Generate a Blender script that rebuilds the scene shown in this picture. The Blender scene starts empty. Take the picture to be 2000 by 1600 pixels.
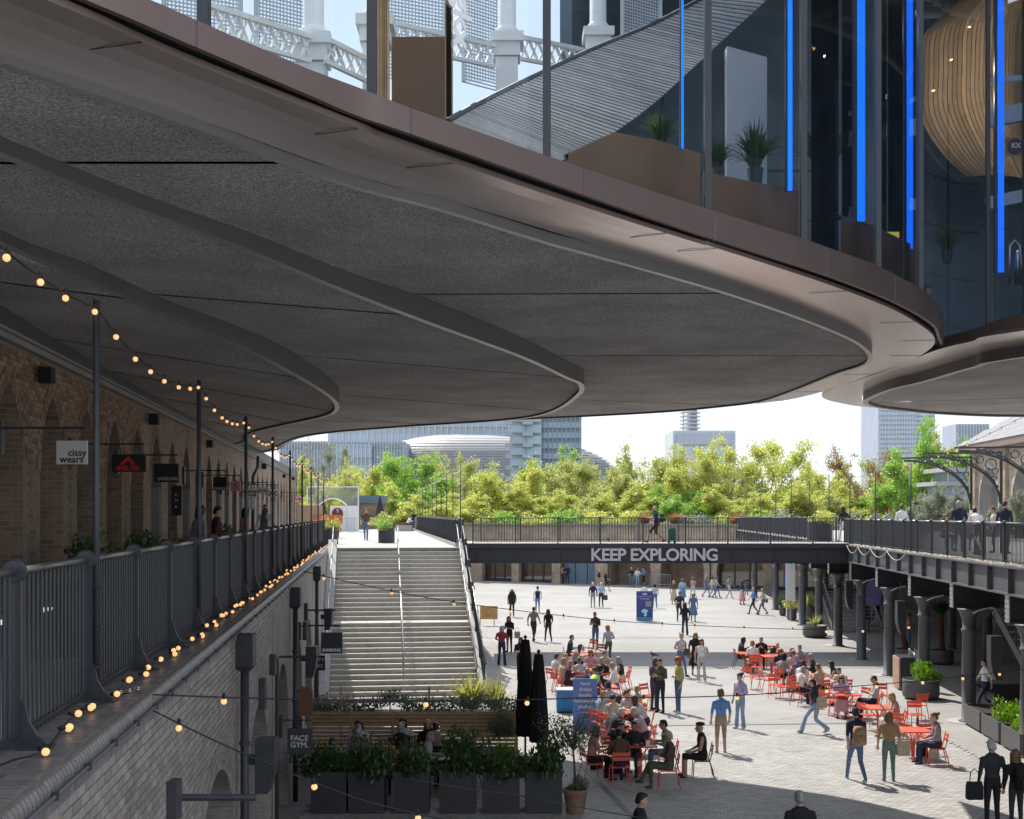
import bpy, math, random
import numpy as np
from mathutils import Vector, Matrix
R = random.Random(7)
C = bpy.context.scene.collection
SC = bpy.context.scene
# ---------------------------------------------------------------- camera, sky, sun, exposure
CAMZ = 6.4          # metres above the yard; the upper walkways lie at 5.0
FOC = 2400.0        # focal length for a 2000 x 1600 frame
HU, HV = 1000.0, 1003.0
cam_d = bpy.data.cameras.new('camera'); cam = bpy.data.objects.new('camera', cam_d); C.objects.link(cam)
cam.location = (0, 0, CAMZ); cam.rotation_euler = (math.pi/2, 0, 0)
cam_d.sensor_width = 36; cam_d.lens = 36*FOC/2000; cam_d.shift_y = (HV-800)/2000
cam_d.clip_start = 0.1; cam_d.clip_end = 6000
SC.camera = cam
SUN_AZ = math.radians(-25.5)   # measured from +Y, negative towards -X
SUN_EL = math.radians(52)
w = bpy.data.worlds.new('World'); SC.world = w; w.use_nodes = True
nt = w.node_tree; nt.nodes.clear()
out = nt.nodes.new('ShaderNodeOutputWorld'); bg = nt.nodes.new('ShaderNodeBackground'); sky = nt.nodes.new('ShaderNodeTexSky')
sky.sky_type = 'NISHITA'; sky.sun_disc = False; sky.sun_elevation = SUN_EL; sky.sun_rotation = SUN_AZ
sky.air_density = 1.0; sky.dust_density = 0.35; sky.ozone_density = 1.0; sky.altitude = 30
# thin high cloud everywhere in the sky
tc = nt.nodes.new('ShaderNodeTexCoord'); mp = nt.nodes.new('ShaderNodeMapping'); mp.inputs['Scale'].default_value = (1.2, 1.2, 7)
nz = nt.nodes.new('ShaderNodeTexNoise'); nz.inputs['Scale'].default_value = 2.2; nz.inputs['Detail'].default_value = 7; nz.inputs['Roughness'].default_value = .6
rp = nt.nodes.new('ShaderNodeValToRGB'); rp.color_ramp.elements[0].position = .36; rp.color_ramp.elements[1].position = .70; rp.color_ramp.elements[0].color = (.88,.88,.88,1)
rp.color_ramp.elements[1].color = (1, 1, 1, 1)
mx = nt.nodes.new('ShaderNodeMixRGB'); mx.inputs[2].default_value = (2.35, 2.6, 3.0, 1)
for a, b in ((tc.outputs['Generated'], mp.inputs[0]), (mp.outputs[0], nz.inputs[0]), (nz.outputs[0], rp.inputs[0]), (rp.outputs[0], mx.inputs[0]),
             (sky.outputs[0], mx.inputs[1]), (mx.outputs[0], bg.inputs[0]), (bg.outputs[0], out.inputs[0])): nt.links.new(a, b)
bg.inputs[1].default_value = 0.15
sun_d = bpy.data.lights.new('sun', 'SUN'); sun = bpy.data.objects.new('sun', sun_d); C.objects.link(sun)
sun_d.energy = 2.2; sun_d.angle = math.radians(.53); sun_d.color = (1, .95, .87)
sdir = Vector((math.sin(SUN_AZ)*math.cos(SUN_EL), math.cos(SUN_AZ)*math.cos(SUN_EL), math.sin(SUN_EL)))
sun.rotation_euler = sdir.to_track_quat('Z', 'Y').to_euler(); sun.location = sdir*200
SC.view_settings.view_transform = 'Standard'; SC.view_settings.look = 'None'; SC.view_settings.gamma = 1
SC.view_settings.exposure = 1.42
SC.cycles.use_denoising = True
SC.cycles.max_bounces = 10; SC.cycles.diffuse_bounces = 5; SC.cycles.glossy_bounces = 4; SC.cycles.transparent_max_bounces = 24
SC.cycles.sample_clamp_indirect = 6
SC.render.engine = 'CYCLES'

# ---------------------------------------------------------------- helpers
def at(u, v, z):
    "the spot at height z that a surveyed image point falls on"
    if abs(v-HV) < 1e-6: v += .01
    Y = FOC*(CAMZ-z)/(v-HV)
    return Vector(((u-HU)/FOC*Y, Y, z))
def at_y(u, v, Y): return Vector(((u-HU)/FOC*Y, Y, CAMZ-(v-HV)/FOC*Y))
LT = Vector((-.1138, .9935, 0)); LN = Vector((.9935, .1138, 0))
def L(t, n=0, z=0): return Vector((-2.208, 0, 0)) + LT*t + LN*n + Vector((0, 0, z))   # west walkway frame: t along, n towards the yard
ET = Vector((.08, .9968, 0)).normalized(); EN = Vector((ET.y, -ET.x, 0))
def E(t, n=0, z=0): return Vector((10.98, 0, 0)) + ET*t + EN*n + Vector((0, 0, z))    # east viaduct frame: n away from the yard
W = lambda x, y, z=0: Vector((x, y, z))

def smooth_path(pts, per=8, closed=False):
    pts = [Vector(p) for p in pts]; n = len(pts); outp = []
    rng = range(n if closed else n-1)
    for i in rng:
        g = (lambda k: pts[k % n]) if closed else (lambda k: pts[min(max(k, 0), n-1)])
        p0, p1, p2, p3 = g(i-1), g(i), g(i+1), g(i+2)
        for j in range(per):
            t = j/per
            outp.append(.5*((2*p1)+(p2-p0)*t+(2*p0-5*p1+4*p2-p3)*t*t+(3*p1-p0-3*p2+p3)*t**3))
    if not closed: outp.append(pts[-1])
    return outp

class MB:
    def __init__(s): s.v = []; s.f = []; s.m = []
    def add(s, verts, faces, m=0):
        b = len(s.v); s.v += [tuple(p) for p in verts]; s.f += [tuple(i+b for i in f) for f in faces]; s.m += [m]*len(faces); return s
    def hexa(s, c, m=0):   # c: 4 bottom + 4 top corners
        return s.add(c, [(3,2,1,0),(4,5,6,7),(0,1,5,4),(1,2,6,5),(2,3,7,6),(3,0,4,7)], m)
    def box(s, c, d, rz=0, m=0):
        cx, cy, cz = c; x, y, z = d[0]/2, d[1]/2, d[2]/2; ca, sa = math.cos(rz), math.sin(rz)
        k = [(cx+a*ca-b*sa, cy+a*sa+b*ca, cz+e) for e in (-z, z) for a, b in ((-x,-y),(x,-y),(x,y),(-x,y))]
        return s.hexa(k, m)
    def fbox(s, F, t0, t1, n0, n1, z0, z1, m=0):
        return s.hexa([F(t0,n0,z0),F(t1,n0,z0),F(t1,n1,z0),F(t0,n1,z0),F(t0,n0,z1),F(t1,n0,z1),F(t1,n1,z1),F(t0,n1,z1)] , m)
    def bar(s, a, b, wd, hg=None, m=0, up=(0,0,1)):
        a, b = Vector(a), Vector(b); d = (b-a).normalized(); u = Vector(up)
        if abs(d.dot(u)) > .99: u = Vector((0,1,0))
        x = d.cross(u).normalized()*wd/2; y = x.cross(d).normalized()*(hg or wd)/2
        return s.hexa([a-x-y,a+x-y,b+x-y,b-x-y,a-x+y,a+x+y,b+x+y,b-x+y], m)
    def tube(s, path, r, n=8, caps=True, m=0):
        path = [Vector(p) for p in path]; rr = r if isinstance(r, (list, tuple)) else [r]*len(path); rings = []
        pu = None
        for i, p in enumerate(path):
            d = (path[min(i+1, len(path)-1)]-path[max(i-1, 0)])
            d = d.normalized() if d.length > 1e-9 else Vector((0,0,1))
            u = pu if pu is not None else (Vector((0,0,1)) if abs(d.z) < .9 else Vector((1,0,0)))
            x = d.cross(u)
            if x.length < 1e-6: x = d.cross(Vector((0,1,0)))
            x.normalize(); y = x.cross(d).normalized(); pu = y
            rings.append([p+(x*math.cos(6.28318*k/n)+y*math.sin(6.28318*k/n))*rr[i] for k in range(n)])
        return s.loft(rings, caps, m)
    def loft(s, rings, caps=True, m=0):
        n = len(rings[0]); v = [p for r_ in rings for p in r_]; f = []
        for i in range(len(rings)-1):
            for k in range(n):
                a, b = i*n+k, i*n+(k+1) % n; f.append((a, b, b+n, a+n))
        if caps: f.append(tuple(range(n-1, -1, -1))); f.append(tuple((len(rings)-1)*n+k for k in range(n)))
        return s.add(v, f, m)
    def strip(s, A, B, m=0):
        n = len(A); return s.add(list(A)+list(B), [(i, i+1, n+i+1, n+i) for i in range(n-1)], m)
    def lathe(s, c, prof, n=16, m=0, caps=True):
        return s.loft([[Vector((c[0]+r_*math.cos(6.28318*k/n), c[1]+r_*math.sin(6.28318*k/n), c[2]+z)) for k in range(n)] for r_, z in prof], caps, m)
    def prism(s, poly, a, b, m=0):   # poly of vectors, offset from a to b
        n = len(poly); lo = [p+a for p in poly]; hi = [p+b for p in poly]
        return s.add(lo+hi, [tuple(range(n-1,-1,-1)), tuple(range(n, 2*n))]+[(i,(i+1)%n,n+(i+1)%n,n+i) for i in range(n)], m)
    def ball(s, c, r, n=10, m=0, sc=(1,1,1), k=6):
        return s.loft([[Vector((c[0]+sc[0]*r*math.sin(math.pi*(j+.02)/(k+.04))*math.cos(6.28318*i/n), c[1]+sc[1]*r*math.sin(math.pi*(j+.02)/(k+.04))*math.sin(6.28318*i/n), c[2]-sc[2]*r*math.cos(math.pi*(j+.02)/(k+.04)))) for i in range(n)] for j in range(k+1)], True, m)
    def mesh(s, name, mats, smooth=False, uv=None, origin=(0,0,0)):
        me = bpy.data.meshes.new(name); o = origin
        vs = [(p[0]-o[0], p[1]-o[1], p[2]-o[2]) for p in s.v]
        me.from_pydata(vs, [], s.f)
        for m_ in (mats if isinstance(mats, (list, tuple)) else [mats]): me.materials.append(m_)
        if any(s.m): me.polygons.foreach_set('material_index', s.m)
        if smooth: me.polygons.foreach_set('use_smooth', [True]*len(s.f))
        if uv:
            ul = me.uv_layers.new(name='UVMap'); idx = [0]*len(me.loops); me.loops.foreach_get('vertex_index', idx)
            cache = [uv(p) for p in s.v]; flat = [c for i in idx for c in cache[i]]
            ul.data.foreach_set('uv', flat)
        me.update(); return me
    def obj(s, name, mats, parent=None, smooth=False, uv=None, origin=None):
        o0 = origin if origin is not None else (wl(parent) if parent else (0,0,0))
        ob = bpy.data.objects.new(name, s.mesh(name, mats, smooth, uv, o0)); C.objects.link(ob)
        if parent: ob.parent = parent
        else: ob.location = o0
        return ob
WL = {}
def wl(o): return WL.get(o.name, (0,0,0))
def tag(o, label, cat, group=None, kind=None):
    if label: o['label'] = label
    if cat: o['category'] = cat
    if group: o['group'] = group
    if kind: o['kind'] = kind
    return o
def thing(name, label, cat, loc=(0,0,0), group=None, rz=0):
    o = bpy.data.objects.new(name, None); C.objects.link(o); o.location = loc; o.rotation_euler = (0,0,rz); o.empty_display_size = .2
    WL[o.name] = tuple(loc); return tag(o, label, cat, group)
def struct(name, mb, mats, uv=None, parent=None, smooth=False):
    o = mb.obj(name, mats, parent, smooth, uv)
    if not parent: o['kind'] = 'structure'
    return o
def inst(mesh, name, parent=None, loc=(0,0,0), rot=None, scale=None):
    o = bpy.data.objects.new(name, mesh); C.objects.link(o); o.location = loc
    if rot is not None: o.rotation_euler = rot if not isinstance(rot, (int, float)) else (0,0,rot)
    if scale is not None: o.scale = scale
    if parent: o.parent = parent
    return o
def rel(p, o): return Vector(p)-Vector(wl(o))
def copy_tree(o, parent=None):
    c = o.copy(); C.objects.link(c); c.parent = parent
    for ch in list(o.children): copy_tree(ch, c)
    return c
def part_uv(o, T, N=None): pass

# ---------------------------------------------------------------- materials
def srgb(r, g, b):
    f = lambda c: ((c/255+.055)/1.055)**2.4 if c > 10 else c/255/12.92
    return (f(r), f(g), f(b), 1)
def mat(name, col, rough=.6, metal=0, var=.12, vs=3.0, bump=0, bs=40, spec=.5, island=0, emit=None, es=1.0, trans=0, coat=0, vscale=None, bd=.01, big=0):
    m = bpy.data.materials.new(name); m.use_nodes = True; n = m.node_tree; b = n.nodes['Principled BSDF']; lk = n.links.new
    if len(col) == 3: col = (*col, 1)
    b.inputs['Roughness'].default_value = rough; b.inputs['Metallic'].default_value = metal; b.inputs['Base Color'].default_value = col
    b.inputs['Specular IOR Level'].default_value = spec
    if coat: b.inputs['Coat Weight'].default_value = coat
    if emit: b.inputs['Emission Color'].default_value = (*emit[:3], 1); b.inputs['Emission Strength'].default_value = es
    tcn = n.nodes.new('ShaderNodeTexCoord')
    src = tcn.outputs['Object']
    if vscale:
        mpn = n.nodes.new('ShaderNodeMapping'); mpn.inputs['Scale'].default_value = vscale; lk(src, mpn.inputs[0]); src = mpn.outputs[0]
    if var or island:
        a = n.nodes.new('ShaderNodeMixRGB'); a.blend_type = 'MULTIPLY'; a.inputs[0].default_value = 1; a.inputs[1].default_value = col
        nn = n.nodes.new('ShaderNodeTexNoise'); nn.inputs['Scale'].default_value = vs; nn.inputs['Detail'].default_value = 6; lk(src, nn.inputs[0])
        mr = n.nodes.new('ShaderNodeMapRange'); mr.inputs[1].default_value = .25; mr.inputs[2].default_value = .75; mr.inputs[3].default_value = 1-var; mr.inputs[4].default_value = 1+var
        lk(nn.outputs[0], mr.inputs[0]); last = mr.outputs[0]
        if big:
            n3 = n.nodes.new('ShaderNodeTexNoise'); n3.inputs['Scale'].default_value = .55; n3.inputs['Detail'].default_value = 7; n3.inputs['Roughness'].default_value = .62; lk(tcn.outputs['Object'], n3.inputs[0])
            m3 = n.nodes.new('ShaderNodeMapRange'); m3.inputs[1].default_value = .3; m3.inputs[2].default_value = .7; m3.inputs[3].default_value = 1-big; m3.inputs[4].default_value = 1+big*.7; lk(n3.outputs[0], m3.inputs[0])
            u3 = n.nodes.new('ShaderNodeMath'); u3.operation = 'MULTIPLY'; lk(last, u3.inputs[0]); lk(m3.outputs[0], u3.inputs[1]); last = u3.outputs[0]
        if island:
            g = n.nodes.new('ShaderNodeNewGeometry'); oi = n.nodes.new('ShaderNodeObjectInfo'); ad = n.nodes.new('ShaderNodeMath'); fr = n.nodes.new('ShaderNodeMath'); fr.operation = 'FRACT'
            lk(g.outputs['Random Per Island'], ad.inputs[0]); lk(oi.outputs['Random'], ad.inputs[1]); lk(ad.outputs[0], fr.inputs[0])
            m2 = n.nodes.new('ShaderNodeMapRange'); m2.inputs[3].default_value = 1-island; m2.inputs[4].default_value = 1+island; lk(fr.outputs[0], m2.inputs[0])
            mu = n.nodes.new('ShaderNodeMath'); mu.operation = 'MULTIPLY'; lk(last, mu.inputs[0]); lk(m2.outputs[0], mu.inputs[1]); last = mu.outputs[0]
        lk(last, a.inputs[2]); lk(a.outputs[0], b.inputs['Base Color'])
        if rough < .9:
            r2 = n.nodes.new('ShaderNodeMapRange'); r2.inputs[3].default_value = max(.02, rough-.08); r2.inputs[4].default_value = min(1, rough+.12); lk(nn.outputs[0], r2.inputs[0]); lk(r2.outputs[0], b.inputs['Roughness'])
    if bump:
        bn = n.nodes.new('ShaderNodeTexNoise'); bn.inputs['Scale'].default_value = bs; bn.inputs['Detail'].default_value = 4; lk(src, bn.inputs[0])
        bp = n.nodes.new('ShaderNodeBump'); bp.inputs['Strength'].default_value = bump; bp.inputs['Distance'].default_value = bd; lk(bn.outputs[0], bp.inputs['Height']); lk(bp.outputs[0], b.inputs['Normal'])
    return m
def brickmat(name, c1, c2, mortar, bw=.225, bh=.075, ms=.006, rough=.75, var=.3):
    m = mat(name, c1, rough, var=0); n = m.node_tree; b = n.nodes['Principled BSDF']; lk = n.links.new
    tcn = n.nodes.new('ShaderNodeTexCoord'); br = n.nodes.new('ShaderNodeTexBrick')
    br.inputs['Scale'].default_value = 1; br.inputs['Brick Width'].default_value = bw; br.inputs['Row Height'].default_value = bh; br.inputs['Mortar Size'].default_value = ms
    br.inputs['Color1'].default_value = (*c1, 1); br.inputs['Color2'].default_value = (*c2, 1); br.inputs['Mortar'].default_value = (*mortar, 1); br.inputs['Bias'].default_value = -.1
    nn = n.nodes.new('ShaderNodeTexNoise'); nn.inputs['Scale'].default_value = 1.3; nn.inputs['Detail'].default_value = 8
    mr = n.nodes.new('ShaderNodeMapRange'); mr.inputs[1].default_value = .25; mr.inputs[2].default_value = .75; mr.inputs[3].default_value = 1-var; mr.inputs[4].default_value = 1+var
    a = n.nodes.new('ShaderNodeMixRGB'); a.blend_type = 'MULTIPLY'; a.inputs[0].default_value = 1
    bp = n.nodes.new('ShaderNodeBump'); bp.inputs['Strength'].default_value = .6; bp.inputs['Distance'].default_value = .006; bp.invert = True
    lk(tcn.outputs['UV'], br.inputs[0]); lk(tcn.outputs['Object'], nn.inputs[0]); lk(nn.outputs[0], mr.inputs[0]); lk(br.outputs[0], a.inputs[1]); lk(mr.outputs[0], a.inputs[2])
    lk(a.outputs[0], b.inputs['Base Color']); lk(br.outputs['Fac'], bp.inputs['Height']); lk(bp.outputs[0], b.inputs['Normal'])
    return m
def glassmat(name, tint=(.75,.85,.9), rough=.0, refl=1.0, ior=1.5):
    m = bpy.data.materials.new(name); m.use_nodes = True; n = m.node_tree; n.nodes.clear(); lk = n.links.new
    o = n.nodes.new('ShaderNodeOutputMaterial'); t = n.nodes.new('ShaderNodeBsdfTransparent'); g = n.nodes.new('ShaderNodeBsdfGlossy'); f = n.nodes.new('ShaderNodeFresnel'); x = n.nodes.new('ShaderNodeMixShader')
    mu = n.nodes.new('ShaderNodeMath'); mu.operation = 'MULTIPLY'; mu.inputs[1].default_value = refl; mu.use_clamp = True
    t.inputs[0].default_value = (*tint, 1); g.inputs['Roughness'].default_value = rough; f.inputs[0].default_value = ior
    lk(f.outputs[0], mu.inputs[0]); lk(mu.outputs[0], x.inputs[0]); lk(t.outputs[0], x.inputs[1]); lk(g.outputs[0], x.inputs[2]); lk(x.outputs[0], o.inputs[0])
    return m
def leafmat(name, col, col2, tr=.45):
    m = bpy.data.materials.new(name); m.use_nodes = True; n = m.node_tree; n.nodes.clear(); lk = n.links.new
    o = n.nodes.new('ShaderNodeOutputMaterial'); d = n.nodes.new('ShaderNodeBsdfDiffuse'); t = n.nodes.new('ShaderNodeBsdfTranslucent'); x = n.nodes.new('ShaderNodeMixShader')
    g = n.nodes.new('ShaderNodeNewGeometry'); mxn = n.nodes.new('ShaderNodeMixRGB'); mxn.inputs[1].default_value = (*col, 1); mxn.inputs[2].default_value = (*col2, 1)
    gl = n.nodes.new('ShaderNodeBsdfGlossy'); gl.inputs['Roughness'].default_value = .35; gl.inputs[0].default_value = (.9,.95,1,1); x2 = n.nodes.new('ShaderNodeMixShader'); x2.inputs[0].default_value = .035
    hs = n.nodes.new('ShaderNodeHueSaturation'); hs.inputs['Saturation'].default_value = 1.1; hs.inputs['Value'].default_value = 1.9
    lk(g.outputs['Random Per Island'], mxn.inputs[0]); lk(mxn.outputs[0], d.inputs[0]); lk(mxn.outputs[0], hs.inputs['Color']); lk(hs.outputs[0], t.inputs[0]); x.inputs[0].default_value = tr
    lk(d.outputs[0], x.inputs[1]); lk(t.outputs[0], x.inputs[2]); lk(x.outputs[0], x2.inputs[1]); lk(gl.outputs[0], x2.inputs[2]); lk(x2.outputs[0], o.inputs[0])
    return m
M = {}
M['iron'] = mat('dark_iron_paint', (.042,.045,.053), .42, var=.18, vs=6)
M['iron_mid'] = mat('grey_iron_paint', (.095,.096,.105), .45, var=.15, vs=2)
M['rail'] = mat('worn_handrail', (.30,.30,.30), .30, metal=.9, var=.15, vs=8)
M['steel'] = mat('stainless_steel', (.6,.58,.56), .28, metal=1, var=.08, vs=8)
M['galv'] = mat('galvanised_steel', (.5,.5,.51), .4, metal=.85, var=.1, vs=12)
M['black'] = mat('black_plastic', (.012,.012,.014), .5, var=.1)
M['wire'] = mat('black_cable', (.015,.015,.017), .55, var=0)
M['bulb'] = mat('warm_lit_bulb', (.6,.42,.22), .3, var=0, emit=(1,.50,.20), es=.42)
M['bulb_day'] = mat('pale_lit_bulb', (.6,.5,.36), .25, var=0, emit=(1,.55,.25), es=.3)
M['sett'] = None
M['brick'] = mat('blue_grey_brick', (.335,.298,.272), .5, var=.22, vs=9, bump=.35, bs=60, island=.22)
M['brick_cap'] = mat('engineering_brick', (.20,.185,.178), .38, var=.2, vs=7, bump=.2, bs=50, island=.16)
M['mortar'] = mat('buff_mortar', (.40,.31,.19), .9, var=.2, vs=12)
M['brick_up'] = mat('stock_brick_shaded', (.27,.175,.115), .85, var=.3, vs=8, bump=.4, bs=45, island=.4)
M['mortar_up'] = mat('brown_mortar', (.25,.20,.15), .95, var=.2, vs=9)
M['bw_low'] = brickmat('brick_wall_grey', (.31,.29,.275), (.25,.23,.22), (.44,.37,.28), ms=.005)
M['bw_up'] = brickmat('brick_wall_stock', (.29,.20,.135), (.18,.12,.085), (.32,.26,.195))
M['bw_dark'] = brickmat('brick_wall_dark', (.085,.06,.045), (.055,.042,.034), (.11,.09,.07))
M['bw_pale'] = brickmat('brick_wall_buff', (.46,.36,.26), (.33,.25,.18), (.46,.40,.32))
M['pale'] = mat('pale_stone', (.30,.29,.275), .8, var=.12, vs=2, bump=.2, bs=30)
M['soffit'] = mat('sprayed_acoustic_panel', (.58,.56,.54), .9, var=.75, vs=46, bump=1.0, bs=60, bd=.05, big=.28)
M['gap'] = mat('shadow_gap', (.006,.006,.006), .9, var=0)
M['ring'] = mat('grey_metal_lip', (.62,.60,.575), .4, metal=.6, var=.08, vs=1.4)
M['band'] = mat('charcoal_metal_band', (.135,.13,.128), .5, metal=.2, var=.08, vs=1.2)
M['brown'] = mat('bronze_anodised_panel', (.86,.76,.71), .27, metal=.85, var=0)
M['brown_f'] = mat('bronze_fascia', (.23,.165,.145), .4, metal=.7, var=.05, vs=.8)
M['step'] = mat('granite_step', (.47,.435,.385), .7, var=.16, vs=7, bump=.2, bs=60, big=.18)
M['nosing'] = mat('pale_step_edge', (.62,.60,.56), .6, var=.08, vs=10)
M['deck'] = mat('pale_walkway_paving', (.38,.37,.35), .75, var=.1, vs=1.5, bump=.2, bs=25, big=.12)
M['wood'] = mat('pale_timber_slat', (.50,.31,.15), .6, var=.25, vs=4, island=.18, vscale=(1,8,8))
M['redchair'] = mat('coral_red_lacquer', (.78,.115,.055), .38, var=.05, island=0)
M['planter'] = mat('charcoal_planter', (.05,.05,.055), .5, var=.2, vs=4)
M['planter2'] = mat('grey_planter', (.10,.10,.105), .55, var=.15, vs=3)
M['terra'] = mat('terracotta', (.30,.19,.12), .8, var=.25, vs=6, bump=.3, bs=30)
M['soil'] = mat('dark_soil', (.03,.022,.016), .95, var=.3, vs=20, bump=.8, bs=60)
M['white'] = mat('white_paint', (.78,.78,.77), .55, var=.05)
M['offwhite'] = mat('off_white_board', (.62,.60,.57), .6, var=.05)
M['navy'] = mat('navy_board', (.035,.045,.12), .5, var=.06)
M['blue'] = mat('sky_blue_board', (.13,.25,.62), .5, var=.05)
M['letter'] = mat('pale_letter', (.62,.60,.64), .5, var=.04)
M['lwhite'] = mat('white_letter', (.85,.85,.85), .5, var=0)
M['ldark'] = mat('dark_letter', (.02,.02,.022), .5, var=0)
M['red'] = mat('signal_red', (.55,.03,.03), .45, var=.05)
M['pink'] = mat('dusty_pink', (.62,.27,.30), .55, var=.05)
M['glass'] = glassmat('facade_glass', (.78,.87,.92), 0, 1.7, 1.55)
M['glass_east'] = glassmat('east_facade_glass', (.72,.82,.9), 0, .45, 1.5)
M['glass_dim'] = glassmat('shade_tinted_shop_glass', (.25,.26,.27), .02, .25, 1.45)  # darker copy of the shop glass, shade put into tint and reflection
M['glass_shop'] = glassmat('shop_glass', (.55,.6,.62), .01, 2.0, 1.6)
M['led'] = mat('blue_light_strip', (.02,.12,.8), .4, var=0, emit=(.0,.13,.9), es=.8)
M['slate'] = mat('grey_slate', (.22,.21,.225), .6, var=.15, vs=5, island=.14)
M['ribbed'] = mat('grey_ribbed_tile', (.30,.295,.30), .6, var=.15, vs=4, island=.18)
M['oak'] = mat('oak_slat', (.48,.30,.15), .8, var=.2, vs=5, island=.25)
M['barfront'] = mat('brown_panelling', (.15,.075,.035), .5, var=.1)
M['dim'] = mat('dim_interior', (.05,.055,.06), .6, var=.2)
M['concrete'] = mat('pale_concrete', (.40,.39,.37), .75, var=.1, vs=1, bump=.2, bs=20)
M['bark'] = mat('bark', (.10,.075,.052), .9, var=.35, vs=6, bump=.8, bs=18)
# ================================================================ SETTING
DZ = 4.96
def uvL(p): q = Vector(p)-Vector((-2.208,0,0)); return (q.dot(LT)+q.dot(LN), q.z)
def uvE(p): q = Vector(p)-Vector((10.98,0,0)); return (q.dot(ET)+q.dot(EN), q.z)
def uvX(p): return (p[0], p[2])
def arch_z(op, x):
    tc_, hw, sp, rise, kind = op; x = min(abs(x), hw)
    if kind == 'e': return sp+rise*math.sqrt(max(0, 1-(x/hw)**2))
    Rr = (hw*hw+rise*rise)/(2*hw); return sp+math.sqrt(max(0, Rr*Rr-(x+Rr-hw)**2))
def outline(op, z0, k=16):
    tc_, hw = op[0], op[1]; pts = [(tc_-hw, z0)]
    for i in range(k+1):
        x = -hw*math.cos(math.pi*i/k); pts.append((tc_+x, arch_z(op, x)))
    return pts+[(tc_+hw, z0)]
def arch_face(mb, F, t0, t1, z0, z1, ops, n=0, k=16, m=0):
    cur = t0
    for op in sorted(ops):
        a, b = op[0]-op[1], op[0]+op[1]
        if a > cur: mb.add([F(cur,n,z0),F(a,n,z0),F(a,n,z1),F(cur,n,z1)], [(0,1,2,3)], m)
        o = outline(op, z0, k)[1:-1]
        mb.strip([F(t,n,z) for t, z in o], [F(t,n,z1) for t, z in o], m); cur = b
    if t1 > cur: mb.add([F(cur,n,z0),F(t1,n,z0),F(t1,n,z1),F(cur,n,z1)], [(0,1,2,3)], m)
def reveal(mb, F, op, z0, n0, n1, k=16, m=0):
    o = outline(op, z0, k); mb.strip([F(t,n0,z) for t, z in o], [F(t,n1,z) for t, z in o], m)
def in_arch(op, t, z, pad=0): return abs(t-op[0]) < op[1]+pad and z < (arch_z(op, t-op[0]) if abs(t-op[0]) < op[1] else op[2])+pad

# ---- the yard
def settmat():
    m = mat('granite_sett_paving', (.40,.385,.36), .72, var=0); n = m.node_tree; b = n.nodes['Principled BSDF']; lk = n.links.new
    tcn = n.nodes.new('ShaderNodeTexCoord'); mp_ = n.nodes.new('ShaderNodeMapping'); mp_.inputs['Rotation'].default_value = (0,0,.22)
    br = n.nodes.new('ShaderNodeTexBrick'); br.inputs['Scale'].default_value = 1; br.inputs['Brick Width'].default_value = .24; br.inputs['Row Height'].default_value = .105; br.inputs['Mortar Size'].default_value = .006
    br.inputs['Color1'].default_value = (.37,.355,.335,1); br.inputs['Color2'].default_value = (.32,.305,.29,1); br.inputs['Mortar'].default_value = (.27,.26,.245,1)
    nn = n.nodes.new('ShaderNodeTexNoise'); nn.inputs['Scale'].default_value = .25; nn.inputs['Detail'].default_value = 9; nn.inputs['Roughness'].default_value = .65
    mr = n.nodes.new('ShaderNodeMapRange'); mr.inputs[1].default_value = .3; mr.inputs[2].default_value = .7; mr.inputs[3].default_value = .80; mr.inputs[4].default_value = 1.1
    a = n.nodes.new('ShaderNodeMixRGB'); a.blend_type = 'MULTIPLY'; a.inputs[0].default_value = 1
    bp = n.nodes.new('ShaderNodeBump'); bp.inputs['Strength'].default_value = .5; bp.inputs['Distance'].default_value = .008; bp.invert = True
    lk(tcn.outputs['Object'], mp_.inputs[0]); lk(mp_.outputs[0], br.inputs[0]); lk(tcn.outputs['Object'], nn.inputs[0]); lk(nn.outputs[0], mr.inputs[0])
    lk(br.outputs[0], a.inputs[1]); lk(mr.outputs[0], a.inputs[2]); lk(a.outputs[0], b.inputs['Base Color']); lk(br.outputs['Fac'], bp.inputs['Height']); lk(bp.outputs[0], b.inputs['Normal'])
    return m
M['sett'] = settmat()
M['sett1'] = mat('granite_sett', (.42,.405,.385), .72, var=.1, vs=3, bump=.25, bs=70, island=.12, big=.16)
struct('yard_ground', MB().add([W(-1500,-300),W(1500,-300),W(1500,3000),W(-1500,3000)], [(0,1,2,3)]), M['sett'])
# laid setts near the cafe: the closest ones are separate stones in their bed
sett_bed = struct('yard_paving', MB().add([W(-4.0,22.2,.004),W(11.8,22.2,.004),W(11.8,35.8,.004),W(-4.0,35.8,.004)], [(0,1,2,3)]), mat('sett_joint', (.36,.35,.33), .9, var=.1))
sm = MB().hexa([W(-.115,-.047,0),W(.115,-.047,0),W(.115,.047,0),W(-.115,.047,0),W(-.111,-.043,.02),W(.111,-.043,.02),W(.111,.043,.02),W(-.111,.043,.02)])
sett_mesh = sm.mesh('sett', M['sett1']); rest = MB(); spots = []
ca, sa = math.cos(.22), math.sin(.22)
for j in range(-20, 190):
    for i in range(-40, 70):
        gx, gy = i*.24+(j % 2)*.12, 21+j*.103
        x, y = gx*ca-(gy-28)*sa+4, gx*sa+(gy-28)*ca+28
        if -4.4 < x < 12.2 and 21.8 < y < 36.2: spots.append((x, y))
near = sorted((s for s in spots if abs(s[0]-(s[1]*.09)) < 1.9 and s[1] > 25.7), key=lambda s: s[1])[:280]; ns = set(near)
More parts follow.
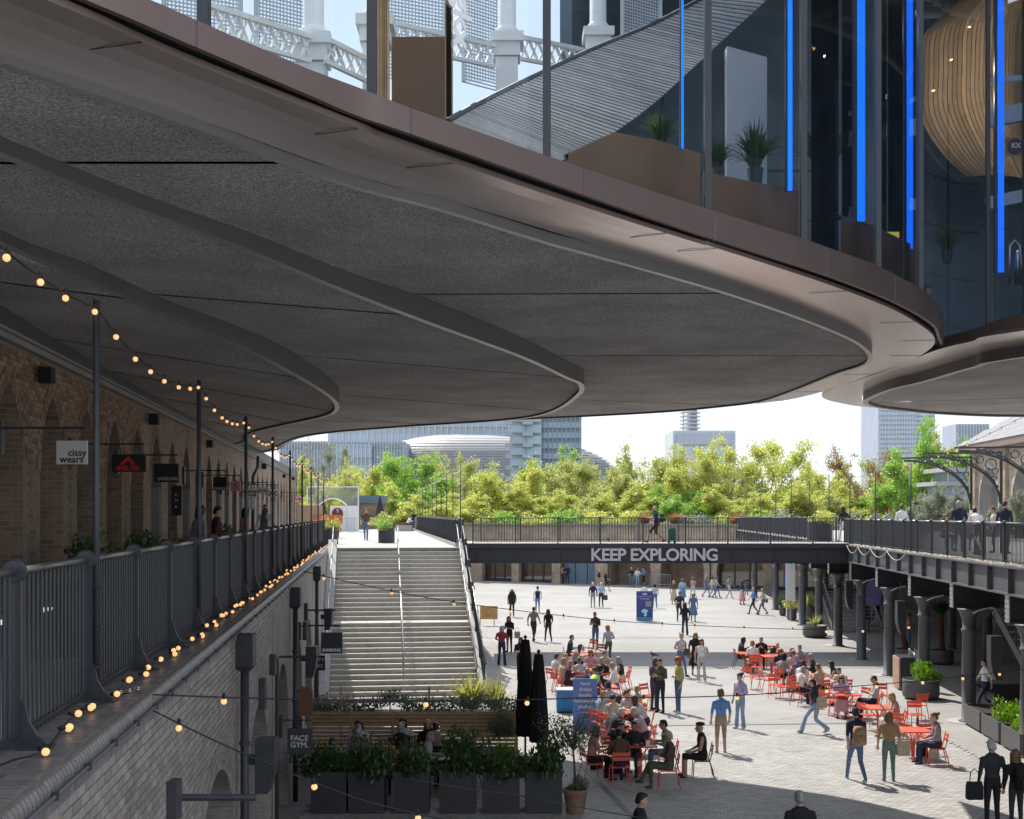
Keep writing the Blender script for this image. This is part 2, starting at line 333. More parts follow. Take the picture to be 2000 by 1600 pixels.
for x, y in spots:
    z = .004+R.uniform(-.0015,.0025)
    if (x, y) in ns: inst(sett_mesh, 'sett', sett_bed, (x, y, z), .22)
    else:
        b_ = [Vector((q[0]*ca-q[1]*sa+x, q[0]*sa+q[1]*ca+y, q[2]+z)) for q in sm.v]
        rest.add(b_, [(4,5,6,7),(0,1,5,4),(1,2,6,5),(2,3,7,6),(3,0,4,7)])
o = rest.obj('sett_field', M['sett1'], sett_bed); o['kind'] = 'stuff'
dr = MB()
for a, b in ((W(1.75,31.2,.028),W(2.75,24.4,.028)),(W(2.2,36.9,.006),W(12.9,37.6,.006)),(W(-2,63.2,.006),W(15,63.2,.006))): dr.bar(a, b, .13, .01)
struct('drain_channel', dr, mat('drain_grating', (.16,.16,.165), .6, var=.3, vs=30))
mh = MB()
for x, y in ((7.6,33.2),(4.4,45.2),(9.5,48.5),(1.2,66),(11.5,29.2)): mh.box((x,y,.027 if y < 36 else .006),(.62,.55,.006),.22)
struct('access_covers', mh, mat('inset_cover', (.31,.30,.285), .7, var=.2, vs=8))
mb = MB()
for x, y, rr in ((15.72,59.5,.62),(15.3,54,.62),(14.9,48.6,.62),(14.0,37.8,.62)): mb.lathe((x,y,.005), [(rr,0),(rr,.012),(rr-.06,.014)], 28)
struct('column_base_rings', mb, M['concrete'])

# ---- west retaining wall, coping, brick by brick
LOW = [(14.45+5.3*i, 1.95, 1.6, 1.75, 'e') for i in range(-1, 6)]
wall = thing('retaining_wall', 'long grey brick retaining wall with arches under the west walkway', 'wall', tuple(L(20,.4,0)))
mb = MB(); arch_face(mb, L, 22.6, 51.8, 0, DZ-.17, [o for o in LOW if o[0] > 23], .40); mb.obj('wall_face', M['bw_low'], wall, uv=uvL)
mb = MB(); arch_face(mb, L, 2, 22.6, 0, DZ-.17, [o for o in LOW if o[0] < 23], .392); mb.obj('mortar_bed', M['mortar'], wall)
for op in LOW:
    mb = MB(); reveal(mb, L, op, 0, .40, -.5); mb.obj('arch_reveal', M['bw_low'], wall, uv=uvL)
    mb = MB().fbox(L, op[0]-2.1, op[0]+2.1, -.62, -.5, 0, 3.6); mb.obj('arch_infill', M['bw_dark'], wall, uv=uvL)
for op in LOW[1:6]:      # glazed door and window frames in the arches
    mb = MB()
    for x in (-1.75,-.6,.6,1.75): mb.fbox(L, op[0]+x-.04, op[0]+x+.04, -.46, -.38, 0, arch_z(op, x)-.02)
    mb.fbox(L, op[0]-1.8, op[0]+1.8, -.46, -.38, 1.9, 1.98); mb.obj('shopfront_frame', M['iron'], wall)
bm_ = MB().hexa([W(0,0,0),W(.215,0,0),W(.215,.012,0),W(0,.012,0),W(0,0,.065),W(.215,0,.065),W(.215,.012,.065),W(0,.012,.065)])
ROT = math.atan2(LT.y, LT.x)
brick_mesh = MB().hexa([L(0,0,0)-L(0,0,0),L(.213,0,0)-L(0,0,0),L(.213,.014,0)-L(0,0,0),L(0,.014,0)-L(0,0,0),L(0,0,.064)-L(0,0,0),L(.213,0,.064)-L(0,0,0),L(.213,.014,.064)-L(0,0,0),L(0,.014,.064)-L(0,0,0)]).mesh('brick', M['brick'])
def lay(t0, t1, z0, z1, ops, n, bl=.225, bh=.075, keep=None):
    out_ = []; j = 0; z = z0
    while z+bh <= z1+1e-6:
        t = t0+(j % 2)*bl/2
        while t+bl <= t1:
            c = (t+bl/2, z+bh/2)
            if not any(in_arch(o, c[0]+dx, c[1]-.03, .3 if keep is None else keep) for o in ops for dx in (-bl/2, 0, bl/2)): out_.append((t, z))
            t += bl
        z += bh; j += 1
    return out_
bl = [(t, z) for t, z in lay(5.5, 22.5, .3, DZ-.19, LOW, .392) if z > 6.3-.2487*t*.995]
bl.sort(key=lambda q: q[0]-q[1]*.4); indiv = [q for q in bl if q[0] > 7][:290]; si = set(indiv); rest = MB()
for t, z in bl:
    if (t, z) in si: inst(brick_mesh, 'brick', wall, rel(L(t,.392,z), wall))
    else:
        p = [L(t,.392,z),L(t+.213,.392,z),L(t+.213,.406,z),L(t,.406,z)]; q = [x+Vector((0,0,.064)) for x in p]
        rest.add(p+q, [(4,5,6,7),(1,2,6,5),(2,3,7,6),(3,0,4,7),(3,2,1,0)])
o = rest.obj('brickwork', M['brick'], wall); o['kind'] = 'stuff'
rest = MB()              # arch rings: three rows of wedge bricks, laid on edge
for op in LOW[:3]:
    for row in range(3):
        r0, r1 = .01+row*.1, .10+row*.1; num = 64
        for i in range(num):
            a0, a1 = math.pi*i/num, math.pi*(i+.86)/num
            pt = lambda a, r_: L(op[0]-(op[1]+r_)*math.cos(a), .392, op[2]+(op[3]+r_)*math.sin(a))
            p = [pt(a0,r0),pt(a1,r0),pt(a1,r1),pt(a0,r1)]
            rest.add([x for x in p]+[x+LN*.014 for x in p], [(4,5,6,7),(0,1,5,4),(1,2,6,5),(2,3,7,6),(3,0,4,7)])
o = rest.obj('arch_ring_brickwork', M['brick'], wall); o['kind'] = 'stuff'
cop = thing('wall_coping', 'rounded brick coping along the foot of the iron railing', 'coping', tuple(L(10,.2,DZ)))
CZ = 4.943
mb = MB().fbox(L, 2, 51.9, -.12, .40, CZ-.165, CZ-.006); mb.obj('mortar_bed', mat('grey_mortar', (.17,.15,.125), .9, var=.2), cop)
prof = [(.175,-.215),(.425,-.215),(.43,-.075)]+[(.345+.085*math.cos(a), -.085+.085*math.sin(a)) for a in (.35,.75,1.15,1.5708)]+[(.175,0)]
def cbrick(t, wd=.066): return ([L(t,n,CZ+z) for n, z in prof], [L(t+wd,n,CZ+z) for n, z in prof])
a, b = cbrick(0); o0 = L(0,0,0)
cb_mesh = MB().loft([[p-o0 for p in a],[p-o0 for p in b]]).mesh('coping_brick', M['brick_cap'])
n_ = 0; rest = MB(); t = 4.6
while t < 51.8:
    if n_ < 290 and t > 6.2: inst(cb_mesh, 'coping_brick', cop, rel(L(t,0,0), cop)+Vector((0,0,R.uniform(-.0015,.0015)))); n_ += 1
    else: a, b = cbrick(t); rest.loft([a, b])
    if t < 30: rest.fbox(L, t, t+.066, -.11, .165, CZ-.02, CZ+R.uniform(-.001,.002))
    t += .0765
o = rest.obj('coping_row', M['brick_cap'], cop); o['kind'] = 'stuff'
mb = MB().tube([L(3,.45,CZ-.115), L(40.5,.45,CZ-.115)], .012, 8)
cond = thing('conduit_pipe', 'thin galvanised conduit running just under the brick coping', 'pipe', tuple(L(10,.45,CZ)))
mb.obj('tube', M['iron_mid'], cond, True)
cl = MB()
for i in range(44): cl.fbox(L, 5.2+i*.8, 5.23+i*.8, .425, .47, CZ-.135, CZ-.09)
o = cl.obj('clip_row', M['iron'], cond); o['kind'] = 'stuff'

# ---- walkway decks
mb = MB().fbox(L, -6, 51.65, -2.55, -.12, DZ-.35, DZ); mb.fbox(L, 51.65, 140, -2.55, 6.1, DZ-.4, DZ)
struct('upper_walkway', mb, M['deck'])
mb = MB().fbox(L, 51.9, 140, .3, 6.0, 0, DZ-.41); struct('walkway_substructure', mb, M['bw_low'], uv=uvL)
mb = MB().fbox(L, 52.6, 108, 5.78, 6.2, DZ, DZ+.14); struct('walkway_kerb', mb, M['concrete'])

# ---- upper arcade on the west walkway
AF = -2.5
APX = [16.4+2.215*i for i in range(-4, 28)]
UP = [(t, .66, 7.0, 1.12, 'p') for t in APX]
arc = thing('brick_arcade', 'shaded brick arcade of pointed arches along the west walkway', 'building', tuple(L(30,AF,DZ)))
T0, T1 = 5.0, 78.0
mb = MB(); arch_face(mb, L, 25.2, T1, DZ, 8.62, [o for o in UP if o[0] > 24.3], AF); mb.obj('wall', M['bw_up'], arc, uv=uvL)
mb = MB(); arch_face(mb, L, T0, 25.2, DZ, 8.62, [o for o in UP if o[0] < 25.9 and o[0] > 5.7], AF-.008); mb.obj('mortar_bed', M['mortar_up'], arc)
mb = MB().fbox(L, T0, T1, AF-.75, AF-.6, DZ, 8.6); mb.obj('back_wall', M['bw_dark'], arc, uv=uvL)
mb = MB().fbox(L, T0, T1+14, AF-9, AF-.76, DZ, 9.3); mb.obj('sun_block_mass', M['bw_dark'], arc, uv=uvL)  # unseen volume behind the arcade, put in to block the sun
for i, op in enumerate(UP):
    if op[0] < 6: continue
    mb = MB(); reveal(mb, L, op, DZ, AF, AF-.6); mb.obj('arch_reveal', M['bw_up'], arc, uv=uvL)
    if i % 3 != 1 and op[0] > 27:
        mb = MB().fbox(L, op[0]+.55, op[0]+.655, AF-.55, AF-.02, DZ, 7.0); mb.obj('painted_jamb', M['pale'], arc)
    fr = MB()
    if i % 2 == 0:
        for x in (-.6, .0, .6): fr.fbox(L, op[0]+x-.03, op[0]+x+.03, AF-.5, AF-.42, DZ, arch_z(op, x)-.02)
        fr.fbox(L, op[0]-.62, op[0]+.62, AF-.5, AF-.42, 7.0, 7.06); fr.obj('shopfront_frame', M['iron'], arc)
        MB().fbox(L, op[0]-.6, op[0]+.6, AF-.47, AF-.46, DZ, 7.0).obj('shop_window', M['glass_dim'], arc)
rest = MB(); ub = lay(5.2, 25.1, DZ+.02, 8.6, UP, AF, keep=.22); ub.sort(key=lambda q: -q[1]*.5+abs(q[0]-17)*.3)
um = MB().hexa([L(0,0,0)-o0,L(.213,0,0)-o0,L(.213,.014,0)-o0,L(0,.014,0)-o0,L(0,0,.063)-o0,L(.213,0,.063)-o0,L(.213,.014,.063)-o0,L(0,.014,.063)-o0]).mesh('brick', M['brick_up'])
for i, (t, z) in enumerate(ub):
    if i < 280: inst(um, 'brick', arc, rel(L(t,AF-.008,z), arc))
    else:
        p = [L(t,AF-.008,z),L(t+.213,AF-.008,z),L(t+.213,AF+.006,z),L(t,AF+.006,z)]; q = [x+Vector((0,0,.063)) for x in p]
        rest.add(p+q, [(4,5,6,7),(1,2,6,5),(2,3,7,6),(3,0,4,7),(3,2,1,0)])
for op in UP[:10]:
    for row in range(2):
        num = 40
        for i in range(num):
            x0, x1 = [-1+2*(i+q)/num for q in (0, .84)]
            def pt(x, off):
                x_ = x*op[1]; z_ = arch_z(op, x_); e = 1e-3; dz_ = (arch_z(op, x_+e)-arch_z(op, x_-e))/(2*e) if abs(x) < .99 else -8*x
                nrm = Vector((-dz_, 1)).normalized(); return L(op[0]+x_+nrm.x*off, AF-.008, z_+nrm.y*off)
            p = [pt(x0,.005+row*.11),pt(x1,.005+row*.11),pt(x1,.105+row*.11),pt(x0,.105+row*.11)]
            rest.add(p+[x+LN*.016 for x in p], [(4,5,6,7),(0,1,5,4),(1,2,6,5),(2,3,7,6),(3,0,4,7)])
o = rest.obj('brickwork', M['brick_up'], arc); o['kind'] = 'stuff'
mb = MB().fbox(L, T0, T1, AF-.1, AF+.10, 8.62, 8.70); mb.fbox(L, T0, T1, AF-.1, AF+.16, 8.70, 8.74); mb.obj('cornice', M['pale'], arc)
mb = MB().fbox(L, T0, T1, AF-.3, AF+.12, 8.745, 9.0); mb.obj('roof_edge', M['iron_mid'], arc)

# ---- stone stairs from the yard up to the walkway
st = thing('stone_staircase', 'broad stone staircase with steel handrails climbing to the upper walkway', 'staircase', tuple(L(41.6,3.3,0)))
NL, NR = .78, 5.86; RISE = DZ/32; tf = lambda k: 41.6+k*.30+(.75 if k >= 15 else 0)
for k in range(32):
    z1 = (k+1)*RISE; d1 = tf(k+1)+.06 if k < 31 else tf(k)+.4
    cuts = [NL]+[NL+1.27*j+(.4 if k % 2 else 0)+R.uniform(-.05,.05) for j in (1,2,3)]+[NR]
    for j in range(4):
        mb = MB().fbox(L, tf(k), d1, cuts[j]+.003, cuts[j+1]-.003, z1-RISE-.02, z1-.004); mb.obj('step_block', M['step'], st)
    MB().fbox(L, tf(k)-.012, tf(k)+.06, NL, NR, z1-.028, z1).obj('nosing', M['nosing'], st)
def slope_z(t): return max(0, min(DZ, DZ*(t-41.3)/(51.65-41.3)))
for nm, n0, n1 in (('side_kerb',.42,.77),('side_kerb',5.87,6.16)):
    ts = [41.2, 46.2, 46.95, 51.7]; zs = [0.0, 15*RISE, 15*RISE, DZ]
    mb = MB()
    for i in range(3):
        a, b = ts[i], ts[i+1]
        mb.hexa([L(a,n0,0),L(b,n0,0),L(b,n1,0),L(a,n1,0),L(a,n0,zs[i]+.35),L(b,n0,zs[i+1]+.35),L(b,n1,zs[i+1]+.35),L(a,n1,zs[i]+.35)])
    mb.obj(nm, M['concrete'], st)
def rail_path(n, h, e=.3):
    return [L(41.6,n,RISE+h), L(46.1,n,15.5*RISE+h), L(46.85,n,16*RISE+h), L(51.7,n,DZ+h), L(52.1,n,DZ+h)]
for n in (.62, 3.3, 5.80):
    for h, r_ in ((.95,.024),(.66,.018)) if n == 3.3 else ((.95,.024),):
        MB().tube(rail_path(n, h), r_, 8).obj('handrail', M['steel'], st, True)
    for p in range(9):
        t = 41.9+p*1.21; MB().tube([L(t,n,slope_z(t)-.1), L(t,n,slope_z(t)+1.0)], .018, 6).obj('handrail_post', M['steel'], st)
sr = thing('stair_balustrade', 'black sloping balustrade with round collars beside the stone stairs', 'railing', tuple(L(41.6,6.0,0)))
MB().tube([L(41.2,6.03,1.35), L(46.1,6.03,15.5*RISE+1.15), L(46.85,6.03,16*RISE+1.2), L(51.9,6.03,DZ+1.15)], .03, 8).obj('top_rail', M['rail'], sr, True)
for p in range(7):
    t = 41.6+p*1.65; z = slope_z(t)+.3
    mb = MB().fbox(L, t-.03, t+.03, 5.99, 6.07, z-.2, z+.95); mb.ball(L(t,6.03,z+.93), .065, 10)
    mb.hexa([L(t-.02,6.07,z-.2),L(t+.02,6.07,z-.2),L(t+.02,6.28,z-.2),L(t-.02,6.28,z-.2),L(t-.02,6.07,z+.35),L(t+.02,6.07,z+.35),L(t+.02,6.09,z+.35),L(t-.02,6.09,z+.35)])
    mb.obj('post', M['iron'], sr)
mb = MB()
for p in range(92):
    t = 41.6+p*.11; mb.bar(L(t,6.03,slope_z(t)+.28), L(t,6.03,slope_z(t)+1.16), .012)
o = mb.obj('baluster_row', M['iron'], sr); o['kind'] = 'stuff'
# ================================================================ ROOFS
ZB, ZC, ZD = 9.2, 8.95, 8.72
def unp(px, z): return [at(u, v, z) for u, v in px]
def ramp(tab, u):
    if u <= tab[0][0]: return tab[0][1]
    for (a, x), (b, y) in zip(tab[:-1], tab[1:]):
        if u <= b: return x+(y-x)*(u-a)/(b-a)
    return tab[-1][1]
def edge_curve(pre, px, post, z, per=7, tab=None):
    zf = (lambda u, i: ramp(tab, u) if i < len(px)*.62 else z) if tab else (lambda u, i: z)
    return smooth_path([W(x,y,zf(-99,0)) for x, y in pre]+[at(u, v, zf(u, i)) for i, (u, v) in enumerate(px)]+[W(x,y,z) for x, y in post], per)
B_out = edge_curve([(-6.2,2.2),(-5.2,4.0),(-4.2,6.0)], [(0,121),(350,240),(680,360),(860,408),(1072,474),(1160,498),(1400,566),(1550,616),(1655,658),(1694,682),(1703,700),(1688,715),(1640,730),(1580,754),(1532,772),(1481,787),(1400,797),(1300,806),(1139,815),(950,823.5),(775,834),(600,851),(545,878)], [(-11.6,57)], ZB)
C_out = edge_curve([(-6.2,3.6),(-5.4,5.2),(-4.4,7.2)], [(0,296),(262,403),(500,493),(675,566),(850,633),(1025,697.5),(1112,738),(1133,746.5),(1141,755),(1135,771),(1095,799),(1042,815),(955,824.5),(775,836),(600,853)], [(-9.6,49.5),(-11,53)], ZC, tab=[(0,9.13),(350,9.11),(500,9.07),(700,9.02),(850,8.95)])
D_out = edge_curve([(-6.4,6),(-5.5,7.2),(-4.9,8.6)], [(0,470),(175,547),(350,624),(500,689),(605,746),(650,776),(663,794),(654,808),(622,818),(560,831),(507,843),(486,852)], [(-8.75,40.3),(-9.9,42.5)], ZD, tab=[(0,9.03),(336,8.89),(500,8.77),(600,8.72)])
def inset(path, d):
    o = []
    for i, p in enumerate(path):
        q = path[min(i+1,len(path)-1)]-path[max(i-1,0)]; q.z = 0; q.normalize(); o.append(p+Vector((-q.y, q.x, 0))*d)
    return o
def area2(poly): return sum(poly[i].x*poly[(i+1)%len(poly)].y-poly[(i+1)%len(poly)].x*poly[i].y for i in range(len(poly)))
def clip(poly, p, nrm):
    o = []
    for i in range(len(poly)):
        a, b = poly[i], poly[(i+1) % len(poly)]; da, db = (a-p).dot(nrm), (b-p).dot(nrm)
        if da >= 0: o.append(a)
        if (da >= 0) != (db >= 0): o.append(a+(b-a)*(da/(da-db)))
    return o
def tess(poly):
    from mathutils.geometry import tessellate_polygon
    return tessellate_polygon([poly])
def flat(mb, poly, z=None, m=0):
    p = [W(q.x,q.y,q.z if z is None else z) for q in poly]; mb.add(p, [tuple(t) for t in tess(p)], m)
def split_lines(poly, lines, gap=.035):
    pieces = [poly]
    for a, b in lines:
        d = (b-a); d.z = 0; d.normalize(); nrm = Vector((-d.y, d.x, 0)); nxt = []
        for pc in pieces:
            for s in (1,-1):
                c = clip(pc, a+nrm*s*gap, nrm*s)
                if len(c) > 2 and abs(area2(c)) > .05: nxt.append(c)
        pieces = nxt
    return pieces
def terrace(root, out, zl, zp, zt, lip, joints):
    "one terrace of the soffit: outer upstand, pale lip, recessed panels"
    if area2(out) < 0: pass
    inn = inset(out, lip)
    mb = MB(); mb.strip([p for p in out], [W(p.x,p.y,zt(p) if callable(zt) else zt) for p in out]); mb.obj('edge_band', M['band'], root, True)
    mb = MB(); mb.strip(out, inn); mb.obj('edge_lip', M['ring'], root)
    rec = zp-zl; up = [W(p.x,p.y,p.z+rec+.03) for p in inn]; mb = MB(); mb.strip(inn, up); mb.obj('edge_return', M['iron_mid'], root, True)
    poly = [W(p.x,p.y,p.z+rec) for p in inn]
    mb = MB(); flat(mb, [W(p.x,p.y,p.z+.2) for p in poly]); mb.obj('panel_backing', M['gap'], root)
    lines = [(at(*a, zp), at(*b, zp)) for a, b in joints]
    for pc in split_lines(poly, lines):
        mb = MB(); flat(mb, pc); mb.obj('soffit_panel', M['soffit'], root)
rw = thing('hovering_roof', 'huge dark curved roof hovering over the yard with stepped soffit rings', 'roof', (0,20,9.2))
bt_z = lambda p: ZB+.055+.15*min(1, max(0, (p.y-7)/15))
terrace(rw, B_out, ZB, ZB+.05, bt_z, .075, [((155,318),(510,318)),((820,575),(1380,573)),((1120,695),(1690,695)),((1125,781),(1300,787))])
terrace(rw, C_out, ZC, ZC+.05, 9.32, .105, [((0,362),(100,365)),((345,590),(800,617)),((625,705),(1110,738)),((650,775),(1060,802)),((660,818),(810,828)),((500,470),(700,480))][:5])
terrace(rw, D_out, ZD, ZD+.05, lambda p: p.z+.34, .10, [((0,590),(310,622)),((60,680),(575,738)),((200,740),(640,803)),((300,785),(590,830)),((400,826),(520,845))])
# bronze soffit and fascia of the glazed storey
ZF = 9.42
lipA_px = [(91,0),(364,119),(700,250),(780,282),(1120,398),(1360,474),(1400,485),(1601,550),(1736,601),(1805,640),(1826,664),(1811,686),(1760,712),(1679,740),(1607,765),(1545,780),(1500,786),(1478,789)]
lipA = smooth_path([W(-6.2,.5,ZF),W(-4.9,3.2,ZF),W(-3.9,5.6,ZF)]+unp(lipA_px, ZF), 6)
tb_px = [(0,101),(350,224),(600,310),(700,340),(880,392),(1160,476),(1400,541),(1550,580),(1640,622),(1688,652),(1707,679),(1703,700),(1688,715),(1640,730),(1580,754),(1540,770)]
ZT = ZB+.2
lb_px = [(0,121),(350,240),(600,331),(700,366),(880,414),(1160,498),(1400,566),(1550,616),(1640,652),(1688,678),(1703,700),(1697,708),(1688,715),(1640,730),(1580,754),(1540,769),(1500,782),(1476,788)]
topB = smooth_path([W(-6.2,2.2,ZB),W(-5.2,4,ZB),W(-4.2,6,ZB)]+[at(u, v, ZB) for u, v in lb_px], 6)
topB = [W(p.x,p.y,bt_z(p)) for p in topB]
n = min(len(lipA), len(topB))
rows = [[] for _ in range(9)]
for a, b in zip(lipA[:n], topB[:n]):
    for r_, (s, dz) in enumerate(((0,0),(.3,.001),(.55,.001),(.78,.001),(.88,-.004),(.93,-.02),(.965,-.06),(.99,-.13),(1,-.2))): rows[r_].append(W(a.x+(b.x-a.x)*s, a.y+(b.y-a.y)*s, ZF+(b.z-ZF)*s**1.6))
cuts = list(range(6, n-1, 8)); cuts = [0]+cuts+[n-1]
for a, b in zip(cuts[:-1], cuts[1:]):
    mb = MB()
    for r_ in range(8): mb.strip(rows[r_][a:b+1], rows[r_+1][a:b+1])
    # tiny joint between panels: pull the two ends apart
    mb.obj('bronze_soffit_panel', M['brown'], rw, True)
for c_ in cuts[2:-2]:
    P0 = lipA[c_]; Q0 = min((q for q in topB if abs(q.x-P0.x) < 3), key=lambda q: abs(q.y-P0.y)+(.0 if q.x < P0.x else 9))
    dn = Vector((0,0,-.004)); mb = MB().bar(P0+dn, P0.lerp(Q0,.5)+dn+Vector((0,0,(Q0.z-P0.z)*(.33-.5))), .007, .004); mb.obj('soffit_joint', M['gap'], rw)
fb_px = [(168,0),(385,93),(600,184),(700,227),(804,262),(1140,380),(1400,470),(1616,538),(1748,590),(1820,631),(1835,655)]
ft_px = [(297,0),(381,38),(600,134),(700,171),(804,212),(1084,310),(1356,400),(1400,413),(1577,469),(1712,517),(1799,563),(1832,592)]
ZFB = 9.48
front = [W(-6.0,.9,ZFB),W(-4.7,3.4,ZFB),W(-3.6,5.9,ZFB)]+unp(fb_px, ZFB)+[W(8.25,23.6,ZFB),W(8.3,25.5,ZFB)]
Fb = smooth_path(front, 6)
def top_z(p):
    u = HU+FOC*p.x/p.y if p.y > 2 else 297
    q = sorted(ft_px); u = max(q[0][0], min(q[-1][0], u))
    for (u0,v0),(u1,v1) in zip(q[:-1], q[1:]):
        if u0 <= u <= u1: v = v0+(v1-v0)*(u-u0)/(u1-u0); break
    return max(ZFB+.15, min(ZFB+.55, CAMZ-(v-HV)/FOC*p.y)) if p.y > 7 else ZFB+.2
Ft = [W(p.x,p.y,top_z(p)) for p in Fb]
mb = MB(); mb.strip(lipA[:len(Fb)] if 0 else [W(p.x,p.y,ZF) for p in lipA], [W(p.x,p.y,ZF+.05) for p in lipA]); mb.obj('fascia_lip', M['brown_f'], rw, True)
li = inset([W(p.x,p.y,ZF+.05) for p in lipA], .12); mb = MB(); mb.strip([W(p.x,p.y,ZF+.05) for p in lipA], li); mb.strip(li, [W(p.x,p.y,ZF+.3) for p in li]); mb.obj('shadow_recess', M['brown_f'], rw, True)
fj = [3*6]+[3*6+6*k for k in (1,3,4.5,5.9,7.05,8.1,9.2)]
idx = [0]+[int(round(x)) for x in (10,18+6,18+6*4,18+6*5,18+6*6,18+6*7,18+6*8)]+[len(Fb)-1]
for a, b in zip(idx[:-1], idx[1:]):
    mb = MB(); f0 = Fb[a:b+1]; f1 = Ft[a:b+1]; mb.strip(f0, f1); mb.strip(f1, inset(f1, .14)); mb.strip(inset(f0, .05), f0)
    mb.obj('fascia_panel', M['brown_f'], rw, True)
    mb = MB().bar(Fb[b]+Vector((0,-.004,0)), Ft[b]+Vector((0,-.004,0)), .007, .007); mb.obj('fascia_joint', M['iron_mid'], rw)
# floor of the glazed storey; unseen slab and upstand added to stop light
fl = [W(p.x,p.y,ZFB) for p in inset(Fb, .1)]+[W(8.2,27,ZFB),W(7.6,31,ZFB),W(5.4,32.6,ZFB),W(2,35.7,ZFB),W(-3.7,39.8,ZFB),W(-7.4,44,ZFB),W(-11,56,ZFB),W(-14,56,ZFB),W(-9,.5,ZFB)]
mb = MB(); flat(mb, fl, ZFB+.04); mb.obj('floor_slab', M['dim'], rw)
back = B_out[20*7-60:]
mb = MB(); bk = [p for p in B_out if p.y > 25]; mb.strip([W(p.x,p.y,ZB+.2) for p in bk], [W(p.x,p.y,10.4) for p in bk]); mb.obj('rear_light_stop', M['brown_f'], rw, True)  # hidden upstand that keeps light from leaking in above the soffit
mb = MB(); rp_ = [W(1.5,18.5,0),W(3.2,15.4,0),W(5.5,17.6,0),W(9.0,21.5,0),W(9.6,31,0),W(2,37,0)]
flat(mb, rp_, 19.2); mb.obj('shading_roof_slab', M['slate'], rw)  # unseen slab, cut to keep sun off only part of the interior
# east roof
re = thing('east_roof', 'curved east roof with bronze edge reaching towards the larger roof', 'roof', (14,24,9.2))
Bo = edge_curve([(28,15),(19,14.5),(12.5,15.8)], [(2000,697),(1895,718),(1802,745),(1739,760),(1700,775),(1686,784),(1690,791),(1712,797),(1760,803),(1820,809),(1919,814),(2000,815)], [(20,36),(30,38)], ZB)
Bo = [p for p in reversed(Bo)]
terrace(re, Bo, ZB, ZB+.07, ZB+.22, .13, [((1705,787),(2000,777)),((1850,805),(2000,803))])
lp = smooth_path([W(30,12,ZF),W(20,12.6,ZF),W(12.6,14.6,ZF)]+unp([(2000,646),(1898,667),(1820,687),(1730,724),(1640,754),(1610,768),(1606,776),(1625,784),(1670,793),(1700,796)], ZF), 6)
tb = smooth_path([W(30,15,ZT),W(19,14.5,ZT),W(12.5,15.8,ZT)]+unp([(2000,677),(1880,712),(1799,733),(1735,750),(1700,760),(1686,770),(1684,779),(1688,788),(1705,794),(1720,797)], ZT), 6)
rows = [[] for _ in range(9)]
for a, b in zip(lp, tb):
    for r_, (s, dz) in enumerate(((0,0),(.3,.001),(.55,.001),(.78,.001),(.88,-.004),(.93,-.02),(.965,-.06),(.99,-.13),(1,-.2))): rows[r_].append(W(a.x+(b.x-a.x)*s, a.y+(b.y-a.y)*s, ZF+(ZB+.2-ZF)*s**1.6))
cc = list(range(0, len(lp)-1, 9))+[len(lp)-1]
for a, b in zip(cc[:-1], cc[1:]):
    mb = MB()
    for r_ in range(8): mb.strip(rows[r_+1][a:b+1], rows[r_][a:b+1])
    mb.obj('bronze_soffit_panel', M['brown'], re, True)
fe = [p for p in lp if p.y > 11]
mb = MB(); mb.strip([W(p.x,p.y,ZF) for p in lp], [W(p.x,p.y,ZF+.06) for p in lp]); mb.obj('fascia_lip', M['brown_f'], re, True)
ef = smooth_path([W(30,11.8,ZFB),W(20,12.4,ZFB),W(12.5,14.4,ZFB),W(9.15,21,ZFB),W(8.75,23.3,ZFB),W(8.45,25.5,ZFB),W(8.5,28,ZFB),W(9,31.5,ZFB),W(12,34,ZFB),W(20,36,ZFB)], 6)
mb = MB(); mb.strip(ef, [W(p.x,p.y,ZFB+.42) for p in ef]); mb.obj('fascia', M['brown_f'], re, True)
mb = MB(); flat(mb, [W(p.x,p.y,0) for p in ef]+[W(30,36,0)], ZFB+.05); mb.obj('floor_slab', M['dim'], re)
mb = MB(); flat(mb, [W(34,9,0),W(18,9,0),W(9.2,21,0),W(9.2,31,0),W(18,37,0),W(34,38,0)], 19.2); mb.obj('shading_roof_slab', M['slate'], re)  # unseen slab added to keep the east interior dark
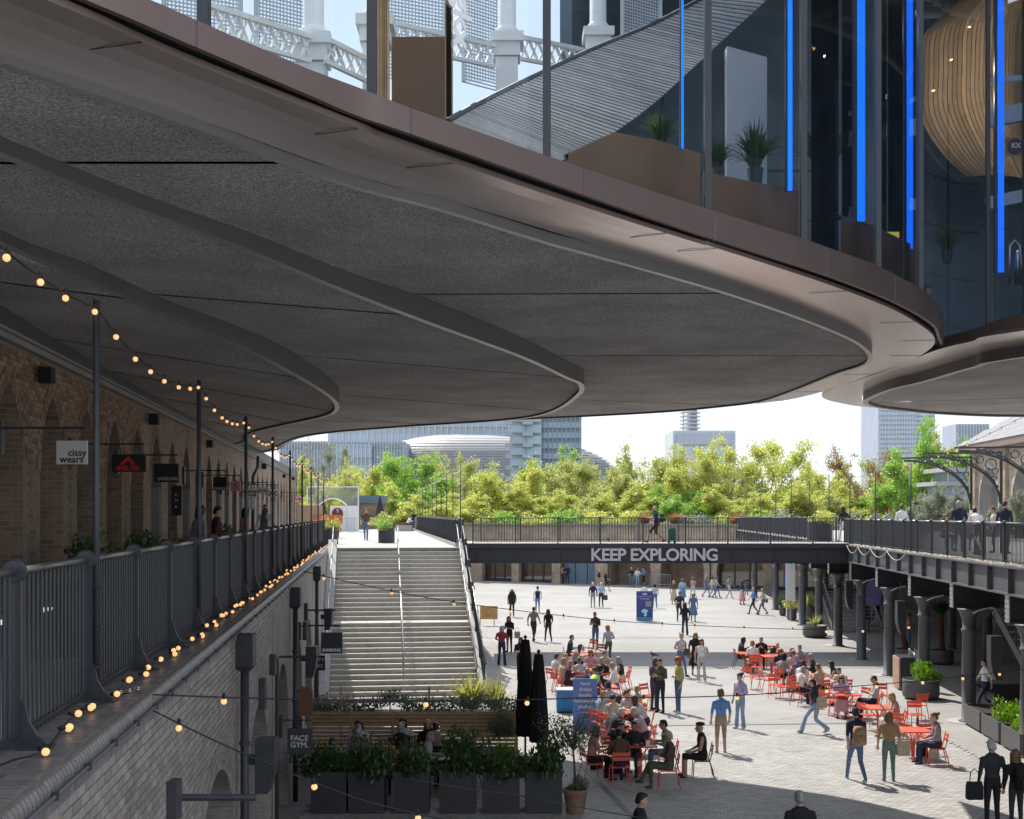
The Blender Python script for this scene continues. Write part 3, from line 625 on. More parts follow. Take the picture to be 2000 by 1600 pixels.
# ================================================================ RAILINGS, BRIDGE, EAST VIADUCT
def post_mesh(F, foot=True, h=1.1, flat_=True):
    o_ = F(0,0,0); mb = MB()
    q = lambda t, n, z: F(t,n,z)-o_
    mb.hexa([q(-.028,-.045,0),q(.028,-.045,0),q(.028,.045,0),q(-.028,.045,0),q(-.028,-.045,h),q(.028,-.045,h),q(.028,.045,h),q(-.028,.045,h)])
    return mb, q
def railing(name, label, F, t0, n_post, pitch, z0, h, nb, side, indiv, foot=True, rail_m='rail', rr=.026, ball=False, tick=.011, knob=False):
    root = thing(name, label, 'railing', tuple(F(t0,0,z0)))
    mb, q = post_mesh(F, foot, h)
    if foot:   # curved gusset standing out over the coping
        g = [(.045*side,.0),(.21*side,0),(.205*side,.02),(.14*side,.08),(.09*side,.17),(.065*side,.28),(.045*side,.30)]
        a = [q(-.016,n,z) for n, z in g]; b = [q(.016,n,z) for n, z in g]; mb.prism(a, Vector((0,0,0)), q(.032,0,0))
        mb.hexa([q(-.07,.02*side,-.0),q(.07,.02*side,0),q(.07,.23*side,0),q(-.07,.23*side,0),q(-.07,.02*side,.018),q(.07,.02*side,.018),q(.07,.23*side,.018),q(-.07,.23*side,.018)])
    cyl = []
    for tt, r_ in ((-.035,.05),(-.035,.066),(-.012,.078),(.012,.078),(.035,.066),(.035,.05)):
        cyl.append([q(tt,r_*math.cos(6.28318*k/14),h+r_*math.sin(6.28318*k/14)) for k in range(14)])
    mb.loft(cyl)
    if knob: mb.ball(q(0,-.02*side,h*.45), .055, 8, k=5)
    pm = mb.mesh('post', M['iron'], True)
    for i, p in enumerate(pm.polygons): p.use_smooth = False
    bmesh_ = MB()
    bmesh_.tube([F(0,0,0)-F(0,0,0), F(0,0,h-.06)-F(0,0,0)], tick, 6, False); bme = bmesh_.mesh('baluster', M['iron'], True)
    railm = MB().tube([q(.03,0,h), q(pitch-.03,0,h)], rr, 10).mesh('top_rail', M[rail_m], True)
    low = MB(); low.hexa([q(.03,-.02,.07),q(pitch-.03,-.02,.07),q(pitch-.03,.02,.07),q(.03,.02,.07),q(.03,-.02,.09),q(pitch-.03,-.02,.09),q(pitch-.03,.02,.09),q(.03,.02,.09)]); lowm = low.mesh('bottom_rail', M['iron'])
    rest = MB()
    for i in range(n_post):
        p0 = F(t0+i*pitch,0,z0); inst(pm, 'post', root, rel(p0, root))
        if i == n_post-1: break
        inst(railm, 'top_rail', root, rel(p0, root)); inst(lowm, 'bottom_rail', root, rel(p0, root))
        for j in range(1, nb):
            pb = F(t0+i*pitch+j*pitch/nb,0,z0+.03)
            if i < indiv: inst(bme, 'baluster', root, rel(pb, root))
            else: rest.bar(pb, pb+Vector((0,0,h-.06)), tick*1.8)
    if rest.v: o = rest.obj('baluster_row', M['iron'], root); o['kind'] = 'stuff'
    return root
BAY = 1.917
railing('iron_railing', 'charcoal iron railing with round collars along the west walkway', L, 7.65-3*BAY, 30, BAY, CZ, 1.10, 18, 1, 16)
railing('iron_railing', 'dark railing receding along the sunlit walkway beyond the stairs', lambda t, n, z: L(t, 6.0+n, z), 53.0, 27, BAY, DZ+.14, 1.02, 14, -1, 5)
# lamp poles clipped to the railing
def pole(F, t, n, z0, z1, label, group, r_=.026):
    p = thing('string_light_pole', label, 'pole', tuple(F(t,n,z0)), group)
    MB().tube([F(t,n,z0), F(t,n,z1)], r_, 10).obj('shaft', M['iron'], p, True)
    for z in (z0+.25, z0+.55, z0+.85): MB().lathe(F(t,n,z), [(r_+.004,0),(r_+.012,0),(r_+.012,.02),(r_+.004,.02)], 10).obj('clamp', M['black'], p)
    return p
PT = [9.6+5.75*i for i in range(9)]
names = ['closest to the white cissy wears sign','second in line from the cissy wears sign','third in line from the cissy wears sign','fourth in line along the shaded arcade','fifth in line along the shaded arcade','sixth in line along the shaded arcade','seventh in line along the shaded arcade','eighth in line along the shaded arcade','last in line at the stair head']
for t, nm in zip(PT, names): pole(L, t+.03, .065, CZ, 8.06, 'tall black string light pole, '+nm, 'poles along the west railing')
PT2 = [53.2+BAY*2.6*i for i in range(11)]
ordn = ['first','second','third','fourth','fifth','sixth','seventh','eighth','ninth','tenth','last']
for i, t in enumerate(PT2): pole(L, t, 6.06, DZ+.14, 8.45-.0*i, f'thin black pole on the far walkway railing, {ordn[i]} from the stairs', 'poles on the far walkway', .022)

# ---- bridge
BY = 55.0
BX = lambda t, n=0, z=0: Vector((t, BY+n, z))
bz = 5.06
br_ = thing('footbridge', 'dark steel footbridge carrying the words KEEP EXPLORING', 'bridge', (7, BY, bz))
MB().box((7.0,BY+2.4,bz-.1),(18.9,4.3,.2)).obj('bridge_deck', M['deck'], br_); MB().box((7.0,BY+.12,bz-.08),(18.9,.24,.16)).obj('deck_edge', M['iron'], br_)
def girder(root, y, nm='girder'):
    mb = MB().box((7.15,y+.12,bz-.52),(18.3,.05,.72)); mb.box((7.15,y+.10,bz-.185),(18.3,.24,.05)); mb.box((7.15,y+.10,bz-.87),(18.3,.24,.05)); mb.obj(nm, M['iron'], root)
girder(br_, BY); girder(br_, BY+4.4)
for i in range(10):
    MB().box((-1.55+i*1.905,BY+.065,bz-.52),(.05,.08,.64)).obj('stiffener', M['iron'], br_)
railing('bridge_railing', 'slender dark bridge railing above the KEEP EXPLORING girder', lambda t, n, z: BX(t, .1+n, z), -1.75, 10, 1.905, bz, 1.14, 15, -1, 9, False, 'iron_mid', .022)
railing('bridge_railing', 'rear railing of the footbridge seen through the front balusters', lambda t, n, z: BX(t, 4.3+n, z), -1.5, 10, 1.905, bz, 1.14, 15, 1, 0, False, 'iron_mid', .022)
TXT = {}
def text_mesh(body, size, mt, extr=.004, align='CENTER', spacing=1.0, bold=0, lsp=1.0):
    key = (body, size, mt.name, extr, align, spacing, bold, lsp)
    if key in TXT: return TXT[key]
    cu = bpy.data.curves.new('lettering', 'FONT'); cu.body = body; cu.size = size; cu.extrude = extr; cu.align_x = align; cu.align_y = 'CENTER'; cu.space_character = spacing; cu.offset = bold; cu.resolution_u = 3; cu.space_line = lsp
    ob = bpy.data.objects.new('lettering', cu); C.objects.link(ob); dg = bpy.context.evaluated_depsgraph_get()
    me = bpy.data.meshes.new_from_object(ob.evaluated_get(dg)); bpy.data.objects.remove(ob); me.name = 'lettering'
    me.materials.clear(); me.materials.append(mt); TXT[key] = me; return me
def put_text(root, body, size, mt, pos, xdir, up=(0,0,1), name='lettering', **kw):
    me = text_mesh(body, size, mt, **kw); x = Vector(xdir).normalized(); y = Vector(up).normalized(); z = x.cross(y)
    o = bpy.data.objects.new(name, me); C.objects.link(o); o.parent = root
    mw = Matrix(((x.x,y.x,z.x,pos[0]),(x.y,y.y,z.y,pos[1]),(x.z,y.z,z.z,pos[2]),(0,0,0,1)))
    o.matrix_local = Matrix.Translation(Vector(wl(root))).inverted() @ mw if root else mw
    return o
tp = at_y(1278, 1080, BY+.03)
put_text(br_, 'KEEP EXPLORING', .76, M['letter'], (tp.x, BY+.005, bz-.535), (1,0,0), bold=.02, spacing=.95, extr=.012)

# ---- east viaduct
EV = thing('iron_viaduct', 'black iron viaduct on round columns along the east side of the yard', 'viaduct', tuple(E(40,0,0)))
MB().fbox(E, 16, 118, -.32, 14, 4.93, 5.04).obj('viaduct_deck', M['deck'], EV)
mb = MB().fbox(E, 18, 110, -.30, -.27, 4.27, 4.94); mb.fbox(E, 18, 110, -.42, -.2, 4.94, 4.985); mb.fbox(E, 18, 110, -.42, -.2, 4.22, 4.27); mb.obj('edge_girder', M['iron_mid'], EV)
mb = MB().fbox(E, 18, 110, 1.9, 1.94, 4.0, 4.93); mb.fbox(E, 18, 110, 1.8, 2.04, 3.95, 4.0); mb.obj('inner_girder', M['iron_mid'], EV)
t = 20.0
while t < 108:
    MB().fbox(E, t-.012, t+.012, -.42, -.30, 4.27, 4.94).obj('stiffener', M['iron_mid'], EV)
    if t < 60: MB().fbox(E, t-.012, t+.012, 1.84, 1.9, 4.0, 4.93).obj('stiffener', M['iron_mid'], EV)
    t += 1.82
CT = [27.0,32.4,37.8,43.2,48.6,54.0,59.5,65.0,70.6,82,94]
for t in CT:
    mb = MB().fbox(E, t+.55, t+.60, -.34, 8, 3.52, 4.21); mb.fbox(E, t+.42, t+.73, -.34, 8, 4.17, 4.215); mb.fbox(E, t+.42, t+.73, -.34, 8, 3.48, 3.52)
    cb = mb.obj('cross_beam', M['iron'], EV)
    pl = MB().fbox(E, t+.40, t+.75, -.37, -.345, 3.48, 4.215); plo = pl.obj('end_plate', M['galv'], EV)
    rv = MB()
    for i in range(5):
        for s in (.47,.68): rv.ball(E(t+s,-.372,3.58+i*.135), .018, 6, k=4)
    o = rv.obj('rivets', M['iron'], EV); o['kind'] = 'stuff'
    mb = MB().lathe(E(t,0,0), [(.30,0),(.30,.05),(.21,.07),(.205,1.6),(.185,2.75),(.20,2.76),(.225,2.80),(.225,2.86),(.19,2.88),(.19,3.12),(.215,3.2),(.30,3.42),(.34,3.44),(.34,3.48)], 20); mb.obj('column', M['iron_mid'], EV, True)
    # raking bracket from the capital
    g = [E(t,-.2,3.1),E(t,-.2,3.46),E(t,-.62,3.46),E(t,-.58,3.38)] ; 
    if t < 40: MB().prism([E(t+.0,.2,2.9),E(t,.2,3.46),E(t,.75,3.46)], LT*-.06, LT*.06).obj('bracket', M['iron_mid'], EV)
for t in CT[:8]:
    mb = MB().lathe(E(t-.6,5.2,0), [(.2,0),(.19,3.9)], 12); mb.obj('inner_column', M['iron_mid'], EV)
shop = thing('undercroft_wall', 'dim brick back wall of the undercroft behind the iron columns', 'wall', tuple(E(40,9,0)))
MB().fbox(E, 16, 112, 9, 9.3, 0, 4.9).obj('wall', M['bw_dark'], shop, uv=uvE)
for i in range(8):
    MB().fbox(E, 24+i*5.6, 27.6+i*5.6, 8.93, 8.99, .1, 3.2).obj('shop_window', M['glass_shop'], shop); MB().fbox(E, 24+i*5.6, 27.6+i*5.6, 9.02-.03, 9.0, .1, 3.2).obj('shop_interior', M['barfront'], shop)
railing('iron_railing', 'dark iron railing with knobbed posts along the east viaduct', lambda t, n, z: E(t, -.22+n, z), 20.2, 20, BAY, 5.04, 1.1, 18, -1, 0, False, knob=True)
railing('iron_railing', 'dark iron railing on the viaduct beyond the footbridge', lambda t, n, z: E(t, -.22+n, z), 60.4, 25, BAY, 5.04, 1.1, 14, -1, 0, False, knob=True)
EP = [(1968,28.5),(1768,44.0),(1704,49.9),(1652,55.2)]
for i, (u, t) in enumerate(EP): pole(lambda t, n, z: E(t, -.26+n, z), t, 0, 5.04, 8.2+ (0 if i else 1.2), 'tall black string light pole on the east viaduct, '+['thick and closest to the arched building','second from the arched building','third from the arched building','at the footbridge corner'][i], 'poles on the east viaduct')
for i, t in enumerate((60.5,66.5,73,80,88,97)): pole(lambda t, n, z: E(t, -.26+n, z), t, 0, 5.04, 8.3, f'thin black pole past the footbridge, {ordn[i]} from the bridge', 'poles past the footbridge', .024)
# iron stairs under the viaduct
def open_stair(name, label, F, t0, t1, n0, n1, z0, z1, k):
    s = thing(name, label, 'staircase', tuple(F(t0,n0,z0)))
    for i in range(k):
        a = (i+.5)/k; t = t0+(t1-t0)*a; MB().fbox(F, t-.14, t+.14, n0, n1, z0+(z1-z0)*a-.03, z0+(z1-z0)*a+.01).obj('tread', M['galv'], s)
    for n_ in (n0-.03, n1+.03):
        MB().hexa([F(t0,n_-.02,z0-.05),F(t1,n_-.02,z1-.3),F(t1,n_+.02,z1-.3),F(t0,n_+.02,z0-.05),F(t0,n_-.02,z0+.25),F(t1,n_-.02,z1+.05),F(t1,n_+.02,z1+.05),F(t0,n_+.02,z0+.25)]).obj('stringer', M['iron_mid'], s)
    MB().tube([F(t0,n0-.03,z0+1.05), F(t1,n0-.03,z1+1.05)], .028, 8).obj('handrail', M['rail'], s, True)
    for i in range(7):
        a = i/6; p = F(t0+(t1-t0)*a, n0-.03, z0+(z1-z0)*a); MB().bar(p, p+Vector((0,0,1.05)), .04).obj('post', M['iron'], s)
    mb = MB()
    for i in range(70):
        a = i/70; p = F(t0+(t1-t0)*a, n0-.03, z0+(z1-z0)*a+.1); mb.bar(p, p+Vector((0,0,.93)), .012)
    o = mb.obj('baluster_row', M['iron'], s); o['kind'] = 'stuff'
open_stair('iron_staircase', 'black iron stair with open treads beside the leafy planters', E, 32.3, 40.6, 1.0, 3.1, .15, 4.6, 24)
open_stair('iron_staircase', 'shadowy open stair with pale treads behind the columns near the bridge', E, 66.5, 75.5, 1.0, 3.6, .15, 4.7, 26)

# ---- far viaduct wall under the bridge
WA = Vector((-3.1,116.5,0)); WD = Vector((24.6,-14,0)).normalized(); WN = Vector((WD.y,-WD.x,0))
def FW(s, n=0, z=0): return WA+WD*s+WN*n+Vector((0,0,z))
if WN.y > 0: WN = -WN
def su(u): k = (u-1000)/2400; return (k*WA.y-WA.x)/(WD.x-k*WD.y)
def uvF(p): q = Vector(p)-WA; return (q.dot(WD)+q.dot(WN), q.z)
fw = thing('arched_viaduct', 'pale brick viaduct with shopfront arches across the far end of the yard', 'viaduct', tuple(FW(12,0,0)))
bays = [(su(965),su(1001)-su(965)-.6,0),(su(1045),su(1078)-su(1045),0),(su(1128),su(1160)-su(1128),0)]
ops = []
for uc, hw in ((970,1.6),(1045,1.75),(1128,1.75),(1230,2.0),(1332,2.0),(1445,2.05),(1556,2.05),(1660,2.05)): ops.append((su(uc), hw, 1.55, 1.75, 'e'))
mb = MB(); arch_face(mb, FW, -40, 60, 0, 5.35, ops, 0); mb.obj('wall', M['bw_pale'], fw, uv=uvF)
mb = MB().fbox(FW, -40, 60, -.3, .25, 5.35, 5.5); mb.obj('parapet_stone', M['pale'], fw)
MB().fbox(FW, -40, 60, -2.2, -2.0, 0, 5.3).obj('back_wall', M['bw_up'], fw, uv=uvF)
M['shop_glow'] = mat('glowing_shop_backdrop', (.35,.24,.15), .6, var=.8, vs=2.5, emit=(1,.6,.3), es=.05)  # wall behind the panes glows faintly in place of shop lamps
M['bluedoor'] = mat('blue_grey_door_paint', (.13,.19,.25), .5, var=.05)
for i, op in enumerate(ops):
    mb = MB(); reveal(mb, FW, op, 0, 0, -2); mb.obj('arch_reveal', M['bw_up'], fw, uv=uvF)
    q = [0,1,5,6,7]
    if i in (0,1,5,6,7):
        for k in range(4):
            x = -op[1]+.05+k*(2*op[1]-.1)/3; MB().fbox(FW, op[0]+x-.06, op[0]+x+.06, -.7, -.55, 0, arch_z(op, x*.98)).obj('shopfront_frame', M['iron'], fw)
        MB().fbox(FW, op[0]-op[1], op[0]+op[1], -.7, -.55, 2.5, 2.62).obj('shopfront_frame', M['iron'], fw); MB().fbox(FW, op[0]-op[1], op[0]+op[1], -.7, -.55, 0, .3).obj('shopfront_frame', M['iron'], fw)
        MB().fbox(FW, op[0]-op[1]+.1, op[0]+op[1]-.1, -.64, -.62, .3, 2.5).obj('shop_window', M['glass_shop'], fw)
        MB().fbox(FW, op[0]-op[1], op[0]+op[1], -1.9, -1.8, 0, 3).obj('shop_interior', M['shop_glow'], fw)
    elif i == 2:
        for x0, x1 in ((-1.6,-.5),(-.42,.7),(.78,1.65)): MB().fbox(FW, op[0]+x0, op[0]+x1, -.6, -.5, 0, 2.9).obj('door_panel', M['bluedoor'], fw)
    else:
        MB().lathe(FW(op[0]+.5,-1.8,2.55), [(.02,0),(.1,.04),(.12,.14),(.08,.26),(.02,.3)], 10).obj('wall_lamp', M['bulb_day'], fw)
    a, b = op[0]-op[1]-.3, op[0]+op[1]+.3
# quoin bricks at the piers
qm = MB(); 
for op in ops[:7]:
    for s in (-1,1):
        for k in range(10): qm.fbox(FW, op[0]+s*(op[1]+.02), op[0]+s*(op[1]+(.38 if k%2 else .22)), .003, .03, .15*k+.05, .15*k+.12)
o = qm.obj('quoin_blocks', M['bw_low'], fw); o['kind'] = 'stuff'
for u in (1189,1388): MB().tube([FW(su(u),.12,0), FW(su(u),.12,4.2)], .06, 8).obj('downpipe', M['iron'], fw)
# higher ground behind it
mb = MB().add([FW(-60,-.2,5.0),FW(120,-.2,5.0),FW(120,-400,5.0)+Vector((0,60,0)),FW(-160,-400,5.0)], [(0,1,2,3)]); struct('canal_bank', mb, mat('grassy_bank', (.07,.10,.03), .9, var=.4, vs=.6, bump=.8, bs=4))

# ---- arched building on the east deck
eb = thing('arched_brick_building', 'buff brick building with pointed arches, slate roof and iron brackets', 'building', tuple(E(68,11,5)))
EOPS = [(72.6,1.75,7.0,2.1,'p'),(66.6,1.75,7.0,2.1,'p'),(60.6,1.75,7.0,2.1,'p')]
mb = MB(); arch_face(mb, lambda t,n,z: E(t,n,z), 50, 75.6, 5.04, 10.2, sorted(EOPS), 11); mb.obj('wall', M['bw_pale'], eb, uv=uvE)
MB().fbox(E, 75.0, 75.6, 11.02, 20, 5.04, 10.2).obj('end_wall', M['bw_pale'], eb, uv=uvE)
for op in EOPS:
    mb = MB(); reveal(mb, E, op, 5.04, 11, 11.9); mb.obj('arch_reveal', M['pale'], eb)
    mb = MB()
    o_ = outline(op, 5.6, 14); ring0 = [E(t,10.97,z) for t, z in o_]; ring1 = [E(op[0]+(t-op[0])*1.14,10.97,z+(.22 if z > 7 else 0)) for t, z in o_]; mb.strip(ring0, ring1); mb.obj('arch_surround', M['concrete'], eb)
    MB().fbox(E, op[0]-1.9, op[0]+1.9, 10.85, 11.1, 5.5, 5.66).obj('sill', M['concrete'], eb)
    MB().fbox(E, op[0]-.04, op[0]+.04, 11.6, 11.7, 5.6, 9).obj('mullion', M['iron'], eb)
    MB().fbox(E, op[0]-1.7, op[0]+1.7, 11.64, 11.66, 5.6, 9.0).obj('window_glass', M['glass_shop'], eb)
for t in (75.3,69.6,63.6): MB().fbox(E, t-.55, t+.55, 10.8, 11.05, 5.04, 10.1).obj('pier', M['bw_pale'], eb, uv=uvE)
mb = MB().fbox(E, 49, 76.4, 10.3, 10.5, 10.15, 10.5); mb.fbox(E, 49, 76.4, 10.3, 21, 10.1, 10.15); mb.obj('eaves', mat('brown_eaves', (.24,.17,.14), .6), eb)
# slates: rows of separate pieces on the visible slope
ridge = 14.2; rest = MB(); cnt = 0
for j in range(14):
    n0, z0 = 10.25+j*.42, 10.5+j*.30; hip = 76.6-j*.62; t = 52.0+(j % 2)*.3
    while t < hip-.3:
        q = [E(t,n0,z0+.01),E(t+.57,n0,z0+.01),E(t+.57,n0+.46,z0+.33),E(t,n0+.46,z0+.33)]
        if cnt < 290 and t > 62: MB().add(q+[x-Vector((0,0,.02)) for x in q], [(0,1,2,3),(4,5,1,0)]).obj('slate', M['slate'], eb); cnt += 1
        else: rest.add(q, [(0,1,2,3)])
        t += .6
o = rest.obj('slate_field', M['slate'], eb); o['kind'] = 'stuff'
mb = MB().add([E(76.4,10.3,10.49),E(68,16.2,14.6),E(76.4,22,10.49)], [(0,1,2)]); mb.obj('hip_slope', M['slate'], eb)
# ornate brackets reaching out from the piers
for t in (75.3,69.6,63.6):
    mb = MB(); a, b = E(t,10.8,9.55), E(t,6.6,9.75); mb.bar(a+Vector((0,0,.25)), b, .1, .09)
    arc_ = [E(t,10.7-3.9*(1-math.cos(x)), 7.0+2.6*math.sin(x)) for x in [i*1.5708/12 for i in range(13)]]
    mb.tube(arc_, .075, 6); mb.tube([p+Vector((0,0,.16)) for p in arc_[2:11]], .03, 5); mb.bar(E(t,10.74,6.6), E(t,10.74,9.8), .1)
    for r_, n_, z_ in ((.30,10.2,9.15),(.2,9.6,9.42),(.16,10.45,8.75),(.17,9.25,9.32),(.12,8.8,9.45),(.1,8.4,9.52),(.08,8.05,9.58),(.07,7.75,9.62),(.15,10.35,8.35),(.09,10.5,7.9)):
        ring = [E(t, n_+r_*math.cos(6.2832*k/14), z_+r_*math.sin(6.2832*k/14)) for k in range(15)]; mb.tube(ring, .032, 5, False)
        if r_ > .3:
            ring = [E(t, n_+.18*math.cos(6.2832*k/12), z_+.18*math.sin(6.2832*k/12)) for k in range(13)]; mb.tube(ring, .028, 5, False)
    mb.obj('scroll_bracket', M['iron'], eb)
# ================================================================ TREES AND BACKDROP
NR_ = np.random.default_rng(11)
def leaf_quads(cent, size, rng, flat_=0.0, ar=.62):
    n = len(cent); a = rng.normal(size=(n,3)); a[:,2] *= (1-flat_); a /= np.linalg.norm(a,axis=1)[:,None]
    b = rng.normal(size=(n,3)); b -= (b*a).sum(1)[:,None]*a; b /= np.linalg.norm(b,axis=1)[:,None]
    s = size*rng.uniform(.6,1.35,size=(n,1)); a = a*s; b = b*s*ar
    v = np.stack([cent-a, cent-b*.9+a*.1, cent+a, cent+b*.9+a*.1], 1).reshape(-1,3)
    return v
def mesh_np(name, v, mt, nq=4):
    me = bpy.data.meshes.new(name); n = len(v)//nq
    me.vertices.add(len(v)); me.vertices.foreach_set('co', v.astype(np.float32).ravel())
    me.loops.add(n*nq); me.loops.foreach_set('vertex_index', np.arange(n*nq, dtype=np.int32))
    me.polygons.add(n); me.polygons.foreach_set('loop_start', np.arange(0, n*nq, nq, dtype=np.int32)); me.polygons.foreach_set('loop_total', np.full(n, nq, dtype=np.int32))
    me.materials.append(mt); me.update(calc_edges=True); me.validate(); return me
LEAF = {'lime': leafmat('lime_spring_leaf', (.32,.36,.09), (.48,.47,.16), .5), 'green': leafmat('fresh_green_leaf', (.18,.30,.06), (.30,.42,.11), .5),
        'olive': leafmat('olive_spring_leaf', (.27,.30,.10), (.42,.42,.17), .5), 'sage': leafmat('sage_leaf', (.16,.18,.13), (.26,.27,.20)), 'dark': leafmat('dark_evergreen_leaf', (.035,.075,.02), (.07,.12,.035), .35),
        'bud': leafmat('brown_bud_leaf', (.20,.14,.06), (.28,.20,.09)), 'rust': leafmat('rusty_grass_blade', (.22,.10,.04), (.30,.16,.07)), 'blade': leafmat('yellow_green_blade', (.20,.22,.05), (.42,.40,.13), .35),
        'bright': leafmat('bright_herb_leaf', (.10,.22,.02), (.20,.32,.04)), 'small': leafmat('small_grey_leaf', (.09,.11,.06), (.17,.18,.12), .35)}
def make_tree(seed, h, rad, nleaf, lsize, trunk_h=.3, spread_=1.0, dense=1.0):
    rng = np.random.default_rng(seed); mb = MB(); tips = []
    base = np.array([0,0,0.]); top = np.array([rng.uniform(-.3,.3), rng.uniform(-.3,.3), h*trunk_h])
    mb.tube([W(0,0,-.3), W(*(top*.5)), W(*top)], [.16*h/9, .125*h/9, .10*h/9], 7)
    nl = 8
    for i in range(nl):
        az = 6.283*i/nl+rng.uniform(-.4,.4); el = rng.uniform(.25,1.12); ln = (rad*math.cos(el)*.85+h*(1-trunk_h)*.82*math.sin(el))*rng.uniform(.75,1.05)
        st_ = base+(top-base)*rng.uniform(.65,1.0); d = np.array([math.cos(az)*math.cos(el)*spread_, math.sin(az)*math.cos(el)*spread_, math.sin(el)])
        mid = st_+d*ln*.5+rng.normal(size=3)*.25; end = st_+d*ln+rng.normal(size=3)*.3
        mb.tube([W(*st_),W(*mid),W(*end)], [.062*h/9,.04*h/9,.014], 5)
        for k in range(10):
            f = rng.uniform(.2,1); p = (st_+(mid-st_)*f*2) if f < .5 else (mid+(end-mid)*(f*2-1))
            dd = d+rng.normal(size=3)*.65; dd /= np.linalg.norm(dd); l2 = ln*rng.uniform(.18,.42); e2 = p+dd*l2
            mb.tube([W(*p),W(*((p+e2)/2+rng.normal(size=3)*.08)),W(*e2)], [.022,.015,.007], 4); tips += [(p+e2)/2, e2, e2, end]
    tips = np.array(tips); per = rng.integers(0, len(tips), nleaf); cl = tips[per]
    off = rng.normal(size=(nleaf,3))*np.array([.40,.40,.30])*(rad/3.2)*(.55+.45*rng.random((nleaf,1)))
    v = leaf_quads(cl+off, lsize, rng)
    return mb.mesh('trunk', M['bark']), mesh_np('crown', v, LEAF['lime'])
TREES = [make_tree(1,9,3.9,21000,.13,.18), make_tree(2,9,3.4,21000,.125,.16), make_tree(3,9,4.2,18000,.125,.2), make_tree(4,9,3.0,8000,.10,.18), make_tree(5,8,3.4,25000,.13,.08)]
TDIM = []
for _, cm in TREES:
    q = np.empty(len(cm.vertices)*3, np.float32); cm.vertices.foreach_get('co', q); q = q.reshape(-1,3); TDIM.append((float(np.quantile(q[:,2],.992)), float(np.quantile(np.hypot(q[:,0],q[:,1]),.95))))
def obj_mat(o, mt, i=0): o.material_slots[i].link = 'OBJECT'; o.material_slots[i].material = mt
def tree(var, u, vtop, Y, wpx, leaf, label, zb=5.0, group='trees beyond the far wall', name='tree'):
    p = at_y(u, HV, Y); ztop = CAMZ-(vtop-HV)/FOC*Y; h0, r0 = TDIM[var]
    t = thing(name, label, 'tree', (p.x, Y, zb), group); sz = (ztop-zb)/h0; sx = 1.28*wpx/FOC*Y/2/r0
    t.rotation_euler = (0,0,R.uniform(0,6.28)); t.scale = (sx,sx,sz)
    a = inst(TREES[var][0], 'trunk', t); b = inst(TREES[var][1], 'crown', t); obj_mat(b, LEAF[leaf]); return t
TL = [(3,640,862,128,90,'sage','sparse pale budding tree next to the white screen'),
 (1,672,905,140,100,'lime','lime green tree just behind the white screen'),(4,725,903,150,100,'lime','rounded lime tree behind the dark parasols'),
 (0,800,893,135,130,'green','full bright green tree left of the walkway poles'),(3,868,880,150,80,'olive','thin twiggy tree below the curved barrel roof'),(2,915,905,142,120,'olive','olive green spreading tree under the barrel roof'),
 (1,985,912,126,130,'lime','yellow green bushy tree in front of the flat tower'),(4,1070,885,170,110,'green','vivid green treetop at the foot of the flat tower'),(0,1100,905,135,130,'olive','loose olive tree below the flat tower edge'),
 (2,1170,905,140,130,'olive','wide open tree left of the KEEP EXPLORING letters'),(1,1248,885,132,110,'olive','tall twiggy tree with fresh olive leaves'),(3,1305,903,145,90,'lime','thin pale tree beside the tall twiggy tree'),
 (0,1362,874,128,120,'lime','yellow tipped tree in front of the white office block'),(2,1492,862,130,150,'lime','largest dome shaped yellow green tree against the sky'),(3,1420,905,126,90,'olive','slim tree below the dome shaped tree'),
 (1,1575,915,140,110,'lime','low lime tree beside the tall dome tree'),(4,1622,912,150,90,'lime','small lime tree in the dip of the skyline'),(3,1690,880,132,130,'bud','brownish budding tree below the blue glass tower'),
 (2,1745,902,140,120,'olive','olive tree beneath the blue glass tower'),(4,1815,840,112,140,'green','dense bright green tree near the arched building'),(1,1880,862,130,110,'olive','pale tree behind the slate roof corner'),
 (4,1665,945,122,110,'lime','low yellow tree behind the viaduct poles'),(4,1540,950,122,130,'lime','low leafy tree under the dome shaped tree'),(4,1215,950,123,130,'lime','low yellow tree above the footbridge middle'),
 (4,1045,950,122,130,'lime','low lime tree above the bridge start'),(4,905,955,122,130,'lime','low yellow tree behind the walkway poles'),(4,760,950,122,120,'lime','low tree behind the dark parasols'),(4,640,930,110,110,'lime','yellow tree glowing at the end of the arcade'),
 (4,575,905,112,70,'lime','lime treetop showing beneath the roof end'),(1,1330,955,122,120,'green','low green tree behind the walking man'),(4,1420,955,121,120,'lime','low lime tree below the slim tree'),(4,1740,955,121,110,'green','low green tree behind the seated crowd'),(4,1130,955,124,120,'olive','low olive tree above the bridge letters start'),(4,1600,958,121,100,'olive','low olive tree behind the bridge planter'),(4,830,960,124,110,'green','low green tree at the walkway poles end')]
for a in TL: tree(*a)
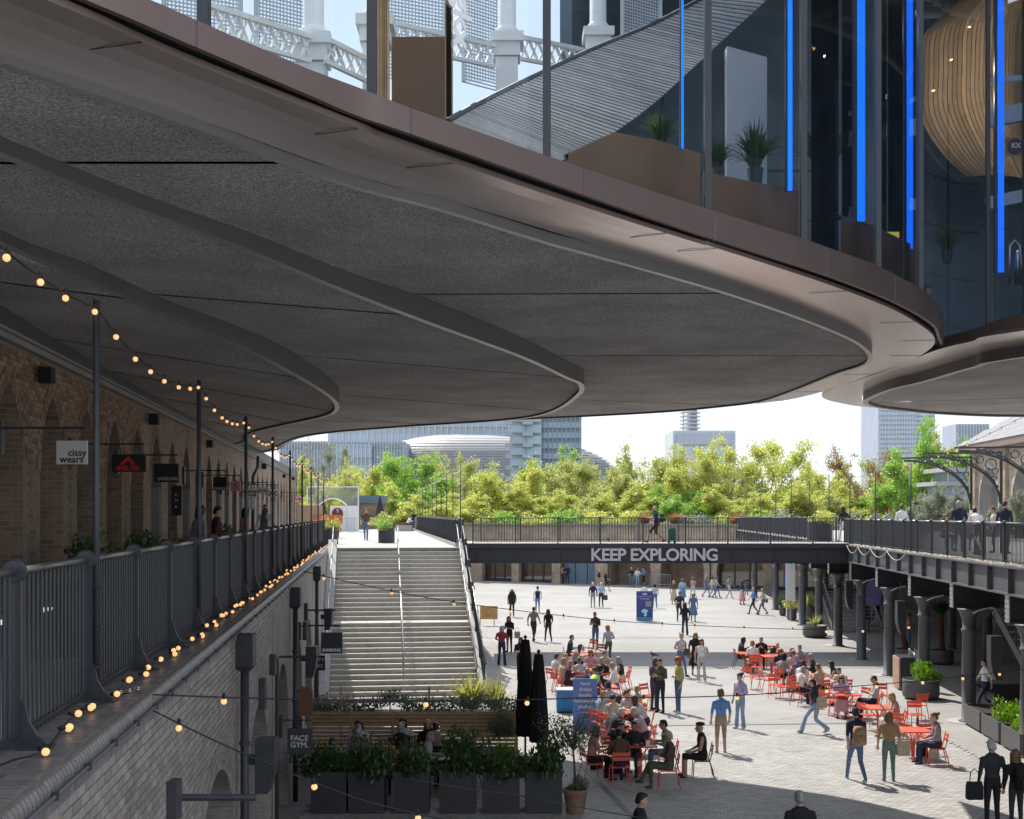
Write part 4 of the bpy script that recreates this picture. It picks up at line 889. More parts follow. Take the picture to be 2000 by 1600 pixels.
# shrubs along the top of the far wall
def bush_mesh(seed, n, size, sx=1, sz=.7):
    rng = np.random.default_rng(seed); d = rng.normal(size=(n,3)); d /= np.linalg.norm(d,axis=1)[:,None]; r_ = rng.random((n,1))**.4
    lob = rng.normal(size=(9,3))*.42; c = d*r_*.52+lob[rng.integers(0,9,n)]*np.array([1,1,.8]); c[:,2] = np.abs(c[:,2])*sz
    return mesh_np('foliage', leaf_quads(c*np.array([sx,sx,1]), size, rng), LEAF['green'])
BUSH = [bush_mesh(21,1500,.06), bush_mesh(22,1500,.06), bush_mesh(23,1100,.075)]
def bush(name, label, cat, p, sx, sz, leaf, group=None, k=0, parent=None):
    if parent is None:
        t = thing(name, label, cat, tuple(p), group); t.scale = (sx,sx,sz); b = inst(BUSH[k], 'foliage', t, rot=R.uniform(0,6)); st_ = MB()
        for i in range(5): a = i*1.256; st_.tube([W(0,0,-.1),W(.3*math.cos(a),.3*math.sin(a),.5)], [.02,.008], 4)
        inst(st_.mesh('stem', M['bark']), 'stem', t)
        obj_mat(b, LEAF[leaf]); return t
SL = [(690,'lime','yellow shrub behind the white kiosk'),(1035,'lime','yellow shrub above the bridge start'),(1100,'green','green shrub above the third bridge panel'),(1160,'lime','bright shrub above the letter K'),(1225,'lime','bright shrub above the letters EXP'),
      (1345,'sage','silvery shrub behind the walking man'),(1400,'lime','lime shrub above the end of the bridge letters'),(1470,'green','green shrub past the bridge letters'),(1535,'sage','silvery shrub left of the viaduct poles'),(1640,'sage','silvery shrub at the viaduct poles'),(1705,'olive','olive shrub between the viaduct poles'),(970,'green','green shrub near the stair head'),(930,'lime','yellow shrub near the stair head')]
for u, lf, lb in SL:
    s = su(u); p = FW(s, -1.5, 5.3); bush('shrub', lb, 'shrub', p, R.uniform(1.7,2.3), R.uniform(1.5,2.2), lf, 'shrubs along the far wall', R.randrange(3))
def grass_tuft(seed, n, ln, spread_, width, droop=.35):
    rng = np.random.default_rng(seed); V = []
    for i in range(n):
        az = rng.uniform(0,6.283); l = ln*rng.uniform(.55,1.1); out_ = spread_*rng.uniform(.1,1); wv = np.array([-math.sin(az),math.cos(az),0])*width*rng.uniform(.7,1.2); b0 = np.array([math.cos(az)*.06,math.sin(az)*.06,0])*rng.uniform(0,2)
        P = []
        for k in range(5):
            f = k/4; P.append(b0+np.array([math.cos(az)*out_*f**1.5, math.sin(az)*out_*f**1.5, l*(f-droop*(out_/spread_)*f**3)]))
        for k in range(4):
            w0, w1 = wv*(1-(k/4)**1.5), wv*(1-((k+1)/4)**1.5); V += [P[k]-w0, P[k]+w0, P[k+1]+w1, P[k+1]-w1]
    return np.array(V)
for u, lb in ((1250,'rusty feather grass behind the walking man'),(1310,'rusty feather grass just past the walking man'),(1430,'reddish grass clump above the bridge end'),(845,'brown grass at the far walkway railing')):
    p = FW(su(u), -1.0, 5.3); t = thing('ornamental_grass', lb, 'grass clump', tuple(p), 'ornamental grasses'); t.scale = (1.9,1.9,1.25)
    inst(mesh_np('blades', grass_tuft(int(u),500,1.1,.7,.012), LEAF['rust']), 'blades', t)
# ---- distant buildings, fins and blue-grey glass paled to stand for haze
M['far_glass'] = mat('pale_blue_glazing', (.42,.53,.62), .25, var=.12, vs=.2, spec=.8)
M['far_glass2'] = mat('blue_grey_glazing', (.26,.34,.43), .25, var=.15, vs=.2, spec=.8)
M['far_frame'] = mat('pale_cladding', (.55,.57,.60), .6, var=.06, vs=.1)
M['far_fin'] = mat('grey_blue_fin', (.40,.44,.51), .5, var=.08, vs=.1)
M['far_roof'] = mat('pale_metal_louvre', (.27,.26,.255), .55, metal=.1, var=.06, vs=.1)
fb_ = thing('barrel_roof_building', 'long pale building with louvred barrel shaped metal roof', 'building', tuple(at_y(960,HV,330)+Vector((0,0,-6))))
cx, cy = at_y(885,0,330).x, 345
for k in range(26):
    f0, f1 = k/26, (k+.6)/26
    def ring(f, dz=0):
        a = math.sqrt(max(.0004, 1-f**3.8)); o = []
        for i in range(25):
            th = math.pi*(1+i/24); o.append(W(cx+(47 if math.cos(th) > 0 else 27)*a*math.cos(th), cy+17*a*math.sin(th), 9+19.5*f+dz))
        return o
    mb = MB(); mb.strip(ring(f0), ring(f1)); mb.obj('roof_louvre', M['far_roof'], fb_, True)
mb = MB(); mb.strip([W((p.x-cx)*.985+cx,(p.y-cy)*.985+cy,0) for p in ring(0)], [W((p.x-cx)*.985+cx,(p.y-cy)*.985+cy,12) for p in ring(0)]); mb.obj('wall', M['far_fin'], fb_)
mb = MB()
for k in range(26):
    r0 = ring(k/26); r1 = ring((k+1)/26); mb.strip([W((p.x-cx)*.98+cx,(p.y-cy)*.98+cy,p.z) for p in r0], [W((p.x-cx)*.98+cx,(p.y-cy)*.98+cy,p.z) for p in r1])
mb.obj('roof_deck', M['far_fin'], fb_)
def facade(name, label, u0, u1, vt, Y, z0, depth, body, floors, fm, fins=0, fm2=None, rot=0, group=None):
    a, b = at_y(u0,0,Y).x, at_y(u1,0,Y).x; zt = CAMZ-(vt-HV)/FOC*Y; t = thing(name, label, 'building', ((a+b)/2, Y, z0), group)
    MB().box(((a+b)/2, Y+depth/2+.4, (z0+zt)/2), (b-a, depth, zt-z0)).obj('wall', body, t)
    fh = (zt-z0)/floors
    for i in range(floors): MB().box(((a+b)/2, Y+.25, z0+fh*(i+.5)), ((b-a)*.985, .4, fh*.55)).obj('window_band', fm, t)
    for i in range(fins): MB().box((a+(b-a)*(i+.5)/fins, Y, (z0+zt)/2), ((b-a)/fins*.22, .7, zt-z0)).obj('fin', fm2 or body, t)
    return t
facade('fin_clad_building', 'grey building with close vertical fins under the barrel roof', 545, 790, 862, 318, -2, 20, M['far_fin'], 3, M['far_glass2'], 44, M['far_frame'])
facade('glass_hall', 'small green glazed box between the grey fins', 655, 726, 868, 316, -2, 1, M['far_glass'], 6, M['far_glass'], 9, M['far_frame'])
pl = facade('roof_plant_block', 'pale rooftop plant block with ducts behind the barrel roof', 640, 1000, 812, 380, 0, 20, M['far_frame'], 8, M['far_glass'], 30, M['far_frame'])
tw = facade('apartment_tower', 'flat fronted apartment tower with stacked balconies', 1058, 1136, 780, 262, 0, 14, M['far_fin'], 14, M['far_glass'], 9, M['far_glass2'])
a, b = at_y(996,0,260).x, at_y(1058,0,260).x
for i in range(14):
    z = 2+i*2.35
    MB().box((a+2.0, 260, z+1.1), (3.6,.3,1.5)).obj('window', M['far_glass'], tw); MB().box((b-1.6, 259.4, z+1.1), (3.0,.3,1.7)).obj('window', M['far_glass'], tw)
    MB().box(((a+b)/2+.4, 258.6, z), (2.2,1.8,.9)).obj('balcony', M['far_fin'], tw); MB().box((a-.3, 258.8, z), (1.3,1.8,.9)).obj('balcony', M['far_fin'], tw)
MB().box(((a+b)/2, 268, 17), (b-a, 15, 34)).obj('side_wall', M['far_frame'], tw)
ob_ = facade('office_block', 'white framed office block beneath the telecom tower', 1315, 1437, 841, 700, 0, 40, M['far_frame'], 7, M['far_glass'], 4, M['far_frame'])
MB().box((at_y(1376,0,700).x, 699, CAMZ+145/2400*700), (32,1,6)).obj('top_band', M['far_fin'], ob_)
bt = thing('telecom_tower', 'round telecom tower with ringed dishes rising behind the office block', 'tower', tuple(at_y(1348,HV,1000)+Vector((0,0,-6))))
p = at_y(1348,0,1000); MB().lathe((p.x,1000,0), [(8,0),(8,62),(6.2,63),(5.6,100)], 18).obj('shaft', M['far_fin'], bt, True)
for i in range(9): MB().lathe((p.x,1000,66+i*3.1), [(7.2,0),(8.6,.3),(8.6,.9),(7.2,1.2)], 18).obj('dish_ring', M['far_frame'], bt)
gt = facade('glass_tower', 'tall blue glass tower close to the east roof edge', 1716, 1790, 785, 800, 0, 40, M['far_fin'], 26, M['far_glass'], 14, M['far_frame'])
a2, b2 = at_y(1790,0,803).x, at_y(1828,0,803).x; z2 = CAMZ+205/2400*803
MB().box(((a2+b2)/2, 815, z2/2), (b2-a2, 20, z2)).obj('side_wing', M['far_glass2'], gt)
for i in range(26): MB().box(((a2+b2)/2, 804.8, 2+i*z2/26), (b2-a2-.3,.6,1.6)).obj('window_band', M['far_glass'], gt)
facade('slotted_block', 'grey roofline block with slotted parapet behind the slate roof', 1868, 1933, 828, 620, 0, 20, M['far_fin'], 10, M['far_glass2'], 11, M['far_frame'])
pv_ = thing('terraced_pavilion', 'terraced pavilion with flat roofs among the trees near the arches', 'building', tuple(at_y(1860,HV,105)))
for k, (u0, u1, v) in enumerate(((1838,1892,918),(1824,1892,945),(1835,1892,972))):
    a, b = at_y(u0,v,104), at_y(u1,v,104); MB().box(((a.x+b.x)/2,106,a.z),(b.x-a.x,5,.35)).obj('flat_roof', M['concrete'], pv_); MB().box(((a.x+b.x)/2+.4,106.2,a.z-.6),(b.x-a.x-1,4,.85)).obj('storey', M['far_glass2'], pv_); MB().box((a.x+.6,104,a.z-.6),(.08,.08,.9)).obj('post', M['far_frame'], pv_)
for u, vt, wp, lb in ((1806,955,70,'silvery olive tree on the viaduct terrace'),(1852,960,75,'second silvery olive tree near the arched building'),(1985,945,80,'silvery olive tree in front of the second arch')): tree(4, u, vt, 62 if u > 1900 else 78, wp, 'sage', lb, 5.04, 'olive trees on the viaduct', 'olive_tree')
# ================================================================ GLAZED STOREY
G = inset(Fb, .12)
def g_at(u):    # the glazing line seen at that bearing
    best = min(range(len(G)), key=lambda i: abs(HU+FOC*G[i].x/G[i].y-u) if 6 < G[i].y < 22.3 else 1e9)
    i = best; return G[i], i
gs = thing('glass_storey', 'tall glass front of the upper storey above the bronze fascia', 'glazing', (2,14,9.7))
ii = [8]+[g_at(u)[1] for u in (395,722,1075,1370,1570,1715,1800)]
for a, b in zip(ii[:-1], ii[1:]):
    mb = MB(); mb.strip([W(p.x,p.y,ZFB+.1) for p in G[a:b+1]], [W(p.x,p.y,18.9) for p in G[a:b+1]]); mb.obj('glass_pane', M['glass'], gs, True)
for i in ii[1:]:
    p = G[i]; MB().bar(W(p.x,p.y,ZFB+.05), W(p.x,p.y,18.9), .075, .10).obj('mullion', M['iron'], gs)
eg = thing('glass_storey', 'dark glass front above the east roof fascia', 'glazing', (9,23,9.7))
eG = [W(p.x+.12,p.y,ZFB) for p in ef if 13 < p.y < 31 and p.x < 13.5]
mb = MB(); mb.strip(eG, [W(p.x,p.y,18.9) for p in eG]); mb.obj('glass_pane', M['glass_east'], eg, False)
for u in (1925,2010):
    p = min(eG, key=lambda q: abs(HU+FOC*q.x/q.y-u)); MB().bar(p, W(p.x,p.y,18.9), .07, .07).obj('mullion', M['iron'], eg)
# white colonnade reflected in the glass, built as solid columns inside
for k, (u, vb, Y, lab) in enumerate(((612,75,13.2,'reflected white column with square base nearest the roof edge start'),(990,72,15.6,'reflected white column beside the vertical lettering'),(1168,62,17.0,'reflected white column against the ribbed sweep'),(735,40,13.9,'reflected white column just left of the vertical lettering'))):
    p = at_y(u, vb, Y); t = thing('reflection_column', lab, 'column', (p.x,Y,ZFB+.04), 'reflected white columns')
    MB().lathe((p.x,Y,p.z), [(.17,0),(.17,.05),(.13,.1),(.115,.12),(.11,4.0)], 14).obj('shaft', M['white'], t, True)
    mb = MB().box((p.x,Y,p.z-.06),(.42,.42,.12)); mb.box((p.x,Y,p.z-.2),(.34,.34,.18)); mb.obj('base', M['white'], t)
    MB().box((p.x,Y,(p.z-.3+ZFB+.04)/2),(.28,.28,p.z-.3-ZFB-.04)).obj('pedestal', M['white'], t)
def lattice(u0, v0, u1, v1, Y0, Y1, h, label):  # railing reflected in the glass, modelled as bars behind it
    a, b = at_y(u0,v0,Y0), at_y(u1,v1,Y1); t = thing('reflection_balustrade', label, 'balustrade', tuple(a), 'reflected lattice balustrades'); mb = MB(); n = max(3, int((b-a).length/.16)); up = Vector((0,0,h))
    MB().bar(a+up, b+up, .06, .05).obj('top_rail', M['white'], t); MB().bar(a, b, .05, .04).obj('bottom_rail', M['white'], t)
    for i in range(n):
        p, q = a+(b-a)*(i/n), a+(b-a)*((i+1)/n); MB().bar(p, q+up, .035, .02).obj('lattice_bar', M['white'], t); MB().bar(q, p+up, .035, .02).obj('lattice_bar', M['white'], t)
lattice(395,60,605,120,11.6,13.0,.26,'reflected white lattice balustrade starting at the first fascia joint')
lattice(635,120,730,165,13.0,13.8,.24,'short reflected white lattice balustrade behind the first column')
lattice(745,85,965,130,14,15.4,.26,'reflected white lattice balustrade behind the vertical lettering')
lattice(1015,115,1150,140,15.8,16.8,.28,'reflected white lattice balustrade between the two later columns')
# fine mesh of the same reflection, built as wires behind the columns
M['mesh'] = mat('pale_reflection_mesh', (.52,.55,.58), .5, var=.15, vs=6)
def screen(u0, u1, vb, Y, label, d=.05):
    t = thing('reflection_mesh', label, 'screen', tuple(at_y((u0+u1)/2, vb, Y)), 'reflected mesh panels'); a, b = at_y(u0,vb,Y), at_y(u1,vb,Y+.4); zt = at_y(0,-60,Y).z
    MB().bar(a, W(a.x,a.y,zt), .05).obj('frame_post', M['far_frame'], t); MB().bar(b, W(b.x,b.y,zt), .05).obj('frame_post', M['far_frame'], t)
    mb = MB(); n = int((b-a).length/d)
    for i in range(n): p = a+(b-a)*(i/n); mb.bar(p, W(p.x,p.y,zt), .016)
    for i in range(int((zt-a.z)/d)): z = a.z+i*d; mb.bar(W(a.x,a.y,z), W(b.x,b.y,z), .016)
    o = mb.obj('mesh_wires', M['mesh'], t); o['kind'] = 'stuff'
screen(320,470,90,16,'reflected pale mesh at the fascia start'); screen(500,600,120,16.5,'reflected pale mesh left of the first column'); screen(745,870,150,17.5,'reflected pale mesh behind the vertical lettering'); screen(905,975,160,18,'narrow reflected pale mesh beside the second column'); screen(1215,1290,150,19,'narrow reflected mesh near the ribbed sweep')
tt = thing('vertical_lettering', 'white letters gkx running down inside the glass', 'lettering', tuple(at_y(905,50,11.3)))
p, i = g_at(905); tang = (G[i+1]-G[i-1]).normalized(); q = at_y(902,42,p.y+.05)
put_text(tt, 'gkx', .33, M['lwhite'], (q.x,q.y,q.z), (0,0,-1), tang, extr=.003, bold=.008)
wb = thing('warm_wood_screen', 'tall amber timber screens in the room behind the glass', 'screen', tuple(at_y(770,200,12.4)))
for u0, u1 in ((740,762),(872,884)):
    a = at_y(u0,240,12.8); b = at_y(u1,240,12.8)
    for k in range(5): f = k/5; MB().box((a.x+(b.x-a.x)*f,12.8,11.2),(.03,.04,2.3)).obj('slat', M['oak'], wb)
MB().box((at_y(820,200,13.2).x,13.3,10.6),(.62,.05,1.9)).obj('panel', M['barfront'], wb)
# ribbed sweep of the outer roof seen through the glass
rs = thing('ribbed_roof_sweep', 'grey ribbed tile sweep curving up behind the glass', 'roof', tuple(at_y(1100,300,13.5)))
upc = smooth_path([at_y(u,v,y) for u, v, y in ((875,236,11.7),(930,205,12.3),(1040,150,13.4),(1160,95,14.6),(1290,40,15.8),(1420,-30,17))], 8)
loc_ = smooth_path([at_y(u,v,y) for u, v, y in ((1085,318,12.7),(1150,290,13.3),(1260,215,14.3),(1345,140,15.2),(1420,70,16),(1530,-30,17.2))], 8)
n = len(upc)
for i in range(n-1):
    for h_ in (0,.5):
        f0, f1 = h_+.04, h_+.42
        a0, a1 = upc[i].lerp(upc[i+1],f0), upc[i].lerp(upc[i+1],f1); b0, b1 = loc_[i].lerp(loc_[i+1],f0), loc_[i].lerp(loc_[i+1],f1)
        d_ = Vector((0,.05,0)); MB().hexa([a0+d_,b0+d_,b1+d_,a1+d_,a0,b0,b1,a1]).obj('tile_row', M['ribbed'], rs)
mb = MB(); mb.strip([p+Vector((0,.06,0)) for p in upc], [p+Vector((0,.06,0)) for p in loc_]); mb.obj('underlay', M['iron_mid'], rs)
MB().tube(upc, .03, 6).obj('edge_trim', M['iron'], rs)
# bar fronts, panels and light strips
bf = thing('bar_front', 'brown panelled bar front low behind the glass', 'bar', tuple(at_y(1250,330,14)))
def inner_wall(root, us, vts, off, nm, mt):
    pts = [(g_at(u)[0], u, v) for u, v in zip(us, vts)]; A, B_ = [], []
    for p, u, v in pts: Y = p.y+off; q = at_y(u, v, Y); A.append(W(q.x,Y,ZFB+.05)); B_.append(q)
    mb = MB(); mb.strip(A, B_); mb.strip(B_, [q+Vector((-.1,.15,0)) for q in B_]); mb.obj(nm, mt, root)
inner_wall(bf, (1110,1200,1290,1368), (300,258,275,300), .9, 'front_panel', M['barfront'])
inner_wall(bf, (1372,1470,1560), (335,355,372), 1.2, 'front_panel', M['barfront'])
inner_wall(bf, (1642,1705,1790), (420,440,482), .8, 'front_panel', M['barfront'])
wp = thing('pale_display_wall', 'tall pale grey display panel behind the glass', 'panel', tuple(at_y(1455,200,18.5)))
a, b = at_y(1420,90,18.3), at_y(1498,112,19); MB().hexa([W(a.x,a.y,10.6),W(b.x,b.y,10.4),W(b.x,b.y+.2,10.4),W(a.x,a.y+.2,10.6),a,b,b+Vector((0,.2,0)),a+Vector((0,.2,0))]).obj('board', M['far_frame'], wp)
for k, (u, v1, wpx, lb) in enumerate(((1543,372,8,'blue light strip nearest the pale display panel'),(1682,432,14,'brightest wide blue light strip'),(1777,486,11,'blue light strip at the corner of the glass'),(1955,532,11,'blue light strip inside the east glass'),(1333,290,4,'thin blue light strip beside the ribbed sweep'))):
    Y = (g_at(u)[0].y+.9) if u < 1900 else 24.2; p = at_y(u, v1, Y); t = thing('light_strip', lb, 'light strip', tuple(p), 'blue light strips')
    wd = wpx/FOC*Y; MB().box((p.x,Y,(p.z+18.5)/2),(wd,.03,18.5-p.z)).obj('tube', M['led'], t); MB().box((p.x-wd*.8,Y+.05,(p.z+18.5)/2),(wd*.5,.06,18.5-p.z)).obj('housing', M['iron'], t)
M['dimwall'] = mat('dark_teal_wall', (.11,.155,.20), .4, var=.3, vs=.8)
iw = thing('interior_partition', 'dark interior walls of the glazed storey', 'partition', (6,28,9.7))
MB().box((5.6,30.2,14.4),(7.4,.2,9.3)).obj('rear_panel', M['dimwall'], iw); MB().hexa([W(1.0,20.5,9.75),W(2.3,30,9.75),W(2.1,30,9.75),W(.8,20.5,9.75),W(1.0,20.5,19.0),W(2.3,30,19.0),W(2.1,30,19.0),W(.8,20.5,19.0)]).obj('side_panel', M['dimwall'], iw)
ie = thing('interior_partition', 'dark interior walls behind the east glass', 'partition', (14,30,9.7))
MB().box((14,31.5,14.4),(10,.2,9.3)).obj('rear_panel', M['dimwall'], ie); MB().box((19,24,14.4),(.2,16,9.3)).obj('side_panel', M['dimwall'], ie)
for k in range(3): MB().box((3.6+k*1.5,29.4,13.2),(.06,.06,6.5)).obj('frame_post', M['iron'], iw)
for z in (11,12.2,13.4,14.6): MB().box((5,29.4,z),(5.5,.05,.05)).obj('frame_rail', M['iron'], iw)
fg = thing('glass_fin', 'faint bluish glass fins behind the front glazing', 'glass fin', (5,18,9.7))
M['fin'] = glassmat('blue_tinted_glass', (.45,.62,.85), 0, 1.2)
for u0, u1, Y in ((1585,1638,18.6),(1645,1668,19),(1735,1770,20.5),(1720,1732,20)):
    a, b = at_y(u0,0,Y), at_y(u1,0,Y+.5); MB().hexa([W(a.x,a.y,9.8),W(b.x,b.y,9.8),W(b.x,b.y+.02,9.8),W(a.x,a.y+.02,9.8),W(a.x,a.y,16.3),W(b.x,b.y,16.3),W(b.x,b.y+.02,16.3),W(a.x,a.y+.02,16.3)]).obj('fin_pane', M['fin'], fg)
# oak lined bowl of the ceiling behind the east glass
ok = thing('oak_ceiling', 'curved oak slatted ceiling behind the east glass', 'ceiling lining', tuple(at_y(1870,150,27)))
le = smooth_path([at_y(u,v,28.0) for u, v in ((1905,-25),(1842,30),(1802,75),(1797,150),(1799,230),(1840,300),(1888,345))], 6)
ri = smooth_path([at_y(u,v,29.2) for u, v in ((2060,-25),(2050,40),(2045,90),(2040,160),(2040,240),(2040,330),(2040,420))], 6)
for k in range(40):
    f0, f1 = k/40, (k+.86)/40; bow = lambda f: -1.3*math.sin(math.pi*f)
    A = [a.lerp(b,f0)+Vector((0,bow(f0),0)) for a, b in zip(le, ri)]; B_ = [a.lerp(b,f1)+Vector((0,bow(f1),0)) for a, b in zip(le, ri)]
    mb = MB(); mb.strip(A, B_); mb.obj('slat', M['oak'], ok, True)
mb = MB(); mb.strip([p+Vector((0,.5,0)) for p in le], [p+Vector((0,.5,0)) for p in ri]); mb.obj('backing', M['dimwall'], ok)
for u0, v0, u1, v1, hh in ((1928,232,2160,190,34),(1926,398,2160,350,24),(1928,160,2160,135,10)):  # white streaks of reflection, built as boards behind the east glass
    a, b = at_y(u0,v0,25.2), at_y(u1,v1,25.0); t = thing('reflection_streak', {232:'broad white reflected streak beside the KX sign',398:'white reflected streak below the KX sign',290:'short white reflected streak under the oak ceiling',160:'thin white reflected streak high above the KX sign',432:'small white reflected streak below the oak ceiling'}[v0], 'reflected streak', tuple(a), 'white reflected streaks')
    MB().bar(a, b, .12, hh/FOC*25).obj('streak_board', M['far_frame'], t)
kx = thing('round_sign', 'round purple sign lettered KX behind the east glass', 'sign', tuple(at_y(1983,285,24)))
p = at_y(1984,285,24.0); MB().box((p.x+.05,24.06,p.z),(.46,.03,.36)).obj('board', M['oak'], kx)
d = MB(); d.loft([[W(p.x+.15*math.cos(6.2832*k/20),y,p.z+.15*math.sin(6.2832*k/20)) for k in range(20)] for y in (24.0,24.04)]); d.obj('disc', mat('plum_disc', (.09,.012,.05), .4), kx)
put_text(kx, 'KX', .13, M['lwhite'], (p.x,23.99,p.z), (1,0,0), bold=.004)
mc = thing('drinks_machine', 'chrome drinks machine behind the east glass', 'machine', tuple(at_y(1985,530,24)))
p = at_y(1984,525,24); MB().tube([W(p.x-.12,24,p.z-.3),W(p.x-.12,24,p.z+.45),W(p.x-.02,24,p.z+.55),W(p.x+.08,24,p.z+.45),W(p.x+.08,24,p.z-.3)], .025, 8).obj('frame', M['steel'], mc, True); MB().lathe((p.x+.1,24.1,p.z-.3), [(.09,0),(.09,.6),(.05,.68)], 12).obj('body', M['steel'], mc, True)
def indoor_plant(u, v, Y, s, lab, n=26):
    p = at_y(u,v,Y); t = thing('indoor_palm', lab, 'plant', tuple(p), 'plants behind the glass'); t.scale = (s,s,s)
    inst(mesh_np('fronds', grass_tuft(int(u),n*6,1.0,.8,.03,.6), LEAF['dark']), 'fronds', t); MB_ = MB().lathe((0,0,-.35), [(.12,0),(.16,.35)], 10); inst(MB_.mesh('pot', M['iron']), 'pot', t)
indoor_plant(1475,330,17.5,.75,'leafy palm in front of the pale display panel'); indoor_plant(1610,330,19.5,.9,'palm behind the wide blue light strip'); indoor_plant(1290,280,15.5,.5,'grassy plant at the end of the ribbed sweep'); indoor_plant(1850,490,26,.75,'spiky plant beside the dark figure'); indoor_plant(1400,330,17,.5,'small plant beside the dark mullion')
sc_ = thing('colour_screen', 'small yellow and magenta screen glowing behind the glass', 'screen', tuple(at_y(1740,470,20.5)))
p = at_y(1738,470,20.3); MB().box((p.x,20.3,p.z),(.3,.03,.28)).obj('screen_face', mat('yellow_screen', (.5,.4,.03), .4, var=0, emit=(.8,.6,.05), es=.25), sc_); MB().box((p.x-.02,20.27,p.z-.03),(.1,.02,.12)).obj('magenta_patch', mat('magenta_patch', (.5,.05,.4), .4, var=0, emit=(.7,.1,.6), es=.25), sc_)

# the small ceiling spotlights seen glowing behind the glass
for k, (u, v, Y, lb) in enumerate(((1893,54,25.5,'upper spotlight in the oak ceiling'),(1857,118,25.4,'middle spotlight in the oak ceiling'),(1822,178,25.6,'lower spotlight in the oak ceiling'),(1650,40,20.5,'spotlight between the blue light strips'))):
    p = at_y(u, v, Y); t = thing('ceiling_spotlight', lb, 'spotlight', tuple(p), 'ceiling spotlights'); MB().lathe(tuple(p), [(.03,0),(.035,.02),(.02,.03)], 10).obj('housing', M['bulb'], t)
    ld = bpy.data.lights.new('spot_glow', 'POINT'); ld.energy = 30; ld.color = (1,.85,.68); ld.shadow_soft_size = .02; lo = bpy.data.objects.new('spot_glow', ld); C.objects.link(lo); lo.parent = t; lo.location = (.2,-.1,-.2)
# ================================================================ FURNITURE, PLANTERS
def put(root_mesh_list, name, label, cat, loc, rz, group=None):
    t = thing(name, label, cat, tuple(loc), group, rz)
    for nm, me in root_mesh_list: inst(me, nm, t)
    return t
RC = M['redchair']
def chair_parts(mt, arms=False):
    P = []
    s = MB()
    for k in range(6): s.box((0,-.16+k*.066,.445),(.40,.052,.018))
    P.append(('seat', s.mesh('seat', mt)))
    b = MB()
    for k in range(2): b.box((0,-.235-k*.016,.66+k*.11),(.41,.018,.085))
    P.append(('backrest', b.mesh('backrest', mt)))
    for x in (-.2,.2):
        P.append(('leg', MB().tube([W(x,-.17,.44),W(x,-.20,.55),W(x*1.02,-.26,.84)], .013, 6).tube([W(x,-.17,.44),W(x*1.02,-.235,.25),W(x*1.05,-.28,0)], .013, 6).mesh('leg', mt)))
        P.append(('leg', MB().tube([W(x,-.17,.435),W(x,.17,.435),W(x*1.02,.205,.40),W(x*1.05,.23,0)], .013, 6).mesh('leg', mt)))
        if arms: P.append(('armrest', MB().tube([W(x*1.05,-.225,.66),W(x*1.15,.0,.67),W(x*1.15,.16,.66),W(x*1.12,.20,.60),W(x*1.05,.2,.42)], .012, 6).mesh('armrest', mt)))
    return P
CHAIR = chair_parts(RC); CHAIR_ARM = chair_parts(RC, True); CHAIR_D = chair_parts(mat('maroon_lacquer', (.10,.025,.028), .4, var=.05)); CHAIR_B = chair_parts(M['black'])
tbp = MB().box((0,0,.735),(.8,.8,.02)); tbp.box((0,0,.715),(.74,.74,.02))
leg_ = MB()
for a in (0,math.pi/2,math.pi,3*math.pi/2): leg_.tube([W(.03*math.cos(a),.03*math.sin(a),.02),W(.05*math.cos(a),.05*math.sin(a),.45),W(.3*math.cos(a),.3*math.sin(a),.71)], .016, 6)
bs_ = MB().box((0,0,.012),(.5,.06,.024)); bs_.box((0,0,.0121),(.06,.5,.025))
TABLE = [('table_top', tbp.mesh('table_top', RC)), ('pedestal', leg_.mesh('pedestal', RC)), ('base', bs_.mesh('base', RC))]
def gp(u, v, z=0): return at(u, v, z)
TBL = [(1135,1278,.1,'red table at the back of the crowded cluster'),(1160,1308,.05,'red table in the middle of the crowded cluster'),(1180,1340,.1,'red table right behind the blue price board'),(1213,1390,.15,'red table heaped with food before the white haired woman'),(1222,1419,.0,'red table just behind the two men facing the camera'),(1248,1453,.05,'nearest red table with coffee cups on it'),
       (1458,1275,.2,'small red table used by the woman reading her phone'),(1507,1281,.1,'red table holding a black bin pot'),(1545,1302,.25,'red table between the blond women in sunglasses'),(1598,1318,.2,'red table before the woman with long dark hair'),(1652,1355,.05,'red table with an open newspaper'),(1716,1381,.1,'red table beside the blond woman drinking'),(1783,1425,.05,'red table with a purple bottle on it')]
for u, v, a, lb in TBL:
    p = gp(u, v, .74); put(TABLE, 'cafe_table', lb, 'table', (p.x,p.y,0), a, 'red cafe tables')
